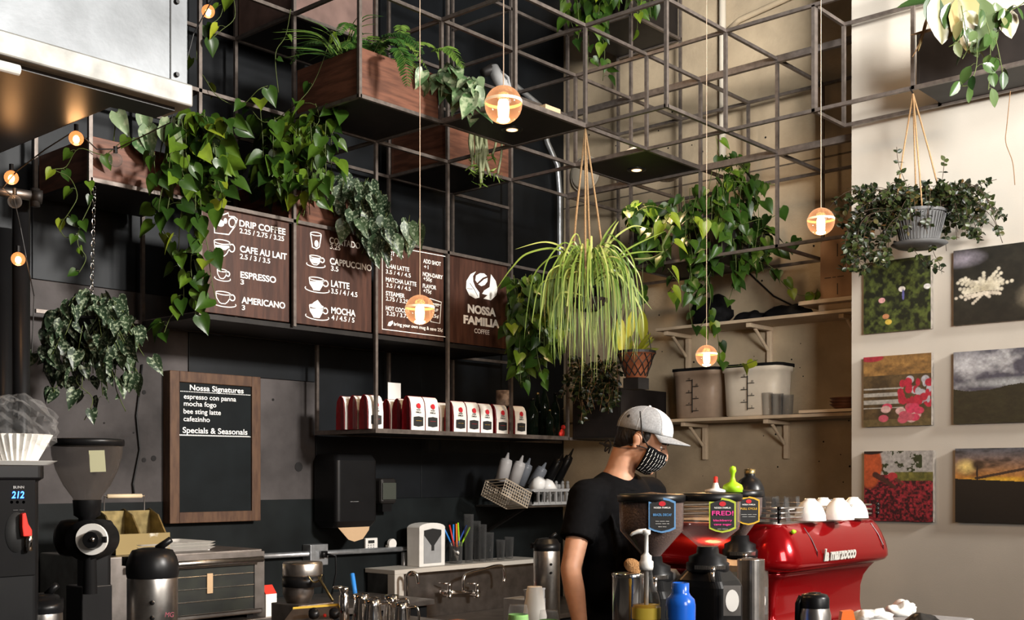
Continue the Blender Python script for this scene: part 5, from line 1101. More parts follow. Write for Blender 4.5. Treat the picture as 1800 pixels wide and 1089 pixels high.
# straws in a glass
q = atY(801, 990, 5.62); q.z = LZ; cupg('straw_glass', 'square glass holding metal straws on the sink ledge', 'glass', q, .045, .05, .15, M['glass'])
for k, (x1, y1, x2, y2, mm) in enumerate(((789, 938, 778, 923, 'skyblue'), (797, 946, 790, 922, 'rubyred'), (797, 935, 797, 921, 'skyblue'), (803, 948, 802, 920, 'orange'), (807, 945, 805, 918, 'lime'), (812, 946, 826, 926, 'lime'), (806, 944, 820, 923, 'ledblue2'))):
    M.setdefault('ledblue2', mat('navy_plastic', (.03, .07, .3), .4))
    Ys = 5.62; A_ = Vector((q.x+R.uniform(-.02, .02), Ys+R.uniform(-.02, .02), LZ+.012)); B_ = atY(x1, y1+8, Ys); C_ = atY(x2, y2, Ys)
    t = thing('metal_straw', 'bent metal straw with a %s silicone tip' % {'skyblue': 'blue', 'rubyred': 'red', 'orange': 'orange', 'lime': 'green', 'ledblue2': 'navy'}[mm], 'straw', A_, 'metal straws with coloured tips on the ledge')
    if k == 2: t['label'] = 'bent metal straw with a blue silicone tip, the upright one'
    if k == 5: t['label'] = 'bent metal straw with a green silicone tip, leaning towards the glasses'
    m = MB(); m.tube([A_, B_], .004, 7); m.build('stem', M['chrome'], t, smooth=True)
    m = MB(); m.tube([B_-(B_-A_)*.15, B_, C_], .0062, 8); m.build('silicone_tip', M[mm], t, smooth=True)
for k, (px, yt, r, yy) in enumerate(((824, 903, .036, 5.6), (838, 915, .03, 5.66), (848, 921, .032, 5.6), (860, 935, .035, 5.63), (880, 948, .035, 5.6), (895, 943, .036, 5.66))):
    q = atY(px, 990, yy); q.z = LZ; zt = atY(px, yt, yy).z
    cupg('drinking_glass', ('tallest clear glass next to the metal straws', 'tall clear glass set behind the others', 'tall slim clear glass, second highest', 'stemmed clear glass in the middle of the ledge', 'short clear tumbler towards the corner', 'last clear tumbler nearest the corner')[k], 'glass', q, r*.8, r, zt-LZ, M['glass'], 'clear glasses on the sink ledge', .003, 12)
# airpot in the corner
def airpot(label, px, pyt, pyb, d, r, zb, strap=False, d2=None):
    q = at(px, 1000, d); q.z = 0; zt = EYE+(HZ-pyt)/FPX*d; zs_ = EYE+(HZ-pyb)/FPX*d
    t = thing('airpot', label, 'airpot', (q.x, q.y, zb))
    m = MB(); m.lathe([(0, zb), (r, zb), (r, zs_-.01), (r*.97, zs_)], q, 32); m.build('steel_body', M['steel'], t, smooth=True)
    m = MB(); m.lathe([(r*1.0, zs_-.004), (r*1.04, zs_+.01), (r*1.04, zs_+.04), (r*.95, zt-.03), (r*.8, zt-.008), (r*.4, zt), (0, zt)], q, 32); m.box(q-RT*r*.9+UP*(zt-.045), (.04, .04, .03)); m.build('black_head', M['black'], t, smooth=True)
    m = MB(); m.tube([q+RT*r*.2+UP*(zt-.004), q+RT*r*.75+UP*(zt+.028)], [.013, .011], 10); m.build('pump_lever', M['black'], t, smooth=True)
    for dz_ in (.08, .13): m = MB(); m.ball(q-FW*r+RT*r*.3+UP*(zs_-dz_), .008, 10); m.build('sight_dot', M['black'], t)
    return t, q
airpot('steel airpot with a black head in the corner behind the barista', 961, 945, 966, 6.9, .08, .66)
m = MB(); q = at(992, 985, 7.2); q.z = 0; 
# rack of brewing parts beside the cups
q = at(920, 1035, 6.6); t = thing('parts_rack', 'grey plastic rack with slots beside the corner airpot', 'rack', (q.x, q.y, .66))
m = MB(); c = q; hh = EYE+(HZ-1036)/FPX*6.6
m.bx((c.x-.06, c.y-.08, .661), (c.x+.1, c.y+.1, hh-.05))
for k in range(5): m.bx((c.x-.06+.035*k, c.y-.08, hh-.05), (c.x-.045+.035*k, c.y-.06, hh))
m.bx((c.x-.06, c.y-.08, hh), (c.x+.1, c.y-.05, hh+.01)); m.build('rack_body', M['grey'], t)
# conduit, outlet and small wall items
m = MB(); Y = WY-.06; m.tube([atY(440, 978, Y), atY(722, 963.5, Y)], .017, 12); a = atY(710, 970, Y); m.tube([a, (a.x, a.y, .9)], .02, 12)
t = tag(m.build('wall_pipe', M['galv'], smooth=True), 'horizontal galvanised pipe along the dark wall above the counter', 'pipe')
def wbox(name, label, cat, px0, px1, py0, py1, dpt, mm, bev=.004, Y=None):
    Y = (WY-dpt-.01) if Y is None else Y; a = atY(px0, py0, Y); b = atY(px1, py1, Y); t = thing(name, label, cat, ((a.x+b.x)/2, Y+dpt/2, b.z)); m = MB(); m.bx((a.x, Y, b.z), (b.x, Y+dpt, a.z)); m.build('case', M[mm], t, bevel=bev); return t, a, b, Y
t, a, b, Y = wbox('outlet_box', 'grey metal outlet box on the wall pipe with a black plug', 'outlet', 546, 577, 957, 992, .08, 'galv')
m = MB(); m.bx((a.x+.07, Y-.03, b.z+.05), (a.x+.11, Y, b.z+.09)); m.tube([(a.x+.1, Y-.03, b.z+.07), (a.x+.15, Y-.06, b.z+.06), (a.x+.17, Y-.04, b.z-.05), (a.x+.14, Y, b.z-.3)], .006, 8); m.build('plug', M['black'], t, smooth=True)
t, a, b, Y = wbox('kitchen_timer', 'white square timer with buttons above the wall pipe', 'timer', 643, 664, 945.5, 965, .02, 'whitep')
m = MB(); m.bx((a.x+.02, Y-.002, a.z-.035), (b.x-.03, Y, a.z-.015)); m.build('display', M['ink'], t)
m = MB()
for k in range(6): m.bx((a.x+.018+.022*(k % 3), Y-.002, b.z+.01+.016*(k//3)), (a.x+.028+.022*(k % 3), Y, b.z+.02+.016*(k//3)))
m.build('buttons', M['grey'], t)
a = atY(687, 955, WY-.04); m = MB(); m.lathe([(0, 0), (.034, 0), (.034, .02), (0, .02)], a, 20, axis=(0, -1, 0)); m.box(a-UP*.022, (.066, .03, .03)); tag(m.build('dial_timer', M['whitep']), 'round white dial timer next to the square one', 'timer')
# paper towel dispenser
Y = WY-.25; a = atY(592, 797, Y); b = atY(664, 925, Y); t = thing('towel_dispenser', 'black paper towel dispenser on the dark wall with a brown sheet hanging out', 'towel dispenser', ((a.x+b.x)/2, Y+.12, b.z)); cx, cy = (a.x+b.x)/2, Y+.12; hx = (b.x-a.x)/2
m = MB(); loft(m, [rr(cx, cy, hx*.9, .09, .03, b.z), rr(cx, cy, hx, .12, .03, b.z+.04), rr(cx, cy, hx, .12, .03, a.z-.04), rr(cx, cy, hx*.9, .1, .03, a.z)]); m.build('cover', M['black'], t, bevel=.004)
m = MB(); p_ = atY(628, 925, Y+.03); m.prism([(-.14, .03), (.13, .03), (.12, -.02), (.07, -.075), (-.0, -.09), (-.05, -.075), (-.13, .0)], (cx+.0, Y+.03, b.z), XA, UP, (0, .003, 0)); m.build('paper_sheet', M['kraft'], t)
m = MB(); p_ = atY(624, 883, Y-.001); text(m, '–––', (p_.x-.04, Y-.001, p_.z), XA, UP, NB, width=.07, cap=.02); m.build('printed_mark', M['grey'], t)
t, a, b, Y = wbox('soap_dispenser', 'narrow translucent grey soap dispenser beside the towel dispenser', 'soap dispenser', 670, 698, 840, 885, .1, 'plate', .02)
m = MB(); m.bx((a.x+.03, Y+.02, b.z-.05), (b.x-.03, Y+.07, b.z)); m.build('nozzle', M['black'], t)
m = MB(); m.bx((a.x+.012, Y-.006, b.z+.03), (b.x-.012, Y-.001, a.z-.03)); m.build('window', mat('cloudy_dark_plastic', (.05, .055, .045), .4), t, bevel=.004)

# ------------------------------------------------------------------ coffee bags
def mkbag(t, x, y, z, w, dd, h, lean, printed=True, seed=0):
    r = random.Random(seed); m = MB(); rings = []
    for k, (f, g) in enumerate(((.97, .95), (1, 1), (1, 1), (1, .95), (.99, .8), (.97, .45), (.96, .12))):
        zz = (0, .02, .35, .65, .84, .95, 1.0)[k]*h; rings.append([(x+w/2+(px-.5)*w*f, y+dd/2+(py-.5)*dd*g+lean*zz, z+zz) for px, py in ((0, 0), (.25, -.02), (.5, -.03), (.75, -.02), (1, 0), (.97, .5), (1, 1), (.5, 1.02), (0, 1), (.05, .5))])
    loft(m, rings); m.build('pouch', M['redbag'], t, bevel=.002)
    m = MB(); yy = y-.006
    vs = []; 
    for zf, yo in ((.01, 0), (.5, -.001), (.8, .006*1), (.93, dd*.24), (.985, dd*.42)):
        for xf in (.03, .5, .97): vs.append((x+w*xf, yy+yo+lean*zf*h-(.003 if xf == .5 else 0), z+zf*h))
    m.add(vs, [(3*q+k, 3*q+k+1, 3*q+k+4, 3*q+k+3) for q in range(4) for k in range(2)]); m.build('paper_front', M['paper'], t)
    if printed:
        cx = x+w/2; yf = yy-.005; O = Vector((cx, yf, z))
        m = MB(); m.add([O+XA*.018*math.cos(q)*(1 if math.sin(q) > 0 else .9)+UP*(h*.72+.016*math.sin(q)) for q in np.linspace(.3, pi*1.6, 9)]+[O+UP*h*.72], [tuple(range(10))]); m.add([O+XA*(.007+.012*math.cos(q))+UP*(h*.7+.014*math.sin(q))-YA*.0005 for q in np.linspace(0, 2*pi, 9)[:-1]], [tuple(range(8))]); m.build('red_emblem', M['redink'], t)
        m = MB(); text(m, 'NOSSA', O+UP*h*.58, XA, UP, NB, width=.036, cap=.01, bold=.03, align='CENTER'); text(m, 'FAMILIA', O+UP*h*.51, XA, UP, NB, width=.046, cap=.01, bold=.03, align='CENTER'); m.build('bag_lettering', M['ink'], t)
        m = MB(); m.add([O+XA*a_*w*.33+UP*(h*.27+b_*h*.15) for a_, b_ in ((-1, -.8), (0, -1), (1, -.8), (1, .85), (0, 1), (-1, .85))], [tuple(range(6))]); m.build('plaque', M['ink'], t)
        m = MB(); text(m, r.choice(['––––', '–– ––', '–––']), O+UP*h*.27-YA*.001, XA, UP, NB, width=.05, cap=.013, align='CENTER'); m.build('plaque_lettering', io if seed % 2 else M['redink'], t)
BGZ = GZ(-3)+.014; bags = []
where = ['first coffee bag at the open end of the shelf', 'second coffee bag from the open end, mostly red side', 'third coffee bag, white front just before the first shelf post', 'red sided coffee bag just past the first shelf post', 'red sided coffee bag in the second bay, between two others', 'coffee bag with a full white front, first of the close pair', 'coffee bag with a full white front, second of the close pair',
         'coffee bag just past the middle shelf post', 'coffee bag second past the middle shelf post', 'coffee bag third past the middle shelf post', 'coffee bag under the mug', 'last coffee bag, beside the dark bottles']
for k, (px, Y) in enumerate(((605, 5.37), (626, 5.28), (646, 5.17), (685, 5.37), (704, 5.28), (721, 5.18), (746.5, 5.18), (796, 5.18), (820, 5.18), (843.5, 5.18), (871, 5.18), (904, 5.18))):
    a = atY(px, 740, Y); t = thing('coffee_bag', where[k], 'coffee bag', (a.x+.06, Y+.04, BGZ), 'white and red coffee bags on the metal shelf')
    mkbag(t, a.x, Y, BGZ, .122, .078, .205+(.012 if k in (5, 6) else -.004*(k > 8)), 0, True, k)
for k, (px, Y) in enumerate(((672, 5.47), (772, 5.3), (785, 5.4), (850, 5.32))):
    a = atY(px, 740, Y); t = thing('coffee_bag', ('red coffee bag at the back behind the first shelf post', 'red coffee bag turned away just before the middle shelf post', 'red coffee bag at the very back by the middle shelf post', 'red coffee bag hidden behind the row under the mug')[k], 'coffee bag', (a.x+.06, Y+.04, BGZ), 'red coffee bags behind the front row'); mkbag(t, a.x, Y, BGZ, .122, .078, .2, 0, False, 20+k)
a = atY(713, 690, 5.36); t = thing('price_card', 'small white card poking up behind the coffee bags', 'card', (a.x, 5.36, BGZ)); m = MB(); m.bx((a.x-.05, 5.47, BGZ), (a.x+.06, 5.474, atY(713, 674, 5.47).z)); m.build('card', M['paper'], t)
a = atY(892, 690, 5.31); zt = BGZ+.203; t = thing('mug', 'stoneware mug sitting on top of the coffee bags', 'mug', (a.x, 5.31+.04, zt))
m = MB(); m.lathe([(0, 0), (.048, 0), (.052, .01), (.05, .11), (.046, .11), (.046, .01), (0, .01)], (a.x, 5.35, zt), 24); m.build('mug_body', mat('speckled_stoneware', (.3, .22, .17), .5, col2=(.08, .05, .04), scale=20), t, smooth=True)
m = MB(); m.tube([(a.x+.05, 5.35, zt+.09), (a.x+.08, 5.35, zt+.085), (a.x+.085, 5.35, zt+.04), (a.x+.052, 5.35, zt+.02)], .007, 8); m.build('handle', M['tub'], t, smooth=True)
for k, (px, yt, Y, r) in enumerate(((936, 700, 5.25, .042), (945, 690, 5.4, .034), (957, 672, 5.3, .034), (966, 720, 5.2, .03), (976, 690, 5.3, .033))):
    a = atY(px, 750, Y); h = atY(px, yt, Y).z-BGZ; t = thing('glass_bottle', ('wide dark glass bottle touching the last coffee bag', 'dark glass bottle behind the wide one', 'tallest dark glass bottle on the shelf', 'short dark glass bottle in front', 'slim dark glass bottle nearest the shelf end')[k], 'bottle', (a.x, Y, BGZ), 'dark glass bottles on the shelf')
    m = MB(); m.lathe([(0, 0), (r, 0), (r, h*.62), (r*.8, h*.72), (r*.38, h*.82), (r*.38, h), (r*.3, h)], (a.x, Y, BGZ), 22); m.build('bottle_body', M['bottleglass'], t, smooth=True)
    m = MB(); m.lathe([(r*.4, h*.95), (r*.42, h*.95), (r*.42, h*1.0), (0, h*1.01)], (a.x, Y, BGZ), 14); m.build('stopper', M['brass' if k % 2 else 'black'], t, smooth=True)
a = atY(988, 755, 5.2); m = MB(); m.ball((a.x, 5.2, BGZ+.03), (.02, .018, .03), 12); m.ball((a.x+.012, 5.2, BGZ+.07), .017, 12); m.ball((a.x-.02, 5.2, BGZ+.02), (.014, .012, .018), 10); tag(m.build('red_figurine', M['rubyred'], smooth=True), 'tiny red figurine at the end of the bottle row', 'figurine')

# ------------------------------------------------------------------ drying baskets on a small shelf
Yb = 5.3; Zt = atY(900, 885, Yb).z
a = atY(905, 890, Yb+.1); b = atY(1012, 886, Yb)
t = thing('drying_shelf', 'dark sloping shelf in the corner under the drying baskets', 'shelf', (6.3, 5.5, b.z))
m = MB(); m.bx((a.x, Yb-.03, b.z-.012), (7.05, WY-.02, b.z)); m.build('board', M['dsteel'], t)
m = MB(); m.bar((a.x+.1, WY-.03, b.z-.2), (a.x+.1, Yb+.1, b.z-.02), .02); m.build('bracket', M['plate'], t)
SHZ = b.z+.002
def wire(t, x0, y0, x1, y1, z0, z1, nz_, nx, mm, rot, name, w=.005):
    m = MB(); c = Vector(((x0+x1)/2, (y0+y1)/2, z0)); Rr = rot
    f = lambda x, y, z: c+Rr@(Vector((x, y, z))-c)
    for q in range(nz_):
        z = z0+(z1-z0)*q/(nz_-1); P_ = [f(x0, y0, z), f(x1, y0, z), f(x1, y1, z), f(x0, y1, z), f(x0, y0, z)]
        m.tube(P_, w if q in (0, nz_-1) else w*.6, 5)
    for q in range(nx+1):
        x = x0+(x1-x0)*q/nx
        m.tube([f(x, y0, z1), f(x, y0, z0), f(x, y1, z0), f(x, y1, z1)], w*.55, 4)
    m.build(name, M[mm], t)
xl = atY(882, 870, Yb).x
rot = Matrix.Rotation(math.radians(24), 3, 'Y')@Matrix.Rotation(math.radians(-8), 3, 'Z')
t = thing('wire_basket', 'white wire basket tilted at the end of the drying shelf holding squeeze bottles', 'basket', (xl+.15, Yb+.15, SHZ)); wire(t, xl, Yb-.02, xl+.25, Yb+.2, SHZ+.03, SHZ+.14, 6, 12, 'tub', rot, 'wire_frame')
x0 = atY(932, 880, Yb).x
t = thing('drying_crate', 'grey plastic crate of cups and parts on the drying shelf', 'crate', (x0+.2, Yb+.1, SHZ)); 
m = MB(); x1 = x0+.44
for A_, B_ in (((x0, Yb-.02), (x1, Yb-.02)), ((x0, Yb+.26), (x1, Yb+.26)), ((x0, Yb-.02), (x0, Yb+.26)), ((x1, Yb-.02), (x1, Yb+.26))):
    m.bar((A_[0], A_[1], SHZ+.105), (B_[0], B_[1], SHZ+.105), .01, .02); m.bar((A_[0], A_[1], SHZ+.012), (B_[0], B_[1], SHZ+.012), .01, .02)
    n_ = 7
    for q in range(n_+1): m.bar((A_[0]+(B_[0]-A_[0])*q/n_, A_[1]+(B_[1]-A_[1])*q/n_, SHZ+.01), (A_[0]+(B_[0]-A_[0])*q/n_, A_[1]+(B_[1]-A_[1])*q/n_, SHZ+.1), .016, .008)
m.bx((x0, Yb-.02, SHZ), (x1, Yb+.26, SHZ+.006)); m.build('crate_body', M['grey'], t)
def sq(label, px, py, Y, r, h, tilt, mm='film2', px2=None):
    q = atY(px, py, Y); ax = (RT*tilt+UP).normalized(); t = thing('squeeze_bottle', label, 'bottle', q, 'bottles drying in the baskets')
    m = MB(); m.lathe([(0, 0), (r, 0), (r, h*.7), (r*.95, h*.78), (r*.5, h*.86)], q, 20, axis=ax); m.build('bottle_body', M[mm], t, smooth=True)
    m = MB(); m.lathe([(r*.9, h*.78), (r*.9, h*.84), (r*.35, h*.88), (r*.12, h*1.1), (0, h*1.1)], q, 16, axis=ax); m.build('nozzle', M[mm], t, smooth=True)
M['film2'] = mat('cloudy_plastic', (.34, .33, .33), .4, noise=.1)
M['film3'] = mat('dark_cloudy_plastic', (.13, .14, .16), .35, noise=.1)
sq('cloudy squeeze bottle upside down at the outer end of the wire basket', 881, 846, 5.42, .045, .19, .25)
sq('cloudy squeeze bottle with a pointed nozzle in the wire basket', 901, 852, 5.38, .042, .2, .35)
sq('darker squeeze bottle behind the pointed one in the wire basket', 913, 852, 5.5, .042, .19, .4, 'film3'); sq('blue grey squeeze bottle leaning between the basket and the crate', 935, 854, 5.42, .042, .18, .6, 'film3')
sq('dark bottle leaning at the back of the crate', 960, 850, 5.5, .036, .24, .55, 'black'); sq('second dark bottle leaning at the back of the crate', 978, 848, 5.5, .034, .26, .5, 'black')
for k, (px, py) in enumerate(((940, 858), (969, 862))):
    q = atY(px, py, 5.38); m = MB(); m.lathe([(0, .1), (.03, .1), (.05, .07), (.055, 0), (.05, 0), (.044, .06)], q-UP*.01, 24, axis=(RT*(.5-k)+UP*.8-FW*.3).normalized()); tag(m.build('cup', M['porcelain'], smooth=True), ('white cup lying in the crate nearer the wire basket', 'white cup lying in the middle of the crate')[k], 'cup', 'white cups in the drying crate')
for k in range(8):
    q = atY(948+k*7+R.uniform(-2, 2), 850+R.uniform(-8, 3), 5.48); q.z = SHZ+.068; m = MB(); m.ball(q+UP*.06, (.016, .016, .03), 10); m.ball(q+UP*.09, .014, 10); m.lathe([(.012, 0), (.009, .13)], q-UP*.06, 8); tag(m.build('spout', M['grey'], smooth=True), 'small grey bottle spout standing in the crate', 'spout', 'spouts in the drying crate')

# ------------------------------------------------------------------ toaster oven and what stands on it
OY = 5.03; a = atY(176, 990, OY); b = atY(466, 964, OY); OZ = b.z
ov = thing('toaster_oven', 'stainless countertop oven with a dark glass door on the back counter', 'oven', ((a.x+b.x)/2, OY+.3, BZ)); ox0, ox1 = a.x, b.x
m = MB(); m.bx((ox0, OY+.02, BZ+.02), (ox1, OY+.6, OZ)); m.build('oven_body', M['dsteel'], ov, bevel=.008)
wx0 = atY(290, 1000, OY).x; wx1 = atY(448, 1000, OY).x; wz1 = atY(440, 992, OY).z; wz0 = atY(440, 1070, OY).z
m = MB(); m.bx((wx0-.02, OY, wz1+.0), (ox1-.004, OY+.018, OZ-.012)); m.bx((wx0-.02, OY, BZ+.05), (ox1-.004, OY+.018, wz0)); m.bx((wx1, OY, wz0), (ox1-.004, OY+.018, wz1)); m.bx((wx0-.02, OY, wz0), (wx0, OY+.018, wz1)); m.build('door_frame', M['dsteel'], ov, bevel=.004)
m = MB(); m.bx((wx0, OY+.006, wz0), (wx1, OY+.01, wz1)); m.build('door_glass', M['glass'], ov)
m = MB(); m.bx((wx0-.0, OY+.0105, wz0), (wx1, OY+.018, wz1)); m.build('cavity', mat('oven_cavity', (.006, .008, .006), .5, col2=(.02, .024, .015), scale=9, spec=.08), ov)
for z in (.28, .55, .82):
    m = MB(); zz = wz0+(wz1-wz0)*z; m.tube([(wx0, OY+.004, zz), (wx1, OY+.004, zz)], .002, 5)
    for q in range(12): x = wx0+(wx1-wx0)*(q+.5)/12; m.ball((x, OY+.003, zz), .0035, 6)
    m.build('rack_wire', M['steel'], ov)
m = MB(); m.bx((wx0+.24, OY+.0, wz0+.1), (wx0+.275, OY+.005, wz1-.03)); m.build('inner_lamp', M['kraft'], ov, bevel=.01)
m = MB(); hz = wz1+.03; m.tube([(wx0-.2, OY-.04, hz), (wx1+.02, OY-.04, hz)], .016, 14); 
for x in (wx0-.15, wx1-.02): m.tube([(x, OY-.04, hz), (x, OY+.01, hz)], .01, 8)
m.build('door_handle', M['steel'], ov, smooth=True)
for k, x in enumerate((ox0+.06, ox1-.06)): m = MB(); m.bx((x-.02, OY+.05, BZ), (x+.02, OY+.55, BZ+.02)); m.build('foot', M['black'], ov)
for k in range(3):
    z = OZ+.002+k*.014; c = atY(318, 960, OY+.22); m = MB(); c.x -= .1; loft(m, [rr(c.x, OY+.26, .2, .15, .02, z), rr(c.x, OY+.26, .225, .18, .02, z+.018), rr(c.x, OY+.26, .22, .175, .02, z+.018), rr(c.x, OY+.26, .195, .145, .02, z+.004)], False)
    m.bx((c.x-.2, OY+.11, z), (c.x+.2, OY+.41, z+.003)); tag(m.build('baking_tray', M['whitep']), 'pale metal baking tray in the stack of three on the oven', 'tray', 'baking trays stacked on the oven')
a = atY(203, 945, OY+.1); b = atY(298, 940, OY+.1); z0 = OZ+.002; t = thing('tin_caddy', 'old brass coloured two bin tin caddy with a wooden carry handle on the oven', 'caddy', ((a.x+b.x)/2, OY+.3, z0)); zt = atY(250, 893, OY+.25).z; z0 = max(z0, OZ+.002)
cx0, cx1 = a.x, b.x; c0y = OY+.1
m = MB(); prof = [(c0y, z0), (OY+.42, z0), (OY+.42, z0+.1), (OY+.36, zt-.02), (OY+.28, zt), (OY+.2, zt-.03), (c0y+.03, z0+.1), (c0y, z0+.085)]
for x in (cx0, (cx0+cx1)/2-.004, cx1-.008): m.prism(prof, (x, 0, 0), YA, UP, (.008, 0, 0))
m.bx((cx0, OY+.27, z0), (cx1, OY+.278, zt-.01)); m.bx((cx0, c0y, z0), (cx1, OY+.42, z0+.006)); m.build('tin_frame', M['brass'], t)
m = MB(); m.bx((cx0, c0y-.004, z0), (cx1, c0y+.004, z0+.1)); m.build('front_panel', mat('worn_brass_panel', (.24, .18, .08), .5, metal=.5, col2=(.7, .7, .66), scale=7, contrast=(.55, .62)), t)
m = MB(); xm = (cx0+cx1)/2; w = .11; ht = atY(250, 871, OY+.27).z; m.tube([(xm-w, OY+.274, zt-.02), (xm-w, OY+.274, ht), (xm+w, OY+.274, ht), (xm+w, OY+.274, zt-.02)], .004, 6); m.build('handle_wire', M['steel'], t)
m = MB(); m.tube([(xm-w*.85, OY+.274, ht), (xm+w*.85, OY+.274, ht)], .011, 12); m.build('handle_grip', mat('pale_turned_wood', (.6, .48, .32), .6), t, smooth=True)
# carton by the oven
a = atY(466, 1045, OY-.02); m = MB(); m.bx((ox1+.005, OY+.0, BZ), (ox1+.075, OY+.08, a.z)); t = tag(m.build('carton', M['paper']), 'slim white carton with a red top standing beside the oven', 'carton')
m = MB(); m.prism([(0, 0), (.08, 0), (.04, .045)], (ox1+.005, OY+0, a.z), YA, UP, (.07, 0, 0)); m.build('red_top', M['rubyred'], t)

# ------------------------------------------------------------------ brewer, filters, bean grinder, airpots
bx0_, bx1_, by0 = 1.38, 1.74, 3.56; bt = EYE+(HZ-818)/FPX*3.7
br = thing('hot_water_brewer', 'black brewer tower with a blue display and a red tap lever at the photo edge', 'brewer', ((bx0_+bx1_)/2, by0+.2, SZ))
m = MB(); loft(m, [rr((bx0_+bx1_)/2, by0+.2, (bx1_-bx0_)/2, .2, .03, z_) for z_ in (SZ+.002, bt-.05)]+[rr((bx0_+bx1_)/2, by0+.2, (bx1_-bx0_)/2+.012, .212, .03, z_) for z_ in (bt-.04, bt)]); m.build('brewer_body', M['black'], br, bevel=.003)
P0 = lambda px, py: atY(px, py, by0-.004)
m = MB(); a = P0(0, 850); b = P0(62, 1010); m.bx((a.x-.12, by0-.006, b.z), (b.x, by0-.001, a.z+.012)); m.build('control_panel', M['blackmatt'], br, bevel=.002)
m = MB(); a = P0(19, 875); b = P0(41, 875); text(m, '212', (a.x, by0-.008, a.z), XA, UP, NB, width=b.x-a.x, cap=.021, bold=.02, shear=.15); m.build('blue_display', M['ledblue'], br)
m = MB(); a = P0(22, 858); b = P0(41, 858); text(m, 'BUNN', (a.x, by0-.008, a.z), XA, UP, NB, width=b.x-a.x, cap=.008, bold=.02); m.build('printed_name', M['grey'], br); m = MB(); text(m, '–– ––', (a.x, by0-.008, P0(22, 897).z), XA, UP, NB, width=b.x-a.x, cap=.005)
for px in (20, 30, 41): q = P0(px, 882); m.lathe([(0, 0), (.005, 0), (.005, .002), (0, .002)], q, 10, axis=(0, -1, 0))
m.build('printed_controls', M['grey'], br)
q = P0(38, 925); m = MB(); m.prism([(-.012, .04), (.0, .045), (.008, .01), (.02, -.01), (.02, -.03), (-.008, -.03), (-.012, 0)], q-YA*.03, XA, UP, (0, .02, 0)); m.build('tap_lever', M['rubyred'], br, bevel=.003)
q = P0(46, 950); m = MB(); m.tube([q-YA*.02+UP*.03, q-YA*.02-UP*.03], .01, 12); m.build('tap_spout', M['chrome'], br, smooth=True)
q = P0(28, 935); m = MB(); m.lathe([(0, 0), (.035, 0), (.035, .006), (0, .006)], q+YA*.002, 24, axis=(0, -1, 0), squash=(1, 1.8)); m.build('tap_recess', M['ink'], br, smooth=True)
a = at(-30, 808, 3.75); b = at(88, 806, 3.85); m = MB(); c = Vector((1.6, by0+.2, bt)); loft(m, [rr(c.x, c.y, .2, .15, .03, bt+.002), rr(c.x, c.y, .22, .17, .03, bt+.016), rr(c.x, c.y, .215, .165, .03, bt+.016), rr(c.x, c.y, .19, .14, .03, bt+.006)], True); tag(m.build('white_tray', M['whitep'], bevel=.002), 'white tray on top of the black brewer', 'tray')
q = at(28, 800, 3.8); t = thing('filter_stack', 'stack of white paper coffee filters in crinkled clear film on the white tray', 'coffee filters', (q.x, q.y, bt+.018))
m = MB(); n = 60; zf = bt+.0175
vs = []; 
for zz, r_, am in ((0, .06, .0), (.0, .065, .003), (.04, .085, .005), (.085, .108, .006), (.087, .1, .006), (.03, .07, .004)):
    for k in range(n): rr_ = r_+(am if k % 2 else -am); vs.append((q.x+rr_*math.cos(2*pi*k/n), q.y+rr_*math.sin(2*pi*k/n), zf+zz))
m.add(vs, [(g*n+k, g*n+(k+1) % n, (g+1)*n+(k+1) % n, (g+1)*n+k) for g in range(5) for k in range(n)]); m.build('paper_filters', M['paper'], t)
mb = MB(); mb.ball(q+UP*0, (.13, .12, .1), 40); c = Vector((q.x, q.y, bt+.13)); out = []
for p_ in mb.v:
    d_ = Vector(p_)-q; k = 1+.12*math.sin(d_.x*60+d_.z*40)*math.sin(d_.y*70+1)+.06*math.sin(d_.z*150+d_.x*90); z_ = c.z+d_.z*k; out.append((c.x+d_.x*k, c.y+d_.y*k, max(z_, bt+.02)))
mb.v = out; mb.build('clear_film', M['film'], t)
# bean grinder
GD = 4.2; c = at(153, 900, GD); c.z = 0; zg = lambda py: EYE+(HZ-py)/FPX*GD
t = thing('bean_grinder', 'tall black bean grinder with a smoky cone hopper and white dial', 'coffee grinder', (c.x, c.y, SZ))
m = MB(); m.lathe([(.117, zg(784)), (.129, zg(783)), (.131, zg(776)), (.13, zg(772)), (.12, zg(771)), (0, zg(770))], c, 40); m.build('hopper_lid', M['black'], t, smooth=True)
m = MB(); m.lathe([(.124, zg(784)), (.122, zg(800)), (.108, zg(825)), (.082, zg(852)), (.05, zg(874)), (.045, zg(880))], c, 40); m.build('hopper_cone', M['smoke'], t, smooth=True)
q = at(169, 810, GD-.115); m = MB(); m.add([q+RT*.028*a_+UP*.039*b_+FW*(.02 if b_ < 0 else 0) for a_, b_ in ((-1, -1), (1, -.95), (1.05, 1), (-.95, .97))], [(0, 1, 2, 3)]); m.build('paper_note', mat('pale_yellow_note', (.68, .66, .42), .7), t)
m = MB(); m.lathe([(.05, zg(878)), (.046, zg(905)), (.03, zg(910)), (.03, zg(925))], c, 28); m.build('neck', M['black'], t, smooth=True)
g_ = at(150, 945, GD+.08); m = MB(); m.lathe([(0, -.1), (.05, -.1), (.066, -.085), (.07, -.06), (.07, .06), (.066, .09), (.04, .1), (0, .1)], g_, 32, axis=RT); m.build('motor_housing', M['black'], t, smooth=True)
m = MB(); loft(m, [rr(c.x+FW.x*.07, c.y+FW.y*.07, .05, .045, .02, z_) for z_ in (SZ+.02, zg(950))]); m.build('column', M['black'], t, bevel=.004)
m = MB(); f = at(160, 948, GD-.02); m.lathe([(.07, .1), (.075, .0), (.072, -.06), (0, -.06)], f, 32, axis=FW); m.build('burr_housing', M['black'], t, smooth=True)
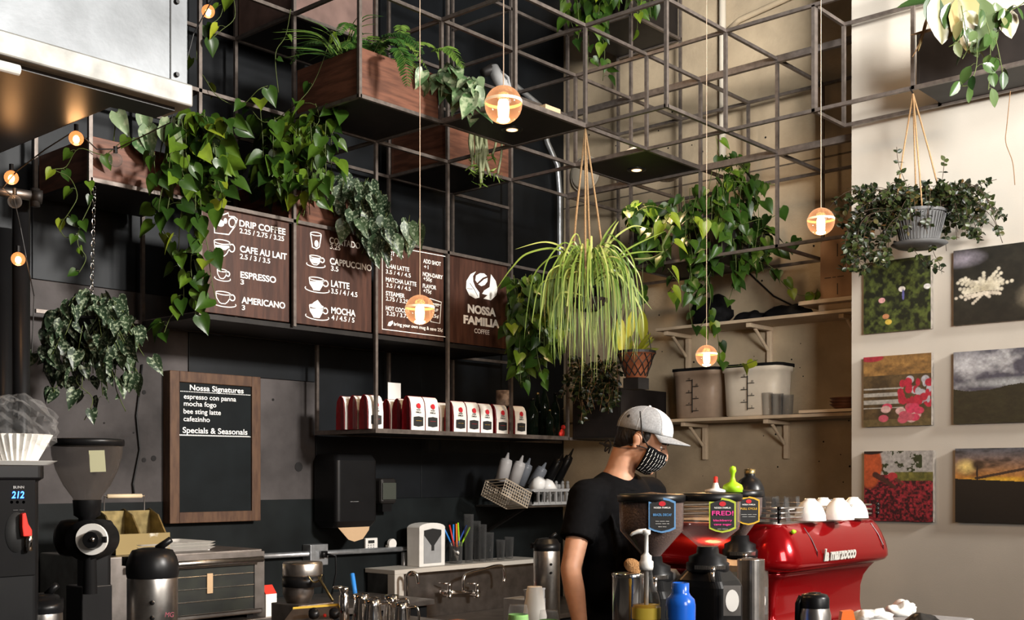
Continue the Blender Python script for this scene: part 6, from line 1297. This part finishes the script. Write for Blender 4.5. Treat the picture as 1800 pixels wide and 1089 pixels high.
m = MB(); f = at(163, 947, GD-.1); m.lathe([(0, 0), (.056, 0), (.056, .014), (0, .014)], f, 32, axis=-FW); m.build('white_dial', M['whitep'], t)
m = MB(); m.lathe([(0, .014), (.033, .014), (.034, .03), (.029, .055), (0, .055)], f+RT*.012, 24, axis=-FW); m.box(f+RT*.035-FW*.03, (.05, .012, .022), Matrix.Rotation(YAW-pi/2, 3, 'Z')); m.build('dial_knob', M['black'], t, bevel=.002)
m = MB(); m.ball(f-FW*.052+RT*.018+UP*.002, .01, 12); m.build('dial_screw', M['chrome'], t, smooth=True)
m = MB(); m.lathe([(.022, zg(975)), (.026, zg(1040))], at(158, 1000, GD-.06)*1.0-UP*at(158, 1000, GD-.06).z, 18); m.build('chute', M['blackmatt'], t, smooth=True)
m = MB(); m.bx((c.x-.02, c.y+.0, SZ+.02), (c.x+.1, c.y+.12, zg(1030))); m.bx((c.x-.12, c.y-.12, SZ), (c.x+.12, c.y+.12, SZ+.02)); m.build('stand', M['black'], t, bevel=.004)
airpot('tall steel airpot with a black pump head in front of the oven', 268, 962, 1012, 3.85, .082, SZ)
m = MB(); q = at(290, 1089, 3.76); text(m, 'MG', q+UP*.01, RT, UP, -FW, width=.03, cap=.016, shear=.2); tag(m.build('pen_marks', mat('pink_pen', (.6, .15, .2), .6), bpy.data.objects['airpot.001']), None)
airpot('short steel airpot with a black head under the bean grinder', 76, 1042, 1074, 3.75, .06, SZ)
# small roaster / warmer
WD = 5.2; c = at(532, 1000, WD); c.z = 0; zw = lambda py: EYE+(HZ-py)/FPX*WD
t = thing('steam_kettle', 'steel bean warmer drum with dark band and a sloping panel of black knobs', 'appliance', (c.x, c.y, SZ))
m = MB(); m.lathe([(0, zw(1012)), (.088, zw(1012)), (.09, zw(1008)), (.09, zw(990)), (.086, zw(987)), (0, zw(986))], c, 32); m.build('upper_drum', M['brass'] if 0 else M['steel'], t, smooth=True)
m = MB(); m.lathe([(.082, zw(1030)), (.092, zw(1028)), (.092, zw(1012)), (.08, zw(1011))], c, 32); m.build('dark_band', M['black'], t, smooth=True)
m = MB(); m.lathe([(0, zw(1060)), (.05, zw(1060)), (.07, zw(1042)), (.07, zw(1030))], c-RT*.02, 32); m.build('lower_drum', M['dsteel'], t, smooth=True)
m = MB(); m.bx((c.x-.1, c.y-.1, SZ+.001), (c.x+.1, c.y+.1, zw(1058))); m.build('base', M['dsteel'], t, bevel=.004)
pn = at(555, 1076, 4.95); m = MB(); m.prism([(-.13, -.03), (.13, -.01), (.1, .03), (-.1, .015)], pn, RT, UP*1+FW*.8, -UP*.01); m.build('control_panel', M['dsteel'], t)
m = MB(); m.prism([(-.1, .012), (.1, .026), (.1, .033), (-.1, .018)], pn-FW*.001+UP*.001, RT, UP*1+FW*.8, UP*.003); m.build('yellow_strip', mat('amber_tape', (.6, .4, .06), .5), t)
for px in (552, 588): q = at(px, 1080, 4.9); m = MB(); m.lathe([(0, 0), (.024, 0), (.02, .025), (0, .025)], q, 20, axis=(UP-FW).normalized()); m.build('knob', M['black'], t, smooth=True)
q = at(571, 1081, 4.9); m = MB(); m.ball(q, .008, 10); m.build('red_lamp', M['rubyred'], t, smooth=True)
m = MB(); a = at(560, 1010, 5.05); m.tube(smoothpath([at(542, 1012, 5.1), at(550, 1022, 5.1), at(560, 1020, 5.1), at(566, 1009, 5.1)]), .004, 6); m.tube([at(560, 1014, 5.1), at(585, 1055, 5.0)], .006, 8); m.build('latch_arm', M['brass'], t, smooth=True)
# pitchers and tampers
def pitcher(label, px, pyt, d, r, name='milk_pitcher', mm='chrome'):
    q = at(px, 1000, d); q.z = 0; zt = EYE+(HZ-pyt)/FPX*d; t = thing(name, label, 'pitcher', (q.x, q.y, SZ), 'steel milk pitchers on the side counter'); h = zt-SZ
    m = MB(); m.lathe([(0, SZ), (r, SZ+.002), (r*1.02, SZ+h*.3), (r*.9, SZ+h*.65), (r*.78, SZ+h*.85), (r*.84, zt), (r*.8, zt), (r*.74, SZ+h*.85)], q, 28); m.build('pitcher_body', M[mm], t, smooth=True)
    m = MB(); m.tube(smoothpath([q+RT*r*.8+UP*(zt-.02), q+RT*(r+.035)+UP*(zt-.025), q+RT*(r+.035)+UP*(SZ+h*.4), q+RT*r+UP*(SZ+h*.3)]), .005, 8); m.build('handle', M[mm], t, smooth=True)
    m = MB(); m.prism([(-.012, 0), (.012, 0), (.0, .02)], q-RT*r*.78+UP*(zt-.02), FW, UP, -RT*.014); m.build('spout', M[mm], t)
pitcher('steel pitcher beside the blue tube', 635, 1043, 4.95, .04); pitcher('rounded steel pitcher in the middle of the row', 655, 1052, 4.8, .042); pitcher('steel pitcher towards the sink', 688, 1045, 5.0, .038); pitcher('shortest steel pitcher at the sink end of the row', 705, 1058, 4.75, .034)
q = at(605, 1000, 4.95); q.z = 0; zt = EYE+(HZ-1030)/FPX*4.95; t = thing('tamper', 'polished steel tamper standing between the knob panel and the pitchers', 'tamper', (q.x, q.y, SZ))
m = MB(); m.lathe([(0, SZ), (.022, SZ), (.022, zt-.04), (.014, zt-.03), (.02, zt-.015), (.02, zt-.004), (0, zt)], q, 22); m.build('handle', M['chrome'], t, smooth=True)
m = MB(); m.lathe([(0, 0), (.02, 0), (.026, .006), (.02, .012), (0, .014)], q-RT*.025+UP*(zt-.01), 18); m.build('cap', M['chrome'], t, smooth=True)
m = MB(); m.tube([at(626, 1055, 5.1), at(619, 1008, 5.15)], .011, 10); tag(m.build('blue_tube', M['skyblue'], smooth=True), 'bright blue tube standing up behind the pitchers', 'tube')
# ------------------------------------------------------------------ the barista
PD = 4.6
HC = at(1131, 774, PD)
fv = (RT*.86-FW*.22-UP*.44).normalized(); uv = (UP-fv*UP.dot(fv)).normalized(); sv = fv.cross(uv).normalized()   # sv: towards the person's right (camera side)
def hp(a, b, c): return HC+fv*a+sv*b+uv*c
HR = Matrix((fv, sv, uv)).transposed()
pelvis = at(1078, 1150, 4.68); nb = at(1086, 842, 4.62); chest = at(1085, 925, 4.64)
rs = at(1030, 872, 4.52); ls = at(1142, 866, 4.76)
re_ = at(1003, 1000, 4.42); rw = at(1022, 1108, 4.3); le_ = at(1160, 985, 4.68); lw = at(1100, 1040, 4.3)
per = thing('person', 'barista in black t-shirt, grey and white cap and striped mask, looking down at work', 'person', (pelvis.x, pelvis.y, 0))
def cap_(m, a, b, ra, rb, n=18):
    a, b = Vector(a), Vector(b); m.tube([a, a.lerp(b, .5), b], [ra, (ra+rb)/2, rb], n); m.ball(a, ra*1.0, n); m.ball(b, rb*1.0, n)
def remesh(m, name, mt, vox, smooth=4, parent=per, extra=None):
    o = m.build(name, mt, parent, smooth=True)
    q = o.modifiers.new('r', 'REMESH'); q.mode = 'VOXEL'; q.voxel_size = vox; q.use_smooth_shade = True
    q = o.modifiers.new('s', 'SMOOTH'); q.iterations = smooth; q.factor = .6
    dg = bpy.context.evaluated_depsgraph_get(); me = bpy.data.meshes.new_from_object(o.evaluated_get(dg)); o.modifiers.clear(); o.data = me
    me.polygons.foreach_set('use_smooth', [True]*len(me.polygons)); return o
sd = (ls-rs).normalized(); tf = sd.cross(UP).normalized()*-1
if tf.dot(-FW) < 0: tf = -tf
TR = Matrix((sd, tf, UP)).transposed()
# body
m = MB()
m.ball(hp(-.012, 0, .028), (.098, .076, .09), 28, rot=HR)
m.ball(hp(.03, 0, -.01), (.066, .06, .085), 24, rot=HR)
m.ball(hp(.045, 0, -.065), (.05, .046, .045), 20, rot=HR); m.ball(hp(.075, 0, -.098), (.02, .022, .017), 14, rot=HR)
m.ball(hp(.01, .035, -.06), (.045, .022, .035), 14, rot=HR); m.ball(hp(.01, -.035, -.06), (.045, .022, .035), 14, rot=HR)
m.ball(hp(.075, 0, .032), (.02, .045, .012), 14, rot=HR)
m.tube([hp(.088, 0, .015), hp(.108, 0, -.012), hp(.114, 0, -.025), hp(.09, 0, -.034)], [.008, .011, .014, .012], 12)
for s in (-1, 1):
    m.ball(hp(.07, s*.034, .0), (.018, .018, .014), 12, rot=HR); m.ball(hp(.06, s*.042, -.025), (.024, .018, .02), 12, rot=HR)
    m.ball(hp(-.01, s*.08, -.014), (.015, .009, .03), 14, rot=HR); m.ball(hp(-.018, s*.088, .002), (.017, .008, .02), 12, rot=HR); m.ball(hp(-.012, s*.084, -.03), (.011, .008, .016), 12, rot=HR)
m.ball(hp(.09, 0, -.06), (.012, .024, .008), 10, rot=HR); m.ball(hp(.086, 0, -.072), (.012, .022, .008), 10, rot=HR)
cap_(m, hp(-.045, 0, -.055), nb+UP*.005, .056, .06); cap_(m, nb, nb-UP*.08, .068, .09)
m.ball(chest+UP*.06, (.165, .105, .16), 24, rot=TR); m.ball(chest-UP*.12, (.145, .1, .18), 24, rot=TR); m.ball(pelvis+UP*.03, (.155, .11, .14), 24, rot=TR)
cap_(m, nb-UP*.035, rs, .055, .056); cap_(m, nb-UP*.035, ls, .055, .056)
def hand(m, w, d, side, curl=.5):
    d = d.normalized(); s = side-d*side.dot(d); s.normalize(); n = d.cross(s)
    m.ball(w+d*.045, .001, 4)
    rot = Matrix((d, s, n)).transposed(); m.ball(w+d*.045, (.052, .04, .015), 16, rot=rot)
    for k, (o, L) in enumerate(((-.029, .066), (-.01, .078), (.01, .073), (.028, .058))):
        a = w+d*.082+s*o; b = a+(d*math.cos(curl*.5)+n*math.sin(curl*.5))*L*.45; c = b+(d*math.cos(curl*1.3)+n*math.sin(curl*1.3))*L*.32; e = c+(d*math.cos(curl*2)+n*math.sin(curl*2))*L*.25
        m.tube([a-d*.02, a, b, c, e], [.009, .0092, .0086, .0078, .0065], 10); m.ball(e, .0066, 8)
    a = w+d*.02-s*.026; m.tube([a, a+d*.026-s*.02+n*.006, a+d*.052-s*.027+n*.014, a+d*.072-s*.024+n*.018], [.014, .0115, .0095, .007], 10)
for sh, el, wr, sdd in ((rs, re_, rw, -FW), (ls, le_, lw, RT)):
    cap_(m, sh, el, .052, .04); cap_(m, el, el.lerp(wr, .35), .04, .041); cap_(m, el.lerp(wr, .35), wr, .041, .026)
    hand(m, wr, (wr-el), sdd if sh is rs else -UP, .35 if sh is rs else .8)
for s in (-1, 1):
    hip = pelvis+sd*.085*s-UP*.04; kn = Vector((hip.x, hip.y, .48))+sd*.02*s+tf*.02; an = Vector((hip.x, hip.y, .09))+sd*.03*s
    cap_(m, hip, kn, .085, .058); cap_(m, kn, kn.lerp(an, .35), .056, .058); cap_(m, kn.lerp(an, .35), an, .058, .036); m.ball(an+tf*.06-UP*.045, (.045, .12, .04), 14, rot=TR)
body = remesh(m, 'body', M['skin'], .0075, 3)
# trousers, shoes
m = MB(); m.ball(pelvis+UP*.02, (.17, .122, .15), 24, rot=TR)
for s in (-1, 1):
    hip = pelvis+sd*.085*s-UP*.04; kn = Vector((hip.x, hip.y, .48))+sd*.02*s+tf*.02; an = Vector((hip.x, hip.y, .1))+sd*.03*s
    cap_(m, hip, kn, .1, .075); cap_(m, kn, an, .075, .06)
remesh(m, 'trousers', M['denim'], .014)
for s in (-1, 1):
    hip = pelvis+sd*.085*s; an = Vector((hip.x, hip.y, 0))+sd*.03*s; m = MB(); m.ball(an+tf*.06+UP*.05, (.055, .145, .05), 18, rot=TR); m.ball(an+UP*.09, (.055, .06, .06), 14, rot=TR); remesh(m, 'shoe', M['black'], .012)
# t-shirt
m = MB()
m.ball(chest+UP*.075, (.178, .12, .16), 28, rot=TR); m.ball(chest-UP*.05, (.172, .122, .2), 28, rot=TR); m.ball(chest-UP*.2, (.165, .12, .2), 28, rot=TR); m.ball(pelvis+UP*.1, (.178, .134, .17), 28, rot=TR)
cap_(m, nb-UP*.048, rs+UP*.002, .062, .067); cap_(m, nb-UP*.048, ls+UP*.002, .062, .067)
m.lathe([(0, -.03), (.078, -.03), (.085, -.02), (.08, .008), (0, .008)], nb-UP*.03+tf*.012, 26, axis=(UP*.9+tf*.28))
for sh, el in ((rs, re_), (ls, le_)):
    e = sh.lerp(el, .6); m.tube([sh+UP*.015, sh.lerp(el, .25), e], [.068, .068, .07], 22)
# drape folds
for k in range(7):
    a = chest+sd*(-.13+.04*k)+tf*.1+UP*(.05-.03*k); m.tube([a, a-UP*.1+sd*.02+tf*.012, a-UP*.24+sd*.035], [.006, .014, .006], 8)
for k in range(3): a = rs.lerp(re_, .12+.16*k); m.tube([a-tf*.05, a+sd*-.067+UP*.01, a+tf*.062+sd*.0], [.008, .01, .008], 8)
remesh(m, 'shirt', M['shirt'], .008, 3)
m = MB()
def ringr(c, ax, r, th, n=40, mi=0):
    ax = Vector(ax).normalized(); u = ax.cross(RT).normalized(); v = ax.cross(u); m.tube([c+u*r*math.cos(2*pi*k/n)+v*r*math.sin(2*pi*k/n) for k in range(n+1)], th, 8)
ringr(nb-UP*.018+tf*.014, UP*.9+tf*.3, .075, .007); m.build('collar', M['shirt'], per, smooth=True)
# hair
m = MB(); m.ball(hp(-.035, 0, .022), (.085, .078, .085), 26, rot=HR); m.ball(hp(-.065, 0, -.03), (.045, .062, .06), 20, rot=HR); m.ball(hp(-.07, 0, -.075), (.024, .042, .035), 16, rot=HR)
for s in (-1, 1): m.ball(hp(.012, s*.068, .02), (.018, .014, .028), 12, rot=HR); m.ball(hp(-.062, s*.06, -.0), (.028, .014, .045), 12, rot=HR)
for k in range(16): a = hp(-.1+R.uniform(-.02, .03), R.uniform(-.05, .06), .06+R.uniform(-.04, .045)); m.ball(a, (.014, .014, .012), 8)
remesh(m, 'hair', M['hair'], .006, 1)
# eyes and brows (mostly under the brim)
for s in (-1, 1):
    m = MB(); m.ball(hp(.074, s*.033, .003), .0125, 14); m.build('eye', M['porcelain'], per, smooth=True)
    m = MB(); m.ball(hp(.083, s*.033, -.002), .0055, 10); m.build('iris', M['ink'], per, smooth=True)
    m = MB(); m.tube([hp(.088, s*.018, .024), hp(.092, s*.034, .028), hp(.078, s*.053, .022)], [.003, .0045, .002], 8); m.build('eyebrow', M['hair'], per, smooth=True)
    m = MB(); m.tube([hp(.0925, s*.022, .009), hp(.0945, s*.034, .008), hp(.083, s*.049, .004)], .0018, 6); m.build('eyelid', M['hair'], per, smooth=True)
# cap
cz = (uv*.96-fv*.24).normalized(); cf = (fv-cz*fv.dot(cz)).normalized(); CR = Matrix((cf, sv, cz)).transposed(); CC = hp(-.012, 0, .034)
def dome(f0, f1, mi, r=(.112, .09, .1), n=24, lift=0.):
    vs = []; fs = []; K = 12
    for q in range(K+1):
        th = pi/2*q/K
        for k in range(n+1):
            a = f0+(f1-f0)*k/n; vs.append(CC+CR@Vector(((r[0]+lift)*math.cos(th)*math.cos(a), (r[1]+lift)*math.cos(th)*math.sin(a), (r[2]+lift)*math.sin(th)**.85)))
    for q in range(K):
        for k in range(n): a = q*(n+1)+k; fs.append((a, a+1, a+n+2, a+n+1))
    m.add(vs, fs, mi)
m = MB(); dome(math.radians(48), math.radians(312), 0, n=34); cp = m.build('cap', M['capgrey'], per, smooth=True, solid=.003)
m = MB(); dome(math.radians(-48), math.radians(48), 0, n=18, lift=.0005); m.build('cap_front_panel', M['capwhite'], cp, smooth=True, solid=.003)
m = MB(); m.ball(CC+cz*.1, .007, 10); m.build('cap_button', M['capwhite'], cp, smooth=True)
m = MB()
for an in (48, 100, 150, 210, 260, 312): a = math.radians(an); m.tube([CC+CR@Vector((.1135*math.cos(th)*math.cos(a), .0915*math.cos(th)*math.sin(a), .1015*math.sin(th)**.85)) for th in np.linspace(0, pi/2, 10)], .0012, 4)
m.build('cap_seams', M['grey'], cp)
m = MB()
for k, (dx, dz) in enumerate(((0, 0), (.004, .014), (-.002, .028))): a = .12*(k-1); m.tube([CC+CR@Vector((.112*math.cos(th)*math.cos(a), .09*math.cos(th)*math.sin(a)+.0, .103*math.sin(th)**.85)) for th in np.linspace(.35, .75, 5)], .0022, 5)
m.build('cap_emblem', M['grey'], cp)
# brim
vs = []; fs = []; n = 20
for q in range(7):
    for k in range(n+1):
        a = math.radians(-62+124*k/n); e = q/6; x = .108*math.cos(a)+e*(.078*math.cos(a*1.15)+.004); y = .087*math.sin(a)*(1-.02*e); vs.append(CC+CR@Vector((x, y, -.002-e*.016-(y/.09)**2*.018*e)))
for q in range(6):
    for k in range(n): a = q*(n+1)+k; fs.append((a, a+1, a+n+2, a+n+1))
m = MB(); m.add(vs, fs); m.build('brim', M['capgrey'], cp, smooth=True, solid=.004)
# mask
m = MB(); vs = []; fs = []; n = 22; K = 10
def mp(u, v, off=0.):
    # u -1..1 ear to ear, v 0..1 from the nose bridge down under the chin
    a = u*1.35; z = -.012-.1*v; bul = math.sin(pi*min(1, v*.95+.05))**.6
    x = .018+(.062+.03*bul-.02*v)*math.cos(a)+(.016*(1-v)*math.exp(-(u*5)**2)); y = (.06+.012*bul-.012*v)*math.sin(a)
    return hp(x+off*math.cos(a)*1.0, y+off*math.sin(a), z+(.008*abs(u) if v < .5 else 0)-(.006*math.cos(a) if v > .8 else 0))
for q in range(K+1):
    for k in range(n+1): vs.append(mp(-1+2*k/n, q/K, .006+.002*math.sin(q*2.2)))
for q in range(K):
    for k in range(n): a = q*(n+1)+k; fs.append((a, a+1, a+n+2, a+n+1))
m.add(vs, fs); mk_ = m.build('mask', M['shirt'], per, smooth=True, solid=.002)
for row in range(5):
    m = MB()
    for k in range(15):
        u = -.9+1.8*k/14; v = .1+.18*row+.03*math.sin(k*1.3)
        a = [mp(u+s_, v+t_*.14, .0088) for s_, t_ in ((0, 0), (.012, 0), (.03, 1), (.018, 1))]; m.add(a, [(0, 1, 2, 3)])
    m.build('white_stripes', M['white'], mk_)
m = MB()
for s in (-1, 1): m.tube(smoothpath([mp(s, .15, .006), hp(-.02, s*.087, -.03), hp(-.07, s*.06, -.062), hp(-.1, s*.02, -.07)]), .0025, 6); m.tube(smoothpath([mp(s, .05, .006), hp(.0, s*.092, .02), hp(-.03, s*.1, .07), hp(-.05, s*.09, .1)]), .003, 6)
q = hp(-.105, 0.02, -.075)
for a, b in ((-.02, .02), (-.035, -.005), (-.012, -.03)): m.tube(smoothpath([q, q+fv*a*1.0+uv*b, q+fv*a*1.3-uv*.01, q]), .0035, 6)
m.tube([q, q-UP*.03-RT*.01], .003, 6); m.build('mask_ties', M['hair'], mk_, smooth=True)
bpy.data.objects.remove(_to)
